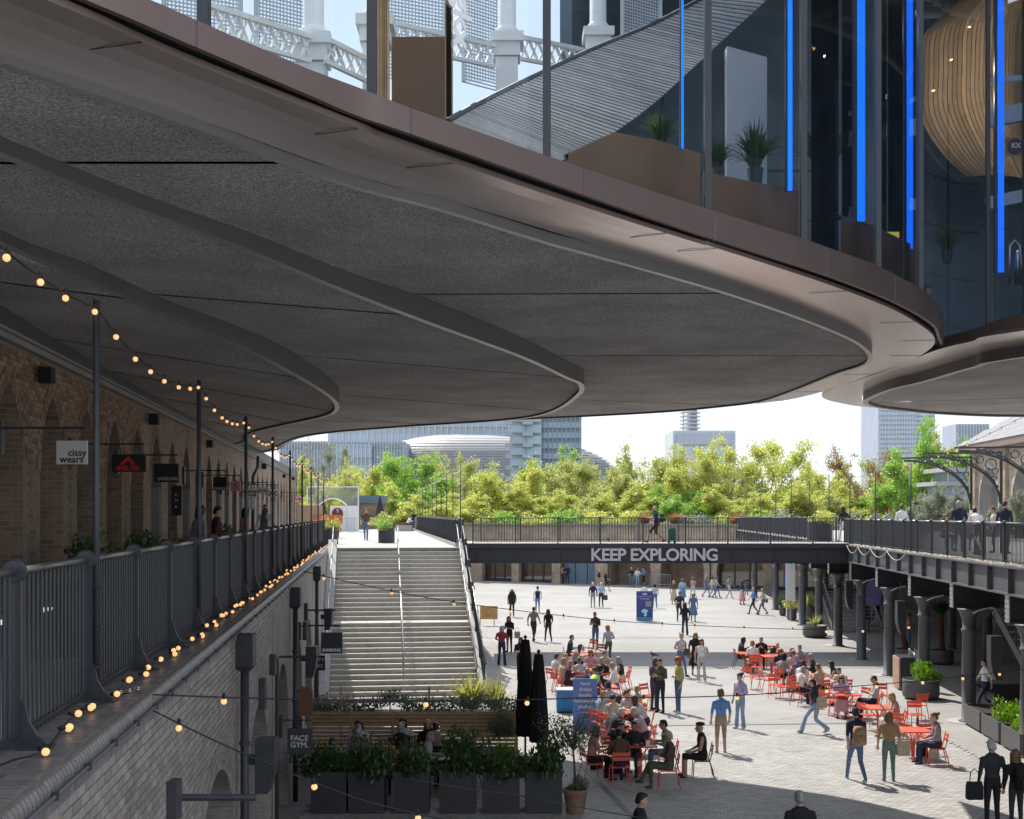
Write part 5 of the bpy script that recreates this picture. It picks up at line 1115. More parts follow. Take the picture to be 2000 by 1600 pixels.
# unoccupied chairs: ground position of the seat, and facing
ECH = [(1218,1345,1.7,'empty red chair beside the woman in the cream skirt',0),(1168,1296,2.6,'empty dark red chair behind the brown jacketed man',0),(1468,1345,-.9,'empty red chair closest to the reading woman',0),(1498,1352,-1.4,'empty red chair left of the patterned coat',0),(1515,1362,-.4,'empty red chair pulled out in front of the patterned coat',0),
       (1478,1325,2.9,'empty slatted red chair behind the white shirted back',0),(1532,1366,1.0,'empty red chair tucked below the patterned coat',0),(1620,1395,-1.0,'empty red chair behind the walking woman with the tote',0),(1628,1372,.6,'empty red chair with a dark case on it',0),(1680,1393,2.0,'empty orange red chair facing the newspaper table',0),(1700,1412,1.3,'empty red chair between the two red tables',0),
       (1722,1385,3.0,'empty red chair behind the drinking woman table',0),(1792,1405,.35,'lone empty red chair with slatted back near the round planter',0),(1695,1425,-1.2,'empty red chair hidden behind the man with the backpack',0),(1762,1447,-.9,'empty red chair left of the bottle table',0),(1800,1470,.15,'empty dark red chair with its back to the camera',0),(1790,1425,3.1,'empty red chair behind the bottle table',0),(1268,1385,-2.4,'empty red chair behind the headscarf woman',0),(1508,1300,3.0,'empty red chair by the black bin pot',0),(1530,1295,-2.0,'empty red chair behind the ginger haired woman',0),(1150,1285,2.2,'empty red chair before the brown jacketed man',0)]
for u, v, a, lb, k in ECH:
    p = gp(u, v); put(CHAIR, 'cafe_chair', lb, 'chair', p, a, 'red cafe chairs')
# ---- planters of the shaded cafe
def planter_box(u0, u1, vb, label, h=.88, dep=.62):
    a, b = gp(u0, vb), gp(u1, vb); t = thing('box_planter', label, 'planter', ((a.x+b.x)/2, a.y+dep/2, 0), 'black box planters of the cafe'); w_ = b.x-a.x; c = t.location; th = .03
    for nm, cx, cy, dx, dy in (('front_panel',0,-dep/2+th/2,w_,th),('rear_panel',0,dep/2-th/2,w_,th),('side_panel',-w_/2+th/2,0,th,dep-2*th-.004),('side_panel',w_/2-th/2,0,th,dep-2*th-.004)): MB().box((c.x+cx,c.y+cy,h/2+.03),(dx,dy,h)).obj(nm, M['planter'], t)
    MB().box((c.x,c.y,h-.03),(w_-.07,dep-.07,.04)).obj('soil', M['soil'], t)
    return t
PB = [(607,676,'far left black planter under the FACE GYM sign'),(680,750,'black planter second from the brick pier'),(767,838,'black planter in front of the orange top'),(858,929,'black planter before the grey shirted man'),(942,1015,'black planter left of the closed parasols'),(1026,1098,'black planter at the foot of the closed parasols')]
BL = []
for i, (a, b, lb) in enumerate(PB):
    planter_box(a, b, 1592, lb)
    c = gp((a+b)/2, 1592); hz = [.95,1.5,1.0,1.35,1.1,1.35][i]
    t = bush('evergreen_shrub', 'glossy dark shrub growing in the '+lb.replace('far left black planter','planter').replace('black planter','planter'), 'shrub', (c.x, c.y+.3, .80), .62, hz, 'dark', 'shrubs in the cafe planters', i % 3)
c = gp(990,1560); bush('leafy_plant', 'bright green strappy plant between the last two black planters', 'plant', (c.x, c.y+.9, .75), .35, .6, 'bright', None, 1)
c = gp(800,1575); bush('grey_plant', 'grey spindly plant between the second and third planters', 'plant', (c.x, c.y+.5, .3), .3, .9, 'small', None, 2)
# slatted timber screen
FY = 31.4; x0, x1 = at_y(602,0,FY).x, at_y(1012,0,FY).x
ts = thing('timber_screen', 'pale timber slat screen with planting along its top behind the cafe', 'screen', ((x0+x1)/2, FY, 0))
for k in range(13):
    z = .12+k*.098; MB().box(((x0+x1)/2, FY, z),(x1-x0,.025,.078)).obj('slat', M['wood'], ts)
for k in range(6): MB().box((x0+.05+(x1-x0-.1)*k/5, FY+.04, .68),(.07,.05,1.36)).obj('post', M['wood'], ts)
for nm, u in (('left',866),('mid',1152)): pass
for u, vt in ((868-0,1333),(838,1340)):
    p = at_y(u if u != 868 else 666, 1333, FY+.2); MB().box((p.x, FY+.2, 1.0),(.05,.05,1.9)).obj('stake', M['wood'], ts)
MB().box(((x0+x1)/2, FY+.35, 1.13),(x1-x0,.5,.34)).obj('trough', M['planter'], ts)
rng = np.random.default_rng(5); n = 3000; V = np.stack([rng.uniform(x0,x1,n), FY+.3+rng.normal(size=n)*.16, 1.31+np.abs(rng.normal(size=n))*.13+.10*np.sin(np.linspace(0,1,n)*40)], 1)
V[:,2] += .25*np.exp(-((V[:,0]-at_y(765,0,FY).x)/.35)**2)+.12*np.exp(-((V[:,0]-at_y(940,0,FY).x)/.7)**2)
tp_ = thing('trough_planting', 'trailing grey green planting spilling over the timber screen', 'plants', ((x0+x1)/2, FY+.3, 1.2)); o = inst(mesh_np('foliage', leaf_quads(V-np.array([(x0+x1)/2,FY+.3,1.2]), .045, rng), LEAF['small']), 'foliage', tp_)
stm = MB()
for k in range(60): x = R.uniform(x0,x1); stm.tube([W(x,FY+.3,1.2),W(x+R.uniform(-.15,.15),FY+.3+R.uniform(-.2,.2),1.6+R.uniform(0,.2))], [.006,.003], 4)
o = stm.obj('stem_tangle', M['bark'], tp_); o['kind'] = 'stuff'
bn = thing('timber_bench', 'long timber bench built against the slat screen', 'bench', ((x0+x1)/2, FY-.3, 0)); MB().box(((x0+x1)/2,FY-.28,.42),(x1-x0-.2,.45,.05)).obj('seat', M['wood'], bn); MB().box(((x0+x1)/2,FY-.12,.2),(x1-x0-.2,.05,.4)).obj('back_support', M['wood'], bn)
def flax(label, p, s, n, lf='blade', name='flax_plant', group=None, seed=3, sp=.95):
    t = thing(name, label, 'plant', tuple(p), group); t.scale = (s,s,s); inst(mesh_np('blades', grass_tuft(seed,n,1.15,sp,.026,.45), LEAF[lf]), 'blades', t); return t
c = at_y(920,1402,36.2); flax('big spiky yellow green flax behind the timber screen', (c.x,36.2,.45), 1.32, 240, seed=31); flax('second flax clump merging with the big one', (c.x+.75,36.4,.45), 1.1, 150, seed=33)
fp = thing('flax_trough', 'dark trough holding the big flax behind the screen', 'planter', (c.x+.3,36.3,0)); MB().box((c.x+.3,36.3,.24),(2.4,.8,.44)).obj('box', M['planter'], fp); MB().box((c.x+.3,36.3,.46),(2.3,.7,.03)).obj('soil', M['soil'], fp)
# cafe tables inside
for i, (u, Y, lb) in enumerate(((690,29.3,'black cafe table before the pink jacketed woman'),(800,29.4,'black cafe table beside the man in the black jacket'),(890,28.6,'black cafe table hidden behind the big shrub'),(960,29.5,'empty black cafe table near the parasols'),(760,27.9,'white topped cafe table behind the third planter'))):
    p = at_y(u,0,Y); t = thing('cafe_table', lb, 'table', (p.x,Y,0), 'tables of the shaded cafe'); MB().box((p.x,Y,.74),(.8,.7,.03)).obj('table_top', M['offwhite'] if i in (2,4) else M['black'], t); MB().tube([W(p.x,Y,.02),W(p.x,Y,.73)], .03, 8).obj('pedestal', M['black'], t); MB().lathe((p.x,Y,.0), [(.22,0),(.22,.02),(.05,.04)], 14).obj('base', M['black'], t)
    MB().lathe((p.x+.15,Y,.755), [(.03,0),(.035,.1),(.03,.1)], 10).obj('glass_tumbler', M['offwhite'], t)
# closed parasols
def parasol(u, vt, Y, label, top=1.0):
    p = at_y(u, vt, Y); zt = p.z; t = thing('closed_parasol', label, 'parasol', (p.x,Y,0), 'closed black parasols'); mb = MB(); rings = []
    for k in range(14):
        f = k/13; z = zt-.06-f*(zt-1.0); r_ = .09+.13*min(1,(f*1.3))**.8*(1-.25*max(0,f-.75)*4*.5); rings.append([W(p.x+r_*(1+.13*math.cos(8*a+f*1.5))*math.cos(a), Y+r_*(1+.13*math.cos(8*a+f*1.5))*math.sin(a), z) for a in [6.28318*i/32 for i in range(32)]])
    mb.loft(rings); mb.obj('canopy', mat('black_canvas', (.009,.009,.010), .85, var=.3, vs=8), t, True)
    MB().tube([W(p.x,Y,.05),W(p.x,Y,zt)], .028, 10).obj('pole', M['iron'], t, True); MB().ball((p.x,Y,zt+.01), .045, 10).obj('finial', M['black'], t, True); MB().box((p.x,Y,.05),(.6,.6,.1)).obj('base', M['iron'], t); MB().lathe((p.x,Y,1.5), [(.2,0),(.205,.03),(.2,.06)], 16).obj('tie_strap', M['black'], t)
parasol(1026,1245,30.2,'taller closed black parasol beside the cafe'); parasol(1052,1273,29.4,'shorter closed black parasol in front of the taller one')
# olive tree in a terracotta pot
p = gp(1124,1590); op_ = thing('terracotta_pot', 'rimmed terracotta pot at the cafe corner', 'pot', (p.x,p.y,0)); MB().lathe((p.x,p.y,0), [(.17,0),(.19,.04),(.245,.44),(.27,.46),(.275,.54),(.245,.545),(.235,.48)], 24).obj('body', M['terra'], op_, True); MB().lathe((p.x,p.y,.46), [(.01,0),(.235,.005)], 20).obj('soil', M['soil'], op_)
ot = thing('olive_tree', 'slender potted tree with grey leaves in the terracotta pot', 'tree', (p.x,p.y,.46)); mb = MB().tube([W(0,0,0),W(-.02,0,.5),W(-.05,0,.95)], [.03,.024,.02], 7); rng = np.random.default_rng(9); tips = []
for k in range(22):
    a = rng.uniform(0,6.28); e = rng.uniform(.5,1.4); l = rng.uniform(.5,1.15); st_ = np.array([-.05,0,.9]); d = np.array([math.cos(a)*math.cos(e),math.sin(a)*math.cos(e),math.sin(e)]); en = st_+d*l; mb.tube([W(*st_),W(*(st_+d*l*.5+rng.normal(size=3)*.04)),W(*en)], [.012,.008,.004], 4); tips += [st_+d*l*f for f in (.45,.6,.75,.9,1)]
inst(mb.mesh('trunk', M['bark']), 'trunk', ot); tips = np.array(tips); n = 1900; cl = tips[rng.integers(0,len(tips),n)]+rng.normal(size=(n,3))*np.array([.12,.12,.11])-np.array([0,0,.12]); inst(mesh_np('crown', leaf_quads(cl,.034,rng,0,.42), LEAF['small']), 'crown', ot)
bush('underplanting', 'low grey green plant at the foot of the potted tree', 'plant', (p.x,p.y,.5), .22, .45, 'small', None, 0)
bush('tall_shrub', 'wispy grey shrub beside the closed parasols', 'shrub', (at_y(985,0,30.6).x,30.6,.9), .42, 1.15, 'small', None, 1)
# ---- round planters of the yard
def round_planter(u0, u1, vb, h, label, mt='planter2', group='round grey planters'):
    u = (u0+u1)/2; q = gp(u, vb); rr = (u1-u0)/2/FOC*q.y; Y = q.y+rr; x = (u-HU)/FOC*Y; t = thing('round_planter', label, 'planter', (x,Y,0), group)
    MB().lathe((x,Y,0), [(rr*.8,0),(rr*.8,.06),(rr*.93,.06),(rr,.14),(rr,h-.02),(rr*.985,h),(rr*.94,h),(rr*.93,h-.08)], 32).obj('pot', M[mt], t, True); MB().lathe((x,Y,h-.09), [(.01,0),(rr*.93,.003)], 24).obj('soil', M['soil'], t)
    return (x,Y,h-.08,rr)
a = round_planter(1763,1834,1370,.68,'large round planter of curly greens beside the columns'); bush('curly_greens', 'mound of curly bright green leaves in the large round planter', 'plant', a[:3], .52, .95, 'bright', None, 0); bush('curly_greens', 'second bright mound in the large round planter', 'plant', (a[0]+.35,a[1]+.1,a[2]), .45, .8, 'bright', None, 1)
a = round_planter(1568,1615,1247,.62,'round planter with drooping flax beside the column'); flax('drooping cream striped flax spilling over its round planter', a[:3], .75, 70, seed=41, sp=1.2)
a = round_planter(1568,1592,1215,.9,'tall round planter behind the drooping flax'); flax('upright yellow flax in the tall round planter', a[:3], 1.0, 90, seed=42)
a = round_planter(1537,1556,1212,.8,'round planter of yellow leaves next to the flax'); bush('yellow_shrub', 'yellow green shrub in the round planter by the flax', 'shrub', a[:3], .8, .8, 'blade', None, 2)
a = round_planter(1522,1535,1203,.75,'smallest round planter with a clipped evergreen'); bush('clipped_evergreen', 'little dark evergreen in the smallest round planter', 'shrub', a[:3], .4, .9, 'dark', None, 1)
a = round_planter(1750,1790,1297,.6,'shaded round planter of the leaning tree fern'); b_ = round_planter(1818,1862,1300,.6,'shaded round planter of the upright tree fern')
for q, lean, lb in ((a,-.35,'leaning tree fern with rough brown trunk in the shade'),(b_,-.05,'upright tree fern with rough brown trunk in the shade')):
    t = thing('tree_fern', lb, 'tree fern', q[:3], 'tree ferns'); inst(MB().tube([W(0,0,0),W(lean*.5,0,.8),W(lean,0,1.65)], [.13,.11,.10], 9).mesh('trunk', mat('fern_trunk', (.10,.04,.025), .95, var=.5, vs=20, bump=1, bs=30)), 'trunk', t); c_ = inst(mesh_np('crown', grass_tuft(51,160,.75,.95,.045,.55), LEAF['dark']), 'crown', t, (lean,0,1.6)); 
def square_planter(t0, n0, sx, sy, h, label): 
    c = E(t0,n0,0); t = thing('square_planter', label, 'planter', tuple(c), 'dark square planters by the stair')
    for nm, d in (('front_panel',(0,-sy/2,sx,.04)),('rear_panel',(0,sy/2,sx,.04)),('side_panel',(-sx/2,0,.04,sy-.05)),('side_panel',(sx/2,0,.04,sy-.05))): MB().fbox(lambda a,b,z: E(t0+b+0,n0+a,z), d[0]-d[2]/2, d[0]+d[2]/2, d[1]-d[3]/2, d[1]+d[3]/2, .06, h).obj(nm, M['planter2'], t)
    MB().fbox(lambda a,b,z: E(t0+b,n0+a,z), -sx/2+.03, sx/2-.03, -sy/2+.03, sy/2-.03, h-.1, h-.06).obj('soil', M['soil'], t); return c
for k, (t0, lb) in enumerate(((33.1,'nearest dark square planter with leafy greens'),(34.9,'middle dark square planter with leafy greens'),(36.65,'dark square planter closest to the column'))):
    c = square_planter(t0, .25, .95, 1.62, .62, lb)
    if k < 2: bush('leafy_greens', ['tall bright leafy plant in the nearest square planter','bright leafy plant in the middle square planter'][k], 'plant', (c.x,c.y,.55), .62, 1.15-.15*k, 'bright', None, k)
# planters on the upper level
def up_planter(u0, u1, vb, z0, h, label):
    a, b = gp(u0, vb, z0), gp(u1, vb, z0); w_ = b.x-a.x; t = thing('deck_planter', label, 'planter', ((a.x+b.x)/2, a.y+w_/2, z0), 'planters on the upper walkway'); MB().lathe(((a.x+b.x)/2,a.y+w_/2,z0), [(w_*.60,0),(w_*.60,h),(w_*.56,h),(w_*.56,h-.1)], 4 if 0 else 24).obj('pot', M['planter'], t); return ((a.x+b.x)/2, a.y+w_/2, z0+h-.1, w_)
a = up_planter(740,767,1061,DZ,.72,'black tub planter at the stair head'); bush('feathery_herb', 'feathery green and tan plant in the black tub', 'plant', a[:3], .52, .75, 'green', None, 0); bush('feathery_herb', 'tan seed heads above the black tub', 'plant', (a[0]-.3,a[1]+.8,a[2]+.25), .6, .9, 'olive', None, 2)
a = up_planter(629,656,1063,DZ,.75,'black tub planter against the railing end'); bush('spiky_shrub', 'spiky green shrub in the tub at the railing end', 'shrub', a[:3], .5, 1.05, 'olive', None, 1)
a = up_planter(1586,1626,1057,bz,.95,'grey round planter on the footbridge'); bush('bushy_plant', 'bushy yellow green plant on the footbridge planter', 'plant', a[:3], .75, .9, 'lime', None, 0)
for k, (t0, lf, lb, s) in enumerate(((12.6,'green','leafy green plant behind the near railing',.5),(13.6,'dark','dark leafy plant behind the near railing',.5),(17.3,'dark','glossy rubbery plant in the arcade shade',.9),(19.5,'dark','large leaved plant under the SHELTER sign',.9),(25.5,'bud','brown leaved shrub by the arcade pillars',1.0),(33,'dark','dark shrub further along the arcade',.9))):
    c = L(t0,-.75 if k < 2 else -1.5,DZ); t = thing('arcade_pot', 'dark pot of the '+lb, 'pot', tuple(c), 'pots along the arcade'); MB().lathe(c, [(.2,0),(.26,.55 if k>1 else .75),(.23,.55 if k>1 else .75)], 14).obj('body', M['planter'], t)
    bush('arcade_plant', lb, 'plant', tuple(c+Vector((0,0,.5 if k > 1 else .7))), s*.55, s*(1.0 if k>1 else .75), lf, None, k % 3)
# blue price board, blue chest, poster board, wooden board, crowd barriers, benches, bins
p = gp(1143,1428); pbd = thing('price_board', 'sky blue board listing food, drinks, books, homeware and clothes', 'sign', (p.x,p.y,0)); MB().box((p.x,p.y,.78),(.72,.05,1.52)).obj('board', M['blue'], pbd); MB().box((p.x,p.y+.25,.03),(.7,.5,.05)).obj('foot', M['galv'], pbd)
for k, s in enumerate(('food','drinks','books','homeware','clothes','+ more')): put_text(pbd, s, .15, M['lwhite'], (p.x,p.y-.03,1.40-k*.17), (1,0,0), bold=.002)
put_text(pbd, 'coaldropsyard.com', .062, M['lwhite'], (p.x,p.y-.03,.36), (1,0,0))
p = gp(1104,1393); ch = thing('blue_chest', 'bright blue chest with orange stickers behind the price board', 'chest', (p.x,p.y,0)); MB().box((p.x,p.y+.3,.38),(.55,.6,.66)).obj('body', mat('bright_blue_plastic', (.02,.25,.62), .35), ch); MB().box((p.x,p.y+.3,.73),(.58,.63,.04)).obj('lid', M['far_frame'], ch)
for k in range(4): MB().box((p.x-.2+.13*k,p.y-.004,.5+.07*(k%2)),(.08,.01,.05)).obj('sticker', RC, ch)
p = gp(1259,1213); po = thing('poster_board', 'navy event poster board standing alone in the sunny yard', 'sign', (p.x,p.y,0)); MB().box((p.x,p.y,.9),(.98,.06,1.75)).obj('board', mat('indigo_poster', (.05,.06,.22), .5), po); MB().box((p.x,p.y-.035,.12),(.96,.01,.2)).obj('colour_strip', mat('teal_strip', (.06,.3,.42), .5), po); MB().box((p.x,p.y+.3,.03),(.8,.6,.05)).obj('foot', M['galv'], po)
put_text(po, 'FREE', .13, M['lwhite'], (p.x,p.y-.035,1.60), (1,0,0), bold=.004); put_text(po, 'SUPER NATURE', .12, mat('violet_ink', (.25,.2,.6), .5), (p.x,p.y-.035,1.45), (1,0,0), bold=.006); put_text(po, 'AT THE YARD', .09, M['lwhite'], (p.x,p.y-.035,1.31), (1,0,0))
for k in range(6): MB().box((p.x+.22,p.y-.035,1.15-k*.055),(.4-.06*(k%3),.008,.02)).obj('text_line', M['letter'], po)
mb = MB().add([W(p.x+x,p.y-.036,z) for x, z in ((-.2,.62),(-.05,.72),(.1,.7),(.22,.58),(.12,.5),(.14,.36),(.05,.24),(-.06,.34),(-.04,.48),(-.16,.5))], [tuple(range(10))]); mb.obj('pale_map_shape', mat('pale_cyan_ink', (.4,.68,.8), .5), po)
p = at_y(948,1185,70); wbd = thing('orange_board', 'tan wooden board with a drawn emblem behind the stair rail', 'sign', (p.x,70,0)); MB().box((p.x+.2,70,.75),(1.0,.05,.75)).obj('board', mat('tan_board', (.55,.32,.12), .6), wbd)
for s in (-.3,.5): MB().box((p.x+s,70.05,.2),(.05,.05,.5)).obj('leg', M['wood'], wbd)
for k in range(7): a_ = k*.9; MB().bar(W(p.x+.2+.2*math.cos(a_),69.96,.78+.2*math.sin(a_)), W(p.x+.2+.2*math.cos(a_+.6),69.96,.78+.2*math.sin(a_+.6)), .03, .01).obj('emblem_stroke', M['bark'], wbd)
def barrier(label, F, w_=2.0, name='crowd_barrier'):
    t = thing(name, label, 'barrier', tuple(F(0,0)), 'steel crowd barriers'); MB().tube([F(0,.12),F(0,1.05),F(.08,1.1),F(w_-.08,1.1),F(w_,1.05),F(w_,.12)], .02, 6).obj('frame', M['galv'], t); MB().tube([F(0,.22),F(w_,.22)], .016, 6).obj('bottom_rail', M['galv'], t)
    mb = MB()
    for k in range(1,14): mb.bar(F(w_*k/14,.22), F(w_*k/14,1.1), .016)
    o = mb.obj('bar_row', M['galv'], t); o['kind'] = 'stuff'
    for x in (.3,w_-.3): q = F(x,.1); MB().bar(q-Vector((.25,.25,.08)), q+Vector((.25,.25,-.08)), .03).obj('foot', M['galv'], t)
for k in range(3): barrier(['outermost crowd barrier of the stack by the columns','middle crowd barrier of the stack by the columns','innermost crowd barrier of the stack by the columns'][k], lambda x, z, k=k: E(46.6+x*.85, .5+k*.22+.1*x, z), 2.2)
barrier('crowd barrier leaning under the brick arch behind the three friends', lambda x, z: FW(su(1272)+x, .5, z))
for k, (u, lb) in enumerate(((672,'crowd barrier with red tape in front of the white kiosk'),(697,'crowd barrier beside the white kiosk corner'))): q = gp(u-18,1040,DZ); barrier(lb, lambda x, z, q=q: W(q.x+x, q.y, DZ+z), 1.5)
q = gp(820,1037,DZ); barrier('pale crowd barrier where the far walkway railing starts', lambda x, z, q=q: W(q.x-.4+x*.5, q.y+x*.3, DZ+z), 1.4)
wb2 = thing('litter_bin', 'timber faced litter bin pair behind the round planter', 'bin', tuple(gp(1752,1345)));  q = gp(1753,1347)
for k in range(2): MB().box((q.x+.1*k,q.y+.55*k,.62),(.06,.5,1.1)).obj('timber_panel', mat('bin_timber', (.45,.28,.2), .6, var=.15), wb2); MB().box((q.x+.32+.1*k,q.y+.55*k,.62),(.5,.5,1.15)).obj('body', M['iron'], wb2)
bk_ = thing('dark_bench', 'long black bench in the shade beside the square planters', 'bench', tuple(E(39.5,2.4,0))); MB().fbox(E,38.6,41.0,1.0,3.2,.5,.75).obj('seat', M['black'], bk_); MB().fbox(E,39.5,39.9,1.4,1.8,0,.5).obj('leg', M['black'], bk_); MB().fbox(E,39.5,39.9,2.6,3.0,0,.5).obj('leg', M['black'], bk_)
pv = thing('purple_banner', 'lilac banner glowing in the gap between two columns', 'banner', tuple(E(66,3.2,0))); c = E(66.5,2.9,0); MB().box((c.x,c.y,2.4),(1.3,.05,1.9)).obj('fabric', mat('lilac_fabric', (.38,.30,.72), .7), pv); MB().box((c.x,c.y+.05,1.2),(.06,.05,2.4)).obj('pole', M['iron'], pv)
bo = thing('timber_counter', 'timber clad counter in the dim undercroft', 'counter', tuple(E(46,6,0))); MB().fbox(E,44.5,48,5.8,6.6,0,1.2).obj('counter_front', M['wood'], bo); MB().fbox(E,44.4,48.1,5.7,6.7,1.2,1.25).obj('counter_top', M['black'], bo)
for k, (t0, n0, lb) in enumerate(((50,4.5,'hanging green planting behind the middle columns'),(44,4.2,'dark hanging planting above the timber counter'))): bush('hanging_plants', lb, 'plants', tuple(E(t0,n0,2.6)), 1.5, 1.3, 'dark', None, k)
po2 = thing('lit_poster', 'blue lit poster in the last far arch beside the columns', 'poster', tuple(FW(su(1532),.1,0))); MB().fbox(FW, su(1527), su(1545), -.5, -.42, .3, 2.4).obj('poster_face', mat('blue_poster', (.18,.25,.75), .4, var=.2, vs=1.5), po2); MB().fbox(FW, su(1529), su(1537), -.41, -.40, 1.2, 2.0).obj('red_shape', M['red'], po2)
ws = thing('tall_white_sign', 'tall white totem sign by the end columns', 'sign', tuple(E(73,-.9,0))); c = at_y(1544,1098,73); MB().box((c.x,73,2.5),(.55,.06,2.6)).obj('board', M['white'], ws); MB().box((c.x,73,.6),(.08,.06,1.25)).obj('post', M['galv'], ws); put_text(ws, 'C', .3, M['ldark'], (c.x,72.96,3.5), (1,0,0))
# white perforated arch and kiosk on the upper walkway
pa = thing('perforated_arch', 'white perforated screen with a round arch at the walkway end', 'screen', tuple(gp(650,1040,DZ))); Yk = gp(650,1040,DZ).y+6
xa, xb = at_y(600,0,Yk).x, at_y(700,0,Yk).x; zt = at_y(0,951,Yk).z; cxx = at_y(650,0,Yk).x; rr = at_y(686,0,Yk).x-cxx; zc = at_y(0,1000,Yk).z
mb = MB(); FP = lambda t, n, z: W(t, Yk+n, z); arch_face(mb, FP, xa, xb, DZ, zt, [(cxx, rr, zc-.6, rr+.2, 'e')], 0); M['perf'] = glassmat('white_mesh', (.62,.62,.62), .6, 6); mb.obj('sheet', M['perf'], pa)
mb = MB(); 
for t_, z_ in ((xa,0),(xb,0)): mb.bar(FP(t_,0,DZ), FP(t_,0,zt), .08)
mb.bar(FP(xa,0,zt), FP(xb,0,zt), .08); mb.obj('frame', M['white'], pa); mb = MB(); o_ = outline((cxx,rr,zc-.6,rr+.2,'e'), DZ); mb.tube([FP(t,0,z) for t, z in o_], .06, 6); mb.obj('arch_edge', M['white'], pa)
kk = thing('white_kiosk', 'white kiosk wall with a red rimmed round window', 'kiosk', (at_y(663,0,Yk-1).x,Yk-1,DZ)); xk0, xk1 = at_y(645,0,Yk-1).x, at_y(697,0,Yk-1).x; zk = at_y(0,988,Yk-1).z; MB().box(((xk0+xk1)/2,Yk-.6,(DZ+zk)/2),(xk1-xk0,.8,zk-DZ)).obj('wall', M['white'], kk)
c = at_y(659,1003,Yk-1.05); ring = [W(c.x+.42*math.cos(a),Yk-1.03,c.z+.42*math.sin(a)) for a in [6.2832*k/24 for k in range(25)]]; MB().tube(ring, .05, 6, False).obj('window_rim', M['red'], kk); MB().add([W(c.x+.4*math.cos(a),Yk-1.02,c.z+.4*math.sin(a)) for a in [6.2832*k/24 for k in range(24)]], [tuple(range(24))]).obj('window', M['dim'], kk); MB().box(((xk0+xk1)/2+.25,Yk-1.01,(DZ+zk)/2),(.02,.02,zk-DZ-.1)).obj('joint', M['galv'], kk)
hb = thing('brick_hut', 'low brick building with a blue roof beyond the kiosk', 'building', (at_y(705,0,Yk+14).x,Yk+14,DZ)); xh0, xh1 = at_y(622,0,Yk+14).x, at_y(745,0,Yk+14).x; zh = at_y(0,983,Yk+14).z; MB().box(((xh0+xh1)/2,Yk+16,(DZ+zh)/2),(xh1-xh0,4,zh-DZ)).obj('wall', M['bw_up'], hb, uv=uvX); MB().box(((xh0+xh1)/2,Yk+16,zh+.35),(xh1-xh0+.3,4.3,.7)).obj('roof', mat('slate_blue_roof', (.13,.19,.27), .6), hb)
for k, (u, lb) in enumerate(((742,'closed black parasol at the far end of the walkway'),(630,'closed black parasol in the white arch'))):
    p = at_y(u,0,Yk+3); t = thing('closed_parasol', lb, 'parasol', (p.x,Yk+3,DZ), 'parasols on the upper walkway'); MB().lathe((p.x,Yk+3,DZ+.8), [(.5,0),(.42,.5),(.25,1.3),(.05,2.1)], 10).obj('canopy', M['black'], t); MB().tube([W(p.x,Yk+3,DZ),W(p.x,Yk+3,DZ+2.9)], .03, 6).obj('pole', M['iron'], t)
orr = thing('orange_hoarding', 'orange and tan boards beside the arcade end', 'hoarding', (at_y(612,0,70).x,70,DZ)); c = at_y(606,0,70); MB().box((c.x,70,DZ+1.4),(1.4,.05,1.0)).obj('tan_panel', mat('tan_panel', (.55,.38,.25), .6), orr); MB().box((c.x+1.0,69.9,DZ+.9),(1.6,.05,.9)).obj('orange_panel', mat('orange_panel', (.75,.2,.06), .6), orr); MB().box((c.x,70.02,DZ+.5),(.06,.05,1.0)).obj('post', M['galv'], orr)
bx_ = thing('low_bench', 'pale stone bench near the far walkway railing', 'bench', tuple(gp(788,1038,DZ))); c = gp(788,1038,DZ); MB().box((c.x,c.y+.4,DZ+.22),(1.3,.6,.44)).obj('block', M['concrete'], bx_); MB().box((c.x,c.y+.4,DZ+.47),(1.35,.65,.05)).obj('seat', M['wood'], bx_)
pg = thing('pigeon', 'grey pigeon walking in the shadow stripe', 'pigeon', tuple(gp(1277,1284))); mb = MB().ball((0,0,.13), .075, 10, sc=(1.7,.85,.9)); mb.ball((.12,0,.22), .042, 8); mb.tube([W(.08,0,.16),W(.12,0,.21)], [.05,.035], 7); mb.tube([W(-.1,0,.12),W(-.24,0,.09)], [.05,.02], 6); mb.tube([W(.15,0,.215),W(.185,0,.205)], [.012,.004], 5); mb.tube([W(.01,.03,.08),W(.02,.03,0)], .007, 4); mb.tube([W(.01,-.03,.08),W(.02,-.03,0)], .007, 4); inst(mb.mesh('body', mat('pigeon_grey', (.10,.11,.14), .6, var=.3, vs=12), True), 'body', pg, rot=math.pi)
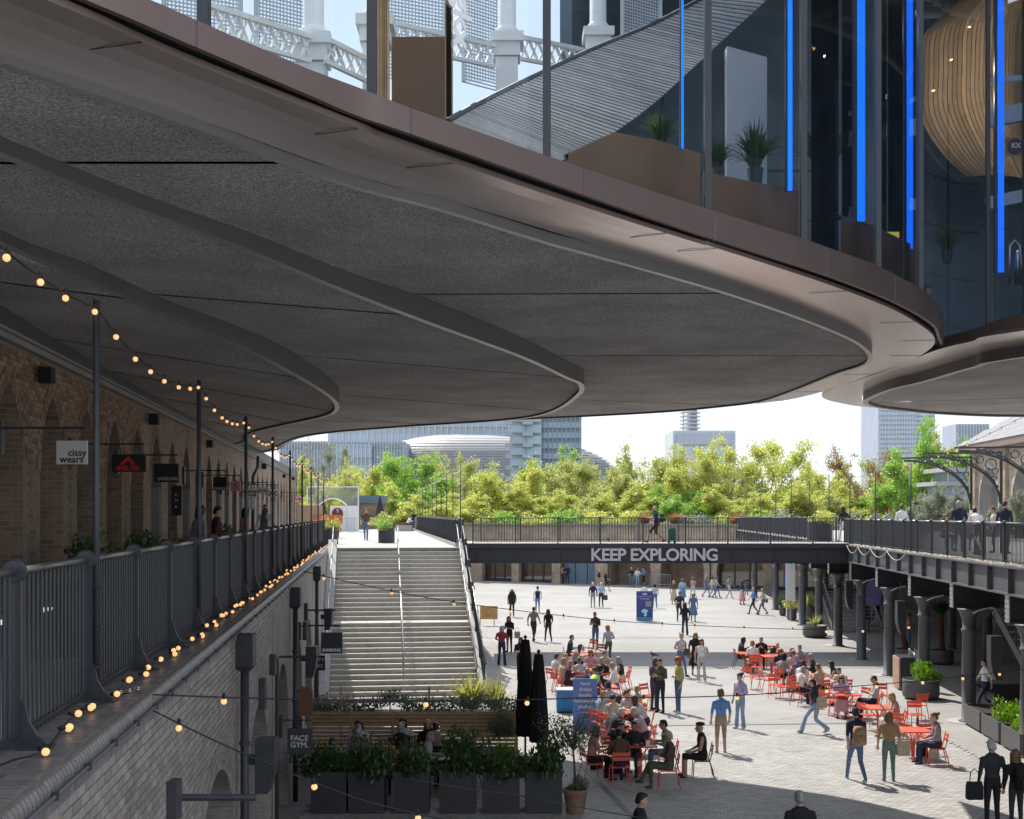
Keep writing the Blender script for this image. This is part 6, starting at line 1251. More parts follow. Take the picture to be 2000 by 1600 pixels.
# ================================================================ PEOPLE
SKIN = [mat('skin_fair', (.52,.31,.22), .55, var=.08), mat('skin_tan', (.40,.22,.14), .55, var=.08), mat('skin_brown', (.16,.085,.055), .5, var=.08), mat('skin_light', (.60,.38,.29), .55, var=.08)]
DARKEYE = mat('eye_dark', (.015,.012,.01), .3, var=0)
HAIRM = {k: mat('hair_'+k, c, .5, var=.35, vs=14, vscale=(3,3,1)) for k, c in {'black':(.012,.010,.009),'brown':(.06,.035,.02),'dkbrown':(.03,.019,.013),'blond':(.42,.27,.11),'grey':(.30,.29,.28),'white':(.55,.53,.50),'ginger':(.38,.12,.03),'ltbrown':(.17,.10,.05)}.items()}
CL = {}
CCOL = {'black':(.014,.014,.016),'charcoal':(.035,.035,.04),'navy':(.018,.025,.06),'white':(.72,.72,.72),'cream':(.60,.54,.43),'grey':(.28,.28,.29),'ltgrey':(.48,.48,.50),'denim':(.10,.16,.28),'ltdenim':(.26,.36,.50),'blue':(.10,.22,.48),'skyblue':(.34,.50,.66),'brown':(.11,.07,.045),'tan':(.36,.22,.12),'beige':(.48,.39,.29),'khaki':(.30,.25,.17),'olive':(.10,.10,.06),'green':(.20,.26,.20),'greenjean':(.13,.19,.18),'red':(.30,.03,.04),'maroon':(.10,.02,.035),'pink':(.60,.32,.36),'lilac':(.46,.42,.60),'yellow':(.52,.50,.18),'orange':(.55,.15,.04),'purple':(.09,.06,.11),'hivis':(.62,.85,.08),'mauve':(.34,.22,.24),'stripe':(.42,.40,.46),'redj':(.55,.05,.04),'rose':(.52,.26,.22),'tiedye':(.13,.29,.55)}
def cloth(c):
    if c not in CL: CL[c] = mat('cloth_'+c, CCOL[c], .85, var=.30, vs=7, bump=.9, bs=9, bd=.035)
    return CL[c]
def lerp(a, b, t): return [a[i]+(b[i]-a[i])*t for i in range(3)]
def cap_(mb, a, b, ra, rb, n=10):
    a, b = Vector(a), Vector(b); d = (b-a).normalized()
    mb.tube([a-d*ra*.92, a-d*ra*.6, a, b, b+d*rb*.6, b+d*rb*.92], [ra*.3, ra*.78, ra, rb, rb*.78, rb*.3], n)
def ell(mb, c, r, n=12, k=8): mb.ball(c, 1, n, 0, r, k)
SLOT = ['skin','top','bottom','shoe','forearm','shin','upper_arm']
def build_pose(spec):
    mb = MB(); bones = []
    pel, che, nek, hed = [Vector(spec[k]) for k in ('pelvis','chest','neck','head')]
    fx = Vector((1,0,0)); sp = (nek-pel).normalized(); fy = sp.cross(fx)*-1; fy.normalize()
    def ring(c, rx, ry, n=16): return [Vector(c)+fx*rx*math.cos(6.28318*i/n)+fy*ry*math.sin(6.28318*i/n) for i in range(n)]
    wa = pel.lerp(che,.45); big = spec.get('big',1.0)
    mb.loft([ring(pel-sp*.13,.07,.06), ring(pel-sp*.10,.135*big,.105*big), ring(pel,.165*big,.125*big), ring(wa,.138*big,.105*big), ring(che,.165*big,.12*big), ring(che+sp*.10,.185*big,.115*big), ring(nek-sp*.035,.14,.085), ring(nek+sp*.0,.065,.06)])
    bones += [(pel-sp*.1, pel+sp*.02, .15, 2), (wa-sp*.02, che+sp*.1, .15, 1), (che+sp*.1-fx*.13, che+sp*.1+fx*.13, .09, 1)]
    cap_(mb, nek-sp*.04, hed-Vector((0,0,.06)), .055, .05); bones.append((nek+sp*.01, hed-Vector((0,0,.05)), .05, 0))
    ell(mb, hed, (.076,.096,.116)); ell(mb, hed+Vector((0,.035,-.06)), (.052,.058,.06)); cap_(mb, hed+Vector((0,.085,.0)), hed+Vector((0,.108,-.028)), .012, .017, 6)
    for s in (-1,1): ell(mb, hed+Vector((.078*s,-.005,-.01)), (.014,.026,.034), 8, 5)
    bones.append((hed-Vector((0,0,.03)), hed+Vector((0,0,.03)), .1, 0))
    hands = []
    for s, key in ((-1,'armL'),(1,'armR')):
        sh = che+sp*.115+fx*.19*s*big; el, wr, hd = [Vector(p) for p in spec[key]]
        cap_(mb, sh, el, .056*big, .044); cap_(mb, el, wr, .043, .028); hd_d = (hd-wr).normalized()
        pc = wr+hd_d*.055; mb.tube([wr-hd_d*.01, wr+hd_d*.03, wr+hd_d*.085, wr+hd_d*.10], [.022,.036,.036,.024], 8)
        bones += [(sh, el, .055, 6), (el, wr, .04, 4), (wr+hd_d*.01, hd, .04, 0)]; hands.append((wr, hd_d, s))
    for s, key in ((-1,'legL'),(1,'legR')):
        hip = pel-sp*.06+fx*.085*s; kn, an = [Vector(p) for p in spec[key][:2]]; yaw = spec[key][2] if len(spec[key]) > 2 else 0
        rk = spec.get('flare', .052)
        cap_(mb, hip, kn, .088*big, .058); cap_(mb, kn, an, .058, spec.get('hem',.042)); td = Vector((math.sin(yaw), math.cos(yaw), 0)); pit = spec[key][3] if len(spec[key]) > 3 else 0
        toe = an+td*.15+Vector((0,0,-.055+pit)); heel = an-td*.045+Vector((0,0,-.05))
        mb.tube([heel, an+Vector((0,0,-.045)), an+td*.08+Vector((0,0,-.05+pit*.5)), toe], [.036,.045,.042,.03], 8)
        bones += [(hip, kn, .08, 2), (kn+ (an-kn)*.08, an, .05, 5), (an+Vector((0,0,-.06)), toe, .04, 3)]
    if spec.get('skirt'):
        L_ = spec['skirt']; rows = []
        for f in [0,.25,.5,.75,1]:
            z = pel.z+.06-(L_)*f; rr = .155+.10*f*L_/.5; rows.append([Vector((pel.x+rr*math.cos(6.28318*i/18)*(1+.05*math.cos(5*6.28318*i/18)*f), pel.y+.02*f+rr*.85*math.sin(6.28318*i/18)*(1+.05*math.sin(4*6.28318*i/18)*f), z)) for i in range(18)])
        mb.loft(rows); bones.append((pel, pel-Vector((0,0,L_-.1)), .22, 2))
    if spec.get('lap'):   # skirt over seated thighs
        kn = (Vector(spec['legL'][0])+Vector(spec['legR'][0]))/2; mb.loft([[Vector((x*.19,y_,z_)) for x, y_, z_ in ((-1,q.y,q.z-.09),(1,q.y,q.z-.09),(1.05,q.y,q.z+.02),(.6,q.y,q.z+.09),(-.6,q.y,q.z+.09),(-1.05,q.y,q.z+.02))] for q in (pel, pel.lerp(kn,.6), kn+Vector((0,.06,-.02)))])
        mb.loft([[Vector((x*.2*w_,kn.y+y_,z_)) for x, y_ in ((-1,-.09),(1,-.09),(1,.09),(-1,.09))] for z_, w_ in ((kn.z+.05,.9),(kn.z-.15,1),(kn.z-.32,1.1))]); bones.append((pel, kn, .2, 2)); bones.append((kn, kn-Vector((0,0,.3)), .2, 2))
    me0 = mb.mesh('body', SKIN[0]); ob = bpy.data.objects.new('tmp', me0); C.objects.link(ob)
    rm = ob.modifiers.new('r', 'REMESH'); rm.mode = 'VOXEL'; rm.voxel_size = .0195; rm.use_smooth_shade = True
    smo = ob.modifiers.new('s', 'SMOOTH'); smo.iterations = 2; smo.factor = .5
    dg = bpy.context.evaluated_depsgraph_get(); me = bpy.data.meshes.new_from_object(ob.evaluated_get(dg)); bpy.data.objects.remove(ob); me.name = 'body'
    nv = len(me.vertices); co = np.empty(nv*3, np.float32); me.vertices.foreach_get('co', co); co = co.reshape(-1,3)
    nl = len(me.loops); lv = np.empty(nl, np.int32); me.loops.foreach_get('vertex_index', lv); ls = np.empty(len(me.polygons), np.int32); me.polygons.foreach_get('loop_start', ls); lt = np.empty(len(me.polygons), np.int32); me.polygons.foreach_get('loop_total', lt)
    faces = [tuple(lv[a:a+b]) for a, b in zip(ls, lt)]; cen = np.array([co[list(f)].mean(0) for f in faces])
    best = np.full(len(cen), 9.); lab = np.zeros(len(cen), np.int32)
    for a, b, r_, m_ in bones:
        a_, b_ = np.array(a), np.array(b); d = b_-a_; tt = np.clip(((cen-a_)@d)/max(1e-9, d@d), 0, 1); ds = np.linalg.norm(cen-(a_+tt[:,None]*d), axis=1)-r_
        k = ds < best; best[k] = ds[k]; lab[k] = m_
    out_ = MB(); out_.v = [tuple(map(float, c)) for c in co]; out_.f = faces; out_.m = [int(x) for x in lab]
    for wr, d, s in hands:      # five separate bent fingers rooted in the palm
        side = d.cross(Vector((0,0,1)) if abs(d.z) < .8 else Vector((0,1,0))).normalized(); nor = side.cross(d).normalized()
        for k, (o_, ln) in enumerate(((-.027,.060),(-.009,.074),(.009,.070),(.027,.055))):
            b0 = wr+d*.085+side*o_; b1 = b0+d*ln*.55+nor*.008; b2 = b1+(d*.75+nor*.65).normalized()*ln*.5; out_.tube([b0,b1,b2], [.0095,.009,.007], 5)
        b0 = wr+d*.03+side*.03*s; out_.tube([b0, b0+(d*.6+side*s*.8).normalized()*.035, b0+(d*.9+side*s*.45).normalized()*.065], [.012,.011,.008], 5)
    for s in (-1,1): n0 = len(out_.f); out_.ball(hed+Vector((.03*s,.083,.012)), .011, 6, 7, k=4)
    n0 = len(out_.f); out_.tube([hed+Vector((-.022,.092,-.062)), hed+Vector((.022,.092,-.062))], .005, 5, True, 7)
    me2 = out_.mesh('body', [SKIN[0]]*7+[DARKEYE], True); bpy.data.meshes.remove(me)
    me2['head'] = list(hed); me2['nape'] = list(nek); me2['chest'] = list(che); return me2
def stand(**k):
    s = dict(pelvis=(0,0,.95), chest=(0,.0,1.25), neck=(0,-.005,1.475), head=(0,.03,1.60), armL=((-.25,-.02,1.12),(-.25,.06,.88),(-.24,.09,.80)), armR=((.25,-.02,1.12),(.25,.06,.88),(.24,.09,.80)), legL=((-.10,.015,.50),(-.11,0,.09),-.15), legR=((.10,.015,.50),(.11,0,.09),.15)); s.update(k); return s
def sit(**k):
    s = dict(pelvis=(0,-.02,.57), chest=(0,.03,.86), neck=(0,.06,1.08), head=(0,.105,1.20), armL=((-.25,.10,.74),(-.16,.33,.78),(-.08,.40,.79)), armR=((.25,.10,.74),(.16,.33,.78),(.08,.40,.79)), legL=((-.11,.41,.53),(-.12,.40,.09),-.1), legR=((.11,.42,.53),(.13,.44,.09),.15)); s.update(k); return s
POSE = {
 'stand': stand(), 'shift': stand(pelvis=(.03,0,.94), head=(-.01,.03,1.60), armR=((.27,-.06,1.14),(.13,.14,1.08),(.05,.17,1.10)), legL=((-.14,.07,.50),(-.19,.08,.09),-.4)),
 'phone': stand(head=(0,.06,1.59), armL=((-.24,.03,1.12),(-.07,.26,1.16),(-.02,.31,1.21)), armR=((.24,.03,1.12),(.07,.26,1.14),(.03,.32,1.19))),
 'walk': stand(legL=((-.09,.20,.52),(-.10,.30,.10),0,.04), legR=((.09,-.04,.49),(.10,-.32,.14),0,-.03), armL=((-.25,-.12,1.13),(-.24,-.13,.90),(-.23,-.11,.82)), armR=((.25,.10,1.13),(.24,.26,.95),(.22,.32,.89))),
 'stride': stand(pelvis=(0,.0,.92), chest=(0,.03,1.22), neck=(0,.04,1.445), head=(0,.08,1.57), legL=((-.09,.02,.46),(-.10,-.36,.17),0,-.05), legR=((.09,.26,.53),(.10,.40,.10),0,.05), armR=((.25,-.12,1.10),(.24,-.16,.87),(.23,-.14,.79)), armL=((-.25,.10,1.10),(-.23,.25,.93),(-.21,.31,.87)), hem=.075),
 'dress': stand(skirt=.62), 'dresswalk': stand(skirt=.75, legL=((-.08,.14,.50),(-.09,.2,.09),0), legR=((.08,-.05,.49),(.09,-.2,.10),0), armR=((.25,-.02,1.12),(.16,.2,1.05),(.1,.25,1.08))),
 'lean': stand(pelvis=(0,-.05,.92), chest=(0,.16,1.16), neck=(0,.28,1.34), head=(0,.36,1.44), armL=((-.24,.28,.98),(-.16,.46,.84),(-.12,.52,.80)), armR=((.24,.28,.98),(.16,.46,.84),(.12,.52,.80))),
 'wide': stand(hem=.07, legL=((-.11,.02,.5),(-.14,.0,.09),-.2), legR=((.11,.02,.5),(.14,.02,.09),.2), armL=((-.27,.0,1.14),(-.2,.22,1.05),(-.14,.28,1.06))),
 'sit': sit(), 'lap': sit(chest=(0,.0,.87), neck=(0,.02,1.095), head=(0,.06,1.215), armL=((-.25,.06,.74),(-.13,.28,.64),(-.07,.35,.63)), armR=((.25,.06,.74),(.13,.28,.64),(.07,.35,.63))),
 'sitphone': sit(head=(0,.13,1.185), armL=((-.24,.12,.76),(-.07,.36,.88),(-.03,.41,.93)), armR=((.24,.12,.76),(.07,.36,.88),(.03,.41,.93))),
 'sitback': sit(pelvis=(0,-.02,.56), chest=(0,-.05,.86), neck=(0,-.04,1.085), head=(0,.0,1.205), armL=((-.25,.05,.74),(-.05,.17,.80),(.04,.17,.84)), armR=((.25,.05,.74),(.05,.19,.76),(-.04,.2,.79)), legR=((.09,.43,.57),(-.02,.62,.20),.2)),
 'sitfwd': sit(chest=(0,.12,.84), neck=(0,.22,1.03), head=(0,.31,1.13), armL=((-.24,.28,.76),(-.1,.44,.78),(-.03,.46,.80)), armR=((.24,.28,.76),(.1,.44,.78),(.03,.46,.80))),
 'sitskirt': sit(lap=True)}
BODY = {k: build_pose(v) for k, v in POSE.items()}
def cap_mesh(sx, sy, sz, zc, seed, noise, span=1.0):
    rng = np.random.default_rng(seed); rows = []; K, N = 9, 16
    for k in range(K+1):
        th = math.pi*.5*(k/K)*1.0
        row = []
        for i in range(N):
            a = 6.28318*i/N; back = -math.sin(a)   # 1 at the back
            low = zc+.012*max(0,math.sin(a)) if math.sin(a) > .35 else zc-.10*min(1, (.35-math.sin(a))/.8)
            z = low+(sz-low)*math.sin(th); f = math.cos(th)**.75 if k < K else 0.02; nz_ = 1+rng.normal()*noise
            row.append(Vector((sx*f*math.cos(a)*nz_, (sy*f*math.sin(a))*nz_-.008, z*(1 if k else 1))))
        rows.append(row)
    return MB().loft(rows, True)
def curtain(mb, length, seed, wide=1.0):
    rng = np.random.default_rng(seed); A = []
    for lay_ in (1.0, .72):
        rows = []
        for k in range(7):
            f = k/6; z = .06-(length+.06)*f; rows.append([Vector((.092*lay_*wide*(1+.12*math.sin(f*3.1))*math.sin(a), -(.108*lay_)*(1+.10*math.sin(f*2.8))*math.cos(a)+.01-.012*f, z+rng.normal()*.006)) for a in [(-1+2*i/12)*2.05*(1-.35*f) for i in range(13)]])
        A.append(rows)
    for r0, r1 in zip(A[0][:-1], A[0][1:]): mb.strip(r0, r1)
    for r0, r1 in zip(A[1][:-1], A[1][1:]): mb.strip(r1, r0)
    mb.strip(A[0][-1], A[1][-1])
    return mb
def hat_cap(brim):
    mb = cap_mesh(.088,.108,.138,.045,3,0); mb.add([W(-.07,.08,.05),W(.07,.08,.05),W(.06,.175,.035),W(-.06,.175,.035),W(-.07,.08,.058),W(.07,.08,.058),W(.06,.175,.043),W(-.06,.175,.043)], [(3,2,1,0),(4,5,6,7),(0,1,5,4),(1,2,6,5),(2,3,7,6),(3,0,4,7)]); return mb
HM = HAIRM['brown']
HAIR = {'short': cap_mesh(.080,.102,.126,.055,1,.035).mesh('hair', HM, True), 'crop': cap_mesh(.0775,.0985,.119,.058,2,.012).mesh('hair', HM, True), 'curly': cap_mesh(.094,.114,.142,.045,3,.06).mesh('hair', HM, True),
        'long': curtain(cap_mesh(.085,.108,.132,.05,4,.012), .30, 4).mesh('hair', HM, True), 'vlong': curtain(cap_mesh(.088,.110,.134,.05,5,.02), .40, 5, 1.15).mesh('hair', HM, True), 'bob': curtain(cap_mesh(.086,.108,.132,.05,6,.015), .13, 6, 1.1).mesh('hair', HM, True),
        'bun': cap_mesh(.082,.104,.128,.045,7,.012).ball((0,-.10,.09), .05, 10).mesh('hair', HM, True), 'cap': hat_cap(1).mesh('cap', cloth('charcoal'), True), 'beret': MB().ball((0,-.02,.095), .115, 14, sc=(1,1.05,.42)).mesh('beret', cloth('black'), True), 'scarf': cap_mesh(.09,.112,.136,.03,8,.01).ball((0,-.1,-.02), .05, 8).mesh('headscarf', cloth('cream'), True)}
GLASS = MB().box((0,.099,.012),(.135,.014,.036)).box((-.072,.05,.016),(.008,.1,.012)).box((.072,.05,.016),(.008,.1,.012)).mesh('sunglasses', M['black'])
FIT = {}
def person(label, pos, rz, pose, top, bottom, hair='short brown', skin=0, slv='l', leg='l', shoe='charcoal', glasses=False, h=1.0, zc=0, group=None):
    t = thing('person', label, 'person', tuple(pos), group, rz); t.scale = (h,h,h); me = BODY[pose]; b = inst(me, 'body', t); sk = SKIN[skin]; tp, bo = cloth(top), cloth(bottom)
    for i, m_ in enumerate((sk, tp, bo, cloth(shoe), tp if slv == 'l' else sk, bo if leg == 'l' else sk, sk if slv == 'n' else tp)): obj_mat(b, m_, i)
    st_, col = (hair.split()+['brown'])[:2]; hd = Vector(me['head'][:])
    if st_ != 'bald':
        nm = {'cap':'cap','beret':'beret','scarf':'headscarf'}.get(st_, 'hair'); hh = inst(HAIR[st_], nm, t, hd)
        obj_mat(hh, HAIRM[col] if nm == 'hair' else cloth(col))
        if nm in ('cap',): k = inst(HAIR['crop'], 'hair', t, hd-Vector((0,0,.012))); obj_mat(k, HAIRM['dkbrown'])
    if glasses: inst(GLASS, 'sunglasses', t, hd)
    return t
S_ = math.pi
def stand_at(u, v, z=0): return at(u, v, z)
def seat_at(u, v, z=0, hh=1.30): p = at(u, v, z+hh); return W(p.x, p.y, z)
AW, TO, RI, LE = 0, S_, -S_/2, S_/2      # facing: away, towards the camera, to the east, to the west
SEATED = [
 ('man in a dark navy top facing east at the back of the cluster',1112,1240,RI,'sit','navy','charcoal','short dkbrown',0,'s','l',0),('woman with long brown hair in a mauve top leaning on the back table',1118,1259,RI,'sitfwd','mauve','navy','long brown',0,'s','l',0),
 ('short haired person in a white top at the cluster edge',1083,1277,-1.0,'sit','white','ltdenim','short brown',0,'s','l',0),('fair haired person half hidden behind the blond bob',1101,1277,-1.8,'lap','rose','denim','short blond',0,'s','l',0),('woman with a blond bob in a cream top',1096,1285,-1.3,'sit','cream','beige','bob blond',0,'l','l',0),
 ('man in a maroon shirt resting his chin on his hand',1108,1290,-1.5,'sitphone','maroon','charcoal','short grey',0,'l','l',0),('person in a white lace top with their back to us',1132,1284,.1,'sit','ltgrey','denim','short ltbrown',0,'s','l',0),('smiling blond woman in sunglasses and a pink shirt',1155,1268,2.9,'sit','pink','denim','long blond',0,'l','l',1),
 ('grey haired man in sunglasses and a beige shirt',1183,1269,2.7,'sit','beige','khaki','short grey',0,'l','l',1),('grey haired person in a black top seen from behind',1176,1285,.2,'lap','black','charcoal','short grey',0,'l','l',0),('man in a white shirt with a backpack on his chair',1202,1294,1.3,'sit','white','denim','short grey',0,'l','l',0),
 ('woman with long grey hair in a black vest and cream skirt',1214,1283,1.2,'sitskirt','charcoal','cream','vlong grey',0,'n','l',0),('stooping person in a navy shirt beside the bright vest',1138,1307,-.6,'sitfwd','navy','navy','crop grey',0,'l','l',0),('woman with brown hair in a denim dress behind the bright vest',1164,1304,2.2,'lap','denim','denim','long brown',0,'s','l',0),
 ('man in a navy cap and grey shirt seen from behind',1190,1333,.2,'sit','ltgrey','charcoal','cap navy',0,'s','l',0),('boy with blond hair in a light blue shirt',1173,1350,-.9,'sit','skyblue','denim','short blond',0,'s','l',0),('woman with brown hair eating beside the boy in blue',1190,1361,-1.0,'sitfwd','white','beige','bob brown',0,'s','l',0),
 ('woman in dark glasses tucked behind the eating woman',1199,1355,2.8,'sit','cream','denim','short dkbrown',0,'s','l',1),('woman in sunglasses and a loose grey shirt reaching out',1229,1346,2.2,'sit','ltgrey','brown','bun ltbrown',0,'l','l',1),('fair haired woman in beige facing away',1246,1340,.2,'sit','beige','black','short blond',0,'s','l',0),
 ('woman with curly brown hair in a grey top facing west',1260,1360,1.4,'sitfwd','ltgrey','charcoal','vlong brown',0,'l','l',0),('white haired woman in a striped navy jumper',1193,1385,-1.2,'sitfwd','navy','navy','short white',0,'l','l',0),('woman in a pale headscarf and patchwork pastel jacket',1260,1384,1.1,'sitfwd','stripe','navy','scarf cream',0,'l','l',0),
 ('young man in a black tee looking down at the near table',1199,1408,-2.6,'sitfwd','black','charcoal','crop dkbrown',0,'s','l',0),('bearded man in a grey gilet with cream sleeves',1241,1407,2.8,'sit','charcoal','charcoal','short black',1,'l','l',0),('man with glasses in a sage sweatshirt facing west',1304,1406,1.5,'sit','green','denim','short black',0,'l','l',1),
 ('dark haired man in a brown jacket with his back to the camera',1210,1424,.1,'sit','brown','navy','short black',0,'l','l',0),('man in a beige cap and brown jumper with crossed legs',1305,1429,1.5,'sitback','brown','olive','cap beige',1,'l','l',0),('woman with long black hair at the end of the near table',1156,1418,-1.3,'sit','rose','black','vlong black',1,'s','l',0),
 ('woman in a black beret and strappy black top sitting apart',1371,1413,1.5,'lap','black','black','beret black',0,'n','s',0),
 ('woman with long dark hair reading her phone',1446,1245,RI,'sitphone','charcoal','charcoal','vlong black',0,'l','l',0),('person in a white shirt with reddish curls seen from behind',1471,1252,.1,'sit','white','khaki','curly ginger',0,'l','l',0),('bearded man in a black jumper facing us beyond the white shirt',1487,1244,2.9,'sitphone','black','black','crop black',0,'l','l',0),
 ('ginger woman in sunglasses facing the camera',1525,1266,2.9,'sit','navy','denim','bob ginger',0,'l','l',1),('woman with dark hair in a speckled grey coat',1529,1277,-.9,'lap','grey','black','long black',0,'l','l',0),('blond woman in sunglasses and a grey top',1550,1269,2.8,'sit','ltgrey','denim','long blond',0,'s','l',1),('man in a bright red jumper leaning on the table',1563,1267,1.2,'sitfwd','redj','denim','short brown',0,'l','l',0),
 ('man with dark cropped hair behind the red jumper',1563,1260,2.6,'lap','grey','charcoal','crop black',0,'l','l',0),('man in a grey cap and blue shirt with his back turned',1560,1281,.4,'sit','denim','navy','cap grey',0,'l','l',0),('woman with straight brown hair in a white tee',1565,1290,-.8,'sit','white','denim','long brown',0,'s','l',0),('person with grey curls and a dark jacket facing west',1590,1277,1.2,'sit','charcoal','charcoal','curly grey',0,'l','l',1),
 ('grey haired man in a white tee resting his chin',1563,1302,-1.1,'sitphone','white','navy','short grey',0,'s','l',0),('brown haired child in beige with back turned',1602,1297,.6,'sit','beige','black','short ltbrown',0,'l','l',0),('woman with long dark hair in a navy off shoulder top',1631,1292,1.4,'sitphone','navy','cream','vlong dkbrown',0,'n','l',0),('man in a pale shirt looking down behind the lilac shirt',1647,1303,2.4,'sitfwd','ltgrey','beige','short brown',0,'l','l',0),
 ('blond woman in a lilac shirt and pink skirt facing the camera',1643,1317,2.9,'sitskirt','lilac','pink','long blond',0,'l','l',1),('man in a pale grey polo with folded arms',1707,1320,1.4,'sitback','ltgrey','navy','short brown',0,'s','l',1),('blond woman in a pink top and white trousers drinking',1751,1354,1.4,'sitphone','rose','white','long blond',0,'s','l',0),('woman with tied hair in a taupe cardigan at the bottle table',1829,1393,1.4,'lap','mauve','navy','bun ltbrown',0,'l','l',0)]
for lb, u, v, rz, ps, tp, bo, hr, sk, sl, lg, gl in SEATED:
    p = seat_at(u, v, 0, {'sitfwd':1.24,'sitphone':1.30}.get(ps,1.32)); person(lb, p, rz, ps, tp, bo, hr, sk, sl, lg, glasses=bool(gl))
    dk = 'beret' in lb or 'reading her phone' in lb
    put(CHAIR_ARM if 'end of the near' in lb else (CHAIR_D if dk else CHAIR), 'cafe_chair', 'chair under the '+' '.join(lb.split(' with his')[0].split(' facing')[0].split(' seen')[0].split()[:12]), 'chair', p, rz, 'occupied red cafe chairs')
CAFE = [('woman with dark hair against the timber screen, leftmost diner',701,1407,TO,'sit','ltgrey','black','long black'),('grey haired woman in a pink jacket with her back to us',700,1421,.2,'sit','mauve','charcoal','short white'),('dark haired diner in black beside the FACE GYM sign',643,1444,-.6,'sit','black','black','short black'),('man with cropped grey hair in a black jacket',782,1414,.2,'sit','black','charcoal','crop grey'),
 ('woman in a pale cardigan facing the black jacket',789,1404,2.9,'lap','ltgrey','navy','long dkbrown'),('woman in an orange top with her hair in a bun',772,1442,1.2,'sit','orange','black','bun dkbrown'),('grey haired man in a light grey shirt facing east',832,1431,RI,'sit','ltgrey','charcoal','short grey'),('fair haired woman in black against the screen',836,1406,TO,'sit','black','black','long blond'),('dark haired diner in a taupe jacket from behind',851,1414,.1,'sit','khaki','charcoal','short dkbrown'),('diner with a shaved head behind the big shrub',886,1424,2.6,'sit','maroon','black','crop brown'),('diner in a slate blue shirt behind the big shrub',925,1431,1.3,'sit','denim','navy','short grey')]
for lb, u, v, rz, ps, tp, bo, hr in CAFE:
    p = seat_at(u, v); person(lb, p, rz, ps, tp, bo, hr, 0, 'l', 'l'); put(CHAIR_B, 'cafe_chair', 'black chair under the '+lb.split(',')[0].split(' facing')[0], 'chair', p, rz, 'black cafe chairs')
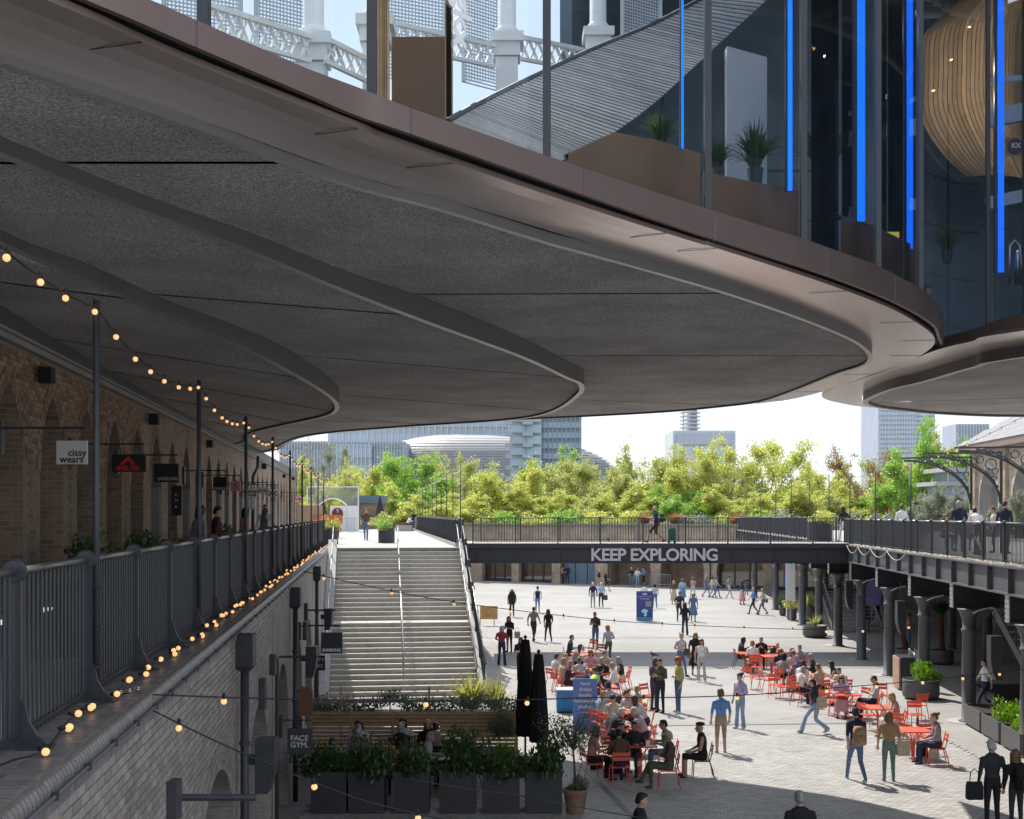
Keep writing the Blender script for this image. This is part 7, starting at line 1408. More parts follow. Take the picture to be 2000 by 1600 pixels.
# standing and walking: u, v of the feet
STANDING = [
 ('man in a dark suit carrying a big black rucksack across the yard',1000,1205,AW,'walk','charcoal','charcoal','crop black',2,'l','l','black',0,1.0),('man in a white tee and blue shorts with a dark backpack',1050,1197,AW,'walk','white','blue','short dkbrown',1,'l','s','navy',0,1.0),('man in a grey tee and dark trousers walking away',1042,1254,-.4,'walk','grey','charcoal','crop dkbrown',1,'s','l','black',0,1.02),('woman with long brown hair in black walking away',1071,1254,.2,'walk','black','charcoal','vlong brown',0,'s','l','black',0,.95),
 ('white haired man in a navy shirt strolling away',1158,1187,AW,'stand','navy','grey','short white',0,'l','l','black',0,1.0),('white haired man in a pale blue shirt holding a bag',1174,1187,AW,'walk','skyblue','charcoal','short white',0,'l','l','black',0,1.0),('bearded man in a brown jacket standing by the back table',1163,1268,2.6,'phone','brown','denim','crop dkbrown',0,'l','l','charcoal',0,1.03),('red haired woman in a striped jumper standing at the back table',1188,1296,.5,'shift','stripe','olive','bob ginger',0,'l','l','charcoal',0,.95),
 ('woman in a black dress with curls and a tote bag',995,1274,2.6,'phone','black','black','vlong ltbrown',0,'s','l','black',0,.97),('grey haired woman in a red jacket and flared navy trousers',980,1300,-.3,'wide','red','navy','bob grey',0,'l','l','navy',0,.98),('woman in black clasping her hands behind the parasols',1017,1328,TO,'phone','black','black','long brown',0,'s','l','black',1,.97),
 ('young man in a bright vest bending over the price board',1156,1398,-1.0,'lean','navy','navy','curly black',1,'l','l','charcoal',0,1.0),('man in a white shirt just behind the poster board',1258,1190,AW,'stand','white','charcoal','crop dkbrown',0,'l','l','black',0,1.0),('woman with dark hair in a pale coat beside the poster board',1279,1188,AW,'walk','ltgrey','denim','vlong dkbrown',0,'l','l','black',0,.96),
 ('person in a navy waistcoat with hands on hips under the arch',1233,1147,TO,'shift','navy','denim','short grey',0,'s','l','charcoal',0,1.0),('person in white between two friends under the arch',1245,1147,TO,'phone','white','ltdenim','short grey',0,'l','l','white',0,.97),('person in a blue jacket at the end of the trio under the arch',1257,1147,2.2,'phone','blue','navy','short brown',0,'l','l','black',0,1.0),
 ('walker in black tee and shorts beside the downpipe',1170,1152,RI,'walk','black','khaki','short blond',0,'s','s','charcoal',0,1.0),('walker in black shorts and a printed tee',1183,1155,RI,'walk','black','black','short ltbrown',0,'s','s','charcoal',0,1.0),('man in a navy coat and backpack at the blue doors',1108,1141,AW,'stand','navy','navy','crop brown',0,'l','l','black',0,1.03),('woman in a patterned top beside the blue doors',1098,1141,RI,'phone','mauve','charcoal','short brown',0,'s','l','black',0,.93),
 ('woman in a brown top and tiered beige skirt walking away',1316,1180,AW,'dresswalk','brown','beige','bob blond',0,'s','s','charcoal',0,.96),('woman with long hair in a blue pinafore walking away',1333,1177,AW,'dress','skyblue','blue','vlong ltbrown',0,'s','s','charcoal',0,1.0),('woman in a pale pink blouse crossing the yard',1354,1170,.4,'walk','pink','ltgrey','bob ltbrown',0,'l','l','charcoal',0,.95),('man in a dark waistcoat and white sleeves facing us',1327,1214,TO,'shift','charcoal','charcoal','short brown',0,'s','l','black',1,1.03),('woman in a long denim dress and sunglasses',1354,1214,TO,'dress','denim','denim','bob blond',0,'s','s','charcoal',1,.98),('woman with long dark hair in black holding a handbag',1338,1241,.3,'wide','black','charcoal','vlong dkbrown',0,'l','l','black',0,1.0),
 ('woman in denim dungarees by the far shop',1379,1166,RI,'walk','denim','denim','bob blond',0,'s','l','charcoal',0,.97),('woman in a pale top walking with two friends',1391,1168,RI,'walk','cream','ltdenim','bob brown',0,'s','l','charcoal',0,.95),('woman in a grey blouse at the end of the trio of friends',1399,1168,RI,'walk','ltgrey','denim','bob ltbrown',0,'l','l','charcoal',0,.95),('woman in a sage top and pale trousers crossing the arches',1424,1169,-1.2,'walk','green','ltgrey','bun ltbrown',0,'l','l','white',0,1.0),('woman in a navy jumper and pink pleated skirt',1449,1181,-1.2,'dresswalk','navy','pink','long dkbrown',0,'l','s','charcoal',0,.97),('bald man in a blue shirt walking with a companion',1472,1200,LE,'walk','blue','charcoal','bald none',0,'s','l','charcoal',0,1.0),('woman in a beige jacket and jeans beside the bald man',1490,1201,LE,'walk','beige','denim','bob blond',0,'l','l','charcoal',0,.97),
 ('blond woman in a grey vest and blue jeans',1330,1322,-2.6,'shift','ltgrey','denim','bun blond',0,'n','l','charcoal',0,1.0),('woman in a long black dress and sunglasses with an ice cream',1358,1318,TO,'dress','black','black','long blond',0,'s','s','black',1,.98),('woman in a white top and pale wide trousers',1370,1332,TO,'wide','white','ltgrey','long brown',0,'n','l','white',0,.95),
 ('man in a dark jacket looking down between two women',1290,1392,2.4,'phone','olive','navy','short dkbrown',0,'l','l','charcoal',0,1.02),('woman with long fair hair in a purple coat looking down',1277,1388,-1.1,'phone','purple','purple','vlong ltbrown',0,'l','l','charcoal',0,1.0),('tall ginger woman in a yellow blouse and blue jeans',1326,1392,1.9,'shift','yellow','denim','vlong ginger',0,'s','l','white',1,1.05),
 ('man in a blue tie dye tee and khaki shorts with his back to us',1408,1472,.15,'stand','tiedye','khaki','curly ltbrown',0,'s','s','ltgrey',0,1.0),('woman in a dark gilet, lilac shirt and pale wide jeans',1446,1424,2.2,'wide','lilac','ltdenim','bun dkbrown',0,'l','l','white',0,.97),('woman in a denim jacket striding west with a tote bag',1592,1434,1.75,'stride','navy','ltdenim','bob dkbrown',0,'l','l','beige',0,.95),
 ('man in a cap and navy tee with a tan rucksack on his back',1672,1528,.1,'walk','navy','denim','cap charcoal',0,'s','l','ltgrey',0,1.03),('woman in a tan top and green jeans walking away',1736,1528,-.05,'stand','tan','greenjean','bob ltbrown',0,'s','l','tan',0,.98),
 ('man in a pale cap and black jacket carrying a black holdall',1938,1620,.1,'stand','charcoal','black','cap ltgrey',0,'l','l','black',0,1.05),('woman with wavy fair hair and a black rucksack',1985,1622,.15,'stand','black','charcoal','vlong ltbrown',0,'l','l','black',0,.95),('dark haired man in a black jacket walking out of the shade',1250,1762,RI,'walk','black','black','short black',0,'l','l','black',0,1.05),('grey haired man in a black top with his back to us',1563,1758,AW,'stand','black','black','short grey',0,'l','l','black',0,1.05),
 ('man in a white shirt half hidden behind the big column',1924,1392,LE,'walk','white','navy','crop dkbrown',0,'s','l','black',0,1.0),('person in a navy jacket with a backpack in the undercroft',1713,1214,.3,'walk','denim','navy','short dkbrown',0,'l','l','black',0,1.0),('person in a long black coat in the undercroft',1692,1222,.2,'dresswalk','black','black','bob brown',0,'l','l','black',0,1.0),('person in pink and jeans behind the leaning tree fern',1775,1270,RI,'stand','rose','denim','short brown',0,'l','l','black',0,1.0),('person in purple resting outside the glazed far arch',1458,1162,TO,'phone','purple','denim','short dkbrown',0,'l','l','charcoal',0,.85)]
for lb, u, v, rz, ps, tp, bo, hr, sk, sl, lg, sh, gl, hh in STANDING: person(lb, stand_at(u, v), rz, ps, tp, bo, hr, sk, sl, lg, sh, bool(gl), hh)
# people on the upper level
UPPER = [('man in a checked shirt walking towards the stone stairs',715,1056,DZ,TO,'walk','brown','denim','short ltbrown',0,'s','l',.98),('person with a dark backpack walking along the upper walkway',659,1051,DZ,AW,'walk','charcoal','red','short grey',0,'l','l',.98),('person in black leaning on the far walkway railing',808,1036,DZ,.2,'stand','black','black','short black',0,'l','l',.95),('bald man in shorts towing a green trolley over the footbridge',1282,1061,bz+.004,LE,'stride','navy','charcoal','bald none',0,'s','s',1.0),('person in a black jacket waiting at the footbridge corner',1648,1058,bz+.004,.3,'shift','black','ltgrey','long black',0,'l','l',.97),
 ('man in a white tee on the east viaduct',1761,1066,5.045,AW,'stand','white','charcoal','short dkbrown',0,'s','l',1.0),('man in a navy tee with his back to us on the viaduct',1873,1078,5.045,AW,'stand','navy','charcoal','short grey',0,'s','l',1.05),('person in a white shirt among the viaduct crowd',1911,1082,5.045,AW,'lean','white','charcoal','short dkbrown',0,'s','l',1.0),('person in a pale top near the arched windows',1941,1080,5.045,1.2,'stand','cream','navy','short brown',0,'s','l',.92),('man in a navy jacket beside the thick viaduct pole',1962,1082,5.045,-.8,'stand','navy','navy','short dkbrown',0,'l','l',1.03),('person half hidden by the viaduct railing',1892,1075,5.045,TO,'sit','rose','denim','bob brown',0,'s','l',1.0),('seated person low behind the viaduct railing',1846,1074,5.045,TO,'sit','brown','navy','long brown',0,'s','l',1.0),('person with a red cap far along the viaduct',1737,1058,5.045,TO,'stand','grey','navy','cap red',0,'s','l',.9),('person in grey further along the viaduct',1711,1057,5.045,AW,'stand','grey','navy','short brown',0,'s','l',.93)]
for lb, u, v, z, rz, ps, tp, bo, hr, sk, sl, lg, hh in UPPER: person(lb, at(u, v, z), rz, ps, tp, bo, hr, sk, sl, lg, h=hh)
for lb, t0, n0, rz, ps, tp, hr in (('person in a grey jacket sitting in the arcade shade',22.5,-.9,-.8,'stand','grey','bob brown'),('man in a maroon jumper behind the railing',25.0,-.9,-1.2,'shift','maroon','short dkbrown'),('woman with long black hair behind the railing',30.5,-.9,-1.0,'stand','rose','vlong black'),('woman in grey behind the long haired woman',35,-.8,-1.0,'stand','grey','bob ltbrown'),('person in a white hoodie with red print in the arcade',39.0,-1.1,2.8,'walk','white','short ltbrown')):
    p = L(t0, n0, DZ); person(lb, p, rz, ps, tp, 'charcoal', hr, 0, 'l', 'l', h=.92 if 'hoodie' not in lb else 1.0)
p = at(795,1037,DZ); person('person in white seated on the pale stone bench', W(p.x,p.y+.35,DZ), -1.2, 'sitfwd', 'white', 'black', 'short dkbrown')
p = at_y(1808,560,26); person('dark figure standing behind the east glass', W(p.x,26,ZFB+.05), RI, 'shift', 'black', 'black', 'short black')
# things carried
def backpack(label, u, v, rz, mt, z=1.2, h=.45, off=.20, zz=0, sc=1.0):
    p = stand_at(u, v, zz); b = Vector((math.sin(rz), -math.cos(rz), 0))*off; t = thing('backpack', label, 'backpack', (p.x+b.x,p.y+b.y,zz+z), 'bags carried on backs', rz); t.scale = (sc,sc,sc)
    inst(MB().loft([[W(x*a,-.02+y*c,z_) for x, y in ((-.14,-.09),(-.06,-.12),(.06,-.12),(.14,-.09),(.15,.06),(-.15,.06))] for z_, a, c in ((-h/2,.8,.7),(-h*.42,1,1),(h*.25,1.0,1.0),(h*.45,.8,.8),(h/2,.4,.4))]).mesh('pack', cloth(mt), True), 'pack', t)
    inst(MB().loft([[W(x,-.145+y,z_) for x, y in ((-.1,-.03),(.1,-.03),(.1,.04),(-.1,.04))] for z_ in (-h*.38,0)]).mesh('pocket', cloth(mt)), 'pocket', t)
    for s in (-.09,.09): inst(MB().tube([W(s,.05,h*.45),W(s*1.1,.14,h*.5),W(s*1.3,.3,h*.2)], .018, 5).mesh('strap', cloth(mt)), 'strap', t)
backpack('large black rucksack on the man in the dark suit',1000,1205,0,'black',1.2,.6,.2,0,1.35); backpack('dark backpack on the man in blue shorts',1050,1197,0,'navy'); backpack('tan canvas rucksack on the man in the navy tee',1672,1528,.1,'tan',1.15,.45); backpack('black rucksack with zips on the wavy haired woman',1985,1622,.15,'black',1.12,.5); backpack('navy backpack on the person in the undercroft',1713,1214,.3,'navy'); backpack('dark backpack on the upper walkway walker',659,1051,0,'charcoal',1.15,.45,.2,DZ); backpack('small dark backpack on the man crossing the footbridge',1282,1061,LE,'charcoal',1.15,.4,.2,bz)
def tote(label, pos, mt, s=1.0, rz=0, name='tote_bag'):
    t = thing(name, label, 'bag', tuple(pos), 'carried bags', rz); t.scale = (s,s,s)
    inst(MB().loft([[W(x*w_,y*d_,z_) for x, y in ((-.17,-.06),(.17,-.06),(.17,.06),(-.17,.06))] for z_, w_, d_ in ((-.38,.9,1),(-.36,1,1.1),(-.1,1,.9),(0,.92,.4))]).mesh('bag_body', cloth(mt)), 'bag_body', t); inst(MB().tube([W(-.1,0,-.01),W(-.08,0,.2),W(0,0,.27),W(.08,0,.2),W(.1,0,-.01)], .012, 5).mesh('handle', cloth(mt)), 'handle', t)
def near_p(u, v, dx, dy, z, zz=0): p = stand_at(u, v, zz); return (p.x+dx, p.y+dy, zz+z)
tote('canvas tote on the shoulder of the striding woman', near_p(1592,1434,.12,-.27,1.12), 'beige', .85, .4); tote('pale tote bag of the woman in the black dress', near_p(995,1274,.36,0,.95), 'beige', .8); tote('pale jacket hanging from the arm of the tan top woman', near_p(1736,1528,.33,-.02,1.0), 'beige', .95); tote('black leather holdall of the man in the pale cap', near_p(1938,1620,-.38,-.05,.98), 'black', .95, 0, 'holdall'); tote('brown bag in the hand of the pale blue shirt man', near_p(1174,1187,.3,.1,.85), 'brown', .9); tote('brown shoulder bag of the woman in the grey vest', near_p(1330,1322,.24,.05,1.1), 'brown', .7); tote('small tan bag of the woman in the long black dress', near_p(1358,1318,-.27,-.08,.9), 'tan', .6); tote('cream shopping bag standing under the bottle table chair', near_p(1824,1487,0,0,.3), 'cream', .75); tote('black sports bag on the ground under the bottle table', near_p(1803,1480,0,.1,.32), 'black', .85, 0, 'holdall'); tote('navy bag lying under the nearest red table', near_p(1190,1512,.1,0,.34), 'navy', 1.3, .3, 'holdall'); tote('dark bag beside the feet at the nearest red table', near_p(1165,1505,.0,.1,.3), 'black', 1.0, .8, 'holdall'); tote('beige coat draped beside the man in the white tee', near_p(1548,1365,0,.1,.75), 'beige', 1.2); tote('brown handbag of the woman in the beige jacket', near_p(1490,1201,.2,-.05,1.0), 'brown', .6)
t = thing('hi_vis_vest', 'bright yellow green vest worn by the bending young man', 'vest', near_p(1156,1398,0,0,0), None, -1.0)
inst(MB().loft([[Vector((x*rx, y0+y*ry, z0)) for x, y in [(math.cos(6.28318*i/14), math.sin(6.28318*i/14)) for i in range(14)]] for z0, y0, rx, ry in ((.95,-.04,.185,.15),(1.08,.07,.175,.155),(1.2,.17,.195,.165),(1.29,.235,.19,.13))], False).mesh('vest_body', cloth('hivis'), True), 'vest_body', t)
tr = thing('shopping_trolley', 'green trolley bag pulled across the footbridge', 'trolley', near_p(1312,1061,0,0,0,bz)); p = near_p(1312,1061,0,0,0,bz); MB().loft([[W(p[0]+x*a,p[1]+y,p[2]+z_) for x, y in ((-.17,-.15),(.17,-.15),(.17,.15),(-.17,.15))] for z_, a in ((.12,.9),(.2,1),(.6,1),(.68,.7))]).obj('bag', mat('green_canvas', (.03,.16,.09), .8), tr)
for s in (-.13,.13): MB().lathe((p[0]+s,p[1],p[2]+.0), [(.03,.0),(.06,.02),(.06,.1),(.03,.12)], 10).obj('wheel', M['black'], tr)
MB().tube([W(p[0]-.1,p[1],p[2]+.66),W(p[0]-.5,p[1],p[2]+.95)], .012, 5).obj('handle', M['galv'], tr)
# table top clutter
for lb, u, v, mt, r_, hh in (('clear cup on the nearest red table',1250,1443,'offwhite',.04,.13),('terracotta coloured cup on the nearest red table',1241,1452,'terra',.04,.08),('purple drinks bottle on the bottle table',1792,1418,'navy',.035,.25),('black bin pot on the red table',1510,1276,'black',.12,.28),('blue water bottle on the back table',1140,1272,'blue',.035,.22)):
    p = at(u, v, .75); t = thing('cup' if 'cup' in lb else ('bottle' if 'bottle' in lb else 'table_pot'), lb, 'cup' if 'cup' in lb else ('bottle' if 'bottle' in lb else 'pot'), (p.x,p.y,.746)); MB().lathe((p.x,p.y,.746), [(r_*.8,0),(r_,.01),(r_*1.05,hh*.8),(r_*.7,hh*.85),(r_*.5,hh)], 12).obj('body', M[mt], t, True); MB().lathe((p.x,p.y,.746+hh), [(r_*.5,0),(r_*.5,.02)], 10).obj('lid', M['black'], t)
t = thing('newspaper', 'open newspaper lying on a red table', 'newspaper', tuple(at(1665,1352,.75))); p = at(1665,1352,.75); MB().add([W(p.x-.25,p.y-.15,.752),W(p.x,p.y-.17,.757),W(p.x+.25,p.y-.15,.753),W(p.x+.25,p.y+.15,.753),W(p.x,p.y+.14,.757),W(p.x-.25,p.y+.16,.752)], [(0,1,4,5),(1,2,3,4)]).obj('sheet', M['offwhite'], t)
for k in range(6): MB().box((p.x-.12+.24*(k%2),p.y-.08+.07*(k//2),.758),(.16,.03,.002)).obj('print_block', M['ldark'], t)
t = thing('takeaway_boxes', 'open takeaway boxes on the food laden table', 'boxes', tuple(at(1212,1388,.75))); p = at(1212,1388,.75)
for k in range(4): MB().box((p.x-.2+.14*k,p.y+.12*(-1)**k,.775),(.13,.1,.05)).obj('box_tray', M['offwhite'], t)
# ================================================================ STRING LIGHTS, SIGNS, PIPES
bulb_m = MB().ball((0,0,-.045), .032, 10, k=6).mesh('bulb', M['bulb'], True); bulb_d = MB().ball((0,0,-.05), .035, 10, k=6).mesh('bulb', M['bulb_day'], True)
sock_m = MB().lathe((0,0,-.02), [(.016,0),(.018,.05),(.01,.065)], 8).mesh('holder', M['black'], True)
def string(label, pts, n_bulb, per=14, sag=.2, warm=True, r_=.006, tilt=0, skip=0.0, group='string lights', size=1.0):
    path = []
    for a, b in zip(pts[:-1], pts[1:]):
        for k in range(per): f = k/per; path.append(Vector(a).lerp(Vector(b), f)-Vector((0,0,sag*4*f*(1-f))))
    path.append(Vector(pts[-1])); t = thing('string_lights', label, 'string lights', tuple(path[0]), group)
    MB().tube(path, r_, 5).obj('cable', M['wire'], t, True)
    tot = sum((b-a).length for a, b in zip(path[:-1], path[1:])); d = tot/(n_bulb+1); nxt = d*(.5+skip); run = 0
    for a, b in zip(path[:-1], path[1:]):
        l = (b-a).length
        while run+l > nxt and n_bulb > 0:
            p = a.lerp(b, (nxt-run)/l); rx = (R.uniform(-tilt,tilt), R.uniform(-tilt,tilt), 0)
            h = inst(sock_m, 'bulb_holder', t, p-Vector(wl(t)), rx, (size,)*3); inst(bulb_m if warm else bulb_d, 'bulb', h); nxt += d*R.uniform(.75,1.25)
        run += l
    return t
tops = [L(t+.03,.065,8.0 if t > 5 else 8.32) for t in [PT[0]-5.75]+PT]
string('warm bulb string hung between the tall poles of the arcade', tops, 60, sag=.2, r_=.007, size=.75, tilt=.15)
# bulbs lying along the coping
pts = []
for k in range(86): pts.append(L(5.2+k*.55, .18+R.uniform(-.05,.08), CZ+.028+(.03 if k%3==0 else 0)))
t = thing('string_lights', 'string of warm bulbs lying along the brick coping', 'string lights', tuple(pts[0]), 'string lights'); MB().tube(smooth_path(pts,3), .007, 5).obj('cable', M['wire'], t, True)
for p in pts:
    for q in range(1 if R.random() < .75 else 2):
        pp = p+LT*R.uniform(-.2,.2)+Vector((0,0,.02)); h = inst(sock_m, 'bulb_holder', t, pp-Vector(wl(t)), (math.pi/2+R.uniform(-.3,.1),0,R.uniform(-2.6,-.6)), (.78,)*3); inst(bulb_m, 'bulb', h)
string('thin bulb cable crossing from the coping to the east columns', [L(9.95,.2,4.95), W(.95,14.1,4.29), W(4.8,18.2,3.82), W(12.5,26.5,3.25)], 11, sag=.05, warm=True, r_=.007, tilt=.2, size=.85)
string('lower bulb cable slanting across the shaded cafe', [L(9.95,.2,4.94), W(-1.2,10.4,3.95), W(1.2,11.6,3.25), W(5,13,2.4)], 8, sag=.05, warm=True, r_=.007, tilt=.3, size=.85)
string('second thin wire beside the lower bulb cable', [at_y(790,1520,11.2), at_y(1005,1552,11.6), at_y(1300,1605,12)], 0, sag=.01, r_=.005)
string('far bulb cable crossing above the stone stairs to the columns', [L(32.3,.2,4.95), at_y(860,1172,34), at_y(1215,1214,38), at_y(1640,1231,42), E(43.2,-.2,2.5)], 13, sag=.04, warm=False, r_=.011, size=1.3)
string('tangle of small bulbs along the east viaduct edge', [E(21+k*1.2,-.36+R.uniform(-.06,.06),5.03+R.uniform(0,.05)) for k in range(29)], 46, per=5, sag=-.03, warm=False, r_=.006, tilt=1.2, size=.75)
string('loops of pale cable hanging under the viaduct edge', [E(44,-.44,4.98), E(47,-.44,4.97), E(50,-.44,4.98), E(52.5,-.44,4.97), E(55,-.44,4.98)], 0, per=10, sag=.3, r_=.012).children[0].data.materials[0] = M['offwhite']
string('string of pale bulbs between the east viaduct poles', [E(28.5,-.26,9.3),E(44,-.26,8.15),E(49.9,-.26,8.15),E(55.2,-.26,8.15),E(60.5,-.26,8.25),E(66.5,-.26,8.25),E(73,-.26,8.25)], 40, sag=.18, warm=False, r_=.006, size=.7)
string('string of pale bulbs above the far walkway railing', [L(t,6.06,8.4) for t in PT2], 48, per=6, sag=.12, warm=False, r_=.007, size=.7)
string('small bulbs along the foot of the bridge railing', [W(-1.6,BY-.05,bz+.06), W(16,BY-.05,bz+.06)], 15, sag=0, warm=False, r_=.006, tilt=1.0)
mbk = thing('wire_clamp', 'bright wire clamp and turnbuckle on the coping where the cables meet', 'clamp', tuple(L(9.9,.2,CZ+.04)))
for k in range(3): c = L(9.8+k*.09,.22+k*.05,CZ+.04); MB().tube([c+LT*.05*math.cos(a)+LN*.025*math.sin(a) for a in [6.2832*i/10 for i in range(11)]], .006, 5, False).obj('link', M['steel'], mbk)
# hanging signs of the arcade
def hang_sign(label, u, vc, wpx, hpx, n, board, texts=(), name='hanging_sign', rod=True):
    k = (1000-u)/2400; Y = (2.208-n)/(k-.1145); p = at_y(u, vc, Y); sx, sz = wpx/FOC*Y, hpx/FOC*Y; t = thing(name, label, 'sign', tuple(p), 'shop signs of the west side'); th = .035
    MB().box((p.x,p.y,p.z),(sx,th,sz)).obj('board', board, t)
    for body, dx, dz, size, mt, kw in texts: put_text(t, body, size*sz, mt, (p.x+dx*sx, p.y-th/2-.002, p.z+dz*sz), (1,0,0), extr=.002, **kw)
    if rod:
        zr = p.z+sz/2+.16; xw = -2.208-.1145*Y+AF+.08 if n < 0 else -2.208-.1145*Y+.45
        MB().tube([W(xw,p.y,zr),W(p.x+sx*.45,p.y,zr)], .016, 6).obj('bracket_arm', M['iron'], t); MB().box((xw+.03,p.y,zr-.12),(.06,.12,.42)).obj('wall_box', M['iron'], t)
        for s in (-.3,.3): MB().tube([W(p.x+s*sx,p.y,p.z+sz/2),W(p.x+s*sx,p.y,zr)], .008, 5).obj('hanger', M['iron'], t)
    return t, p, sx, sz
hang_sign('pale square sign reading cissy wears', 141, 884, 60, 46, -1.5, M['offwhite'], (('cissy',.18,-.02,.42,M['ldark'],{'bold':.002}),('wears',.0,-.30,.42,M['ldark'],{'bold':.002})))
t, p, sx, sz = hang_sign('black sign with a red chevron reading SHELTER', 252, 905, 66, 34, -1.5, M['black'], (('SHELTER',-.02,-.30,.34,M['red'],{'bold':.004}),))
MB().add([W(p.x+x*sx,p.y-.021,p.z+z*sz) for x, z in ((-.26,-.08),(-.02,.42),(.22,-.08),(.10,-.08),(-.02,.16),(-.14,-.08))], [(0,1,4,5),(1,2,3,4)]).obj('chevron', M['red'], t)
hang_sign('charcoal sign reading SAMSUNG in dim letters, larger one in the arcade', 325, 924, 48, 36, -1.5, M['black'], (('SAMSUNG',.06,-.32,.24,M['galv'],{'bold':.004}),))
hang_sign('narrow dark wayfinding sign with arrows and symbols', 345, 978, 20, 58, -1.5, M['black'], (('←',0,.2,.16,M['letter'],{}),('M',0,0,.13,M['letter'],{}),('◣',0,-.2,.13,M['letter'],{})), rod=False)
hang_sign('small charcoal sign reading SAMSUNG next to the pink sign', 430, 945, 27, 26, -1.5, M['black'], (('SAMSUNG',0,-.36,.26,M['galv'],{'bold':.004}),))
hang_sign('pink square sign with a curly letter S', 460, 950, 20, 20, -1.5, M['pink'], (('S',0,0,.8,M['ldark'],{}),))
hang_sign('white sign reading AMERICAN VINTAGE', 489, 964, 26, 17, -1.5, M['white'], (('AMERICAN',0,.2,.34,M['ldark'],{'bold':.004}),('VINTAGE',0,-.2,.34,M['ldark'],{'bold':.004})))
hang_sign('tall narrow white sign with stacked letters', 491, 971, 7, 48, -1.7, M['white'], (('S\nT\nU\nD\nI\nO',0,0,.17,M['ldark'],{}),), rod=False)
hang_sign('pale grey sign reading vitruta', 512, 958, 26, 13, -1.5, M['offwhite'], (('vitruta',0,0,.8,M['ldark'],{}),))
hang_sign('white sign reading A.P.C.', 531, 963, 24, 15, -1.5, M['white'], (('A.P.C.',0,-.1,.75,M['ldark'],{'bold':.006}),))
hang_sign('small red sign reading UNI QLO', 584, 975, 14, 14, -1.5, M['red'], (('UNI\nQLO',0,0,.5,M['lwhite'],{'bold':.006}),))
# signs and fittings on the retaining wall below
hang_sign('square black sign reading FACE GYM. above the cafe', 586, 1448, 49, 50, .85, M['planter'], (('FACE',-.02,.12,.30,M['letter'],{'bold':.003}),('GYM.',-.02,-.14,.30,M['letter'],{'bold':.003})))
hang_sign('square black sign reading SAMSUNG in front of the stairs', 648, 1256, 41, 41, 1.25, M['planter'], (('SAMSUNG',0,-.34,.19,M['lwhite'],{'bold':.006}),))
hang_sign('black sign ending in RTY and B\'S behind the loudspeaker', 622, 1295, 26, 29, .95, M['black'], (('RTY',.1,.2,.34,M['letter'],{}),("B'S",.1,-.2,.34,M['letter'],{})), rod=False)
def wall_at(u, n): return (2.208-n)/((1000-u)/2400-.1145)
def hopper(u, v0, v1, wpx, label, zb=0):
    Y = wall_at(u, .52); p = at_y(u, v0, Y); w_ = wpx/FOC*Y; h_ = (v1-v0)/FOC*Y; t = thing('drainpipe', label, 'drainpipe', (p.x,p.y,0), 'drainpipes on the retaining wall')
    MB().box((p.x,p.y,p.z-h_/2),(w_,w_*.9,h_)).obj('hopper_head', M['iron'], t); MB().hexa([W(p.x-.07,p.y-.07,p.z-h_-.07),W(p.x+.07,p.y-.07,p.z-h_-.07),W(p.x+.07,p.y+.07,p.z-h_-.07),W(p.x-.07,p.y+.07,p.z-h_-.07),W(p.x-w_/2,p.y-w_*.45,p.z-h_-.001),W(p.x+w_/2,p.y-w_*.45,p.z-h_-.001),W(p.x+w_/2,p.y+w_*.45,p.z-h_-.001),W(p.x-w_/2,p.y+w_*.45,p.z-h_-.001)]).obj('hopper_neck', M['iron'], t)
    MB().tube([W(p.x,p.y,0),W(p.x,p.y,p.z-h_)], .058, 12).obj('pipe', M['iron'], t, True)
    for z in (1.1,2.2,3.3): MB().lathe((p.x,p.y,z), [(.06,0),(.075,.005),(.075,.06),(.06,.065)], 12).obj('collar', M['iron'], t)
    MB().fbox(L, 0,0,0,0,0,0) if 0 else None
    return t
hopper(478,1238,1300,38,'nearest drainpipe with a black box hopper'); hopper(577,1147,1183,21,'middle drainpipe with a black box hopper'); hopper(619,1106,1131,15,'far drainpipe with a black box hopper')
def fitting(u, v, n, wpx, hpx, label, cat, name, d=.15, shape='box'):
    Y = wall_at(u, n); p = at_y(u, v, Y); w_, h_ = wpx/FOC*Y, hpx/FOC*Y; t = thing(name, label, cat, tuple(p), 'fittings on the retaining wall')
    if shape == 'box': MB().box(tuple(p),(w_,d,h_)).obj('case', M['iron'], t)
    else:
        prof_ = [(-w_/2,-h_/2),(w_*.15,-h_/2),(w_*.42,-h_*.18),(w_*.5,h_*.1),(w_*.5,h_/2),(-w_/2,h_/2)]
        mb = MB(); mb.prism([W(p.x+a,p.y,p.z+b) for a, b in prof_], Vector((0,-d,0)), Vector((0,d,0))); mb.obj('cabinet', M['iron'], t); MB().box((p.x-w_/2-.05,p.y,p.z+h_*.1),(.12,.05,.12)).obj('bracket', M['iron'], t)
    return t
fitting(521,1494,.95,38,105,'big curved black loudspeaker near the FACE GYM sign','loudspeaker','loudspeaker',.13,'sp'); fitting(609,1292,.95,21,60,'curved black loudspeaker beside the SAMSUNG sign','loudspeaker','loudspeaker',.13,'sp'); fitting(642,1209,1.1,15,42,'small curved black loudspeaker in front of the stairs','loudspeaker','loudspeaker',.13,'sp')
fitting(340,1562,.75,20,76,'square black sign bracket at the very bottom of the wall','bracket','sign_bracket'); fitting(513,1355,.75,13,60,'slim grey bracket box on the nearest drainpipe','bracket','sign_bracket'); fitting(533,1298,.6,11,40,'slim dark bracket box above the second arch','bracket','sign_bracket'); fitting(598,1195,.75,7,34,'upper slim bracket box by the middle drainpipe','bracket','sign_bracket'); fitting(596,1232,.75,8,36,'lower slim bracket box by the middle drainpipe','bracket','sign_bracket')
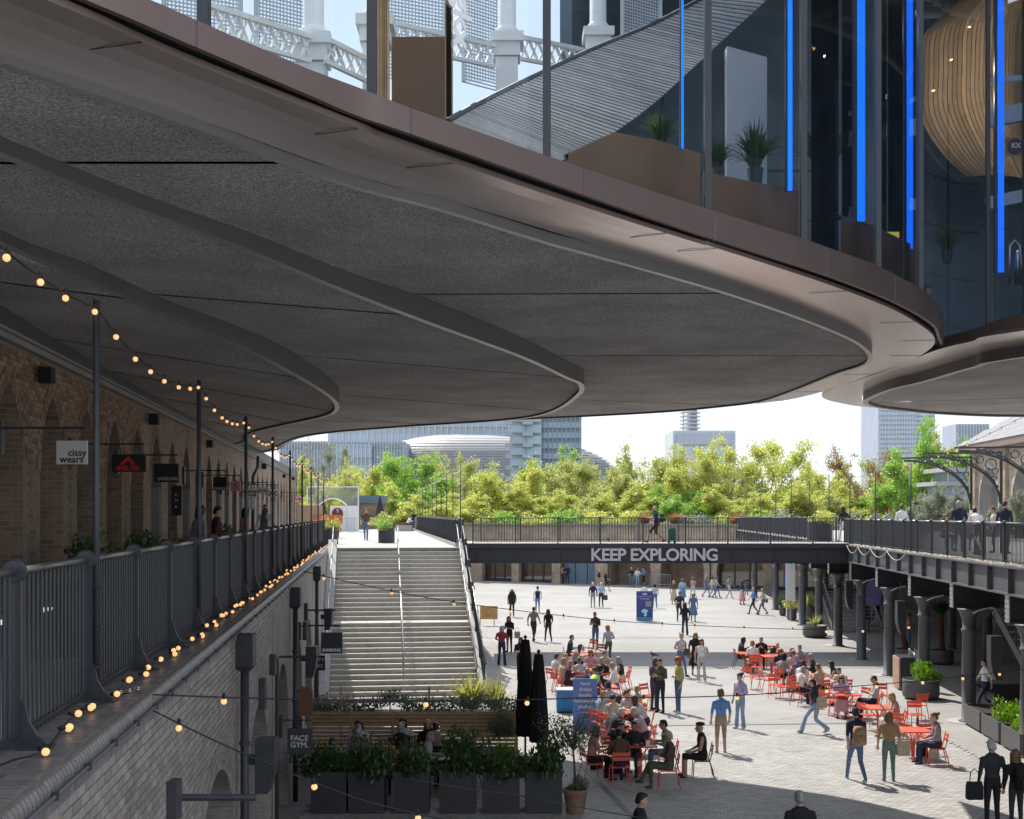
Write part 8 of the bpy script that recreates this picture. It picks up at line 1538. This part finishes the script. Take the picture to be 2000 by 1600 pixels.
for u0, u1, v, n, lb in ((350,500,1558,.8,'dark sign rod at the bottom of the wall'),(545,620,1283,.75,'dark sign rod level with the SAMSUNG sign'),(600,655,1192,.9,'upper thin sign rod in front of the stairs'),(600,662,1222,.9,'lower thin sign rod in front of the stairs')):
    Y = wall_at((u0+u1)/2, n+.2); a, b = at_y(u0,v,Y), at_y(u1,v,Y); t = thing('sign_rod', lb, 'rod', tuple(a), 'sign rods'); MB().tube([a,b], .02 if u0 > 400 else .028, 8).obj('rod', M['iron'], t)
t = thing('rust_pipe', 'slim brown elbow pipe between two brick arches', 'pipe', tuple(at_y(541,1285,wall_at(541,.5)))); Y = wall_at(541,.5); a = at_y(541,1283,Y); MB().tube([W(a.x-.12,a.y,a.z),W(a.x-.03,a.y,a.z),W(a.x,a.y,a.z-.06),W(a.x,a.y,0)], .035, 8).obj('tube', mat('rust_brown_pipe', (.06,.045,.04), .6), t, True)
t = thing('swing_sign', 'rounded orange brown sign board beside the drainpipe', 'sign', tuple(at_y(596,1368,wall_at(596,.9)))); p = at_y(598,1370,wall_at(596,.9)); MB().prism([W(p.x+x,p.y,p.z+z) for x, z in ((-.13,-.28),(.13,-.28),(.13,.2),(.1,.27),(-.13,.3))], Vector((0,-.03,0)), Vector((0,.03,0))).obj('board', mat('orange_brown_board', (.16,.075,.035), .5), t); MB().box((p.x-.16,p.y,p.z+.2),(.08,.04,.04)).obj('hinge', M['iron'], t)
# loudspeakers and lamps on the east columns
for k, (t0, n0, z0, lb) in enumerate(((45.6,-.25,2.55,'hanging grey loudspeaker between the fourth and fifth columns'),(55.8,-.2,2.7,'hanging dark loudspeaker nearer the footbridge'),(34.6,-.2,2.35,'hanging dark loudspeaker over the iron stair'))):
    c = E(t0,n0,z0); t = thing('loudspeaker', lb, 'loudspeaker', tuple(c), 'hanging loudspeakers'); mb = MB(); mb.prism([W(c.x+x,c.y,c.z+z) for x, z in ((.16,.62),(-.16,.62),(-.16,-.1),(-.1,-.42),(-.02,-.6),(.16,-.62))], Vector((0,-.16,0)), Vector((0,.16,0))); mb.obj('cabinet', M['iron'], t); MB().tube([c+Vector((0,0,.6)),c+Vector((0,0,1.3))], .015, 6).obj('hanger', M['iron'], t)
for k, t0 in enumerate((37,42.4,47.8,53.2)):
    c = E(t0,-.1,3.4); t = thing('arm_lamp', f'slim white arm lamp on the {["third","fourth","fifth","sixth"][k]} column from the frame edge', 'lamp', tuple(c), 'arm lamps'); MB().tube([c,c+Vector((.15,-.1,.1)),c+Vector((.5,-.2,.2))], .02, 6).obj('arm', M['far_frame'], t)
# wall speakers above the arcade arches
for k, (u, v, s) in enumerate(((91,733,26),(301,819,18),(410,867,12),(516,911,9),(555,930,6),(573,935,5))):
    Y = wall_at(u, AF+.15); p = at_y(u, v, Y); t = thing('wall_speaker', ['small black box speaker above the first arches','second box speaker along the brick arcade','third box speaker along the brick arcade','fourth box speaker along the brick arcade','fifth box speaker along the brick arcade','sixth box speaker along the brick arcade'][k], 'speaker', tuple(p), 'box speakers on the arcade'); w_ = s/FOC*Y; MB().box(tuple(p),(w_,w_*.9,w_*1.2)).obj('case', M['black'], t); MB().box((p.x-w_*.6,p.y,p.z),(w_*.3,.03,.03)).obj('bracket', M['iron'], t)
p = L(46,AF+.25,DZ); t = thing('drainpipe', 'tall swan necked drainpipe on the sunlit arcade end', 'drainpipe', tuple(p)); MB().tube([L(48,AF+.35,8.6),L(47.9,AF+.35,8.2),L(47.6,AF+.2,7.8),L(47.6,AF+.2,DZ)], .06, 8).obj('pipe', M['iron'], t, True)
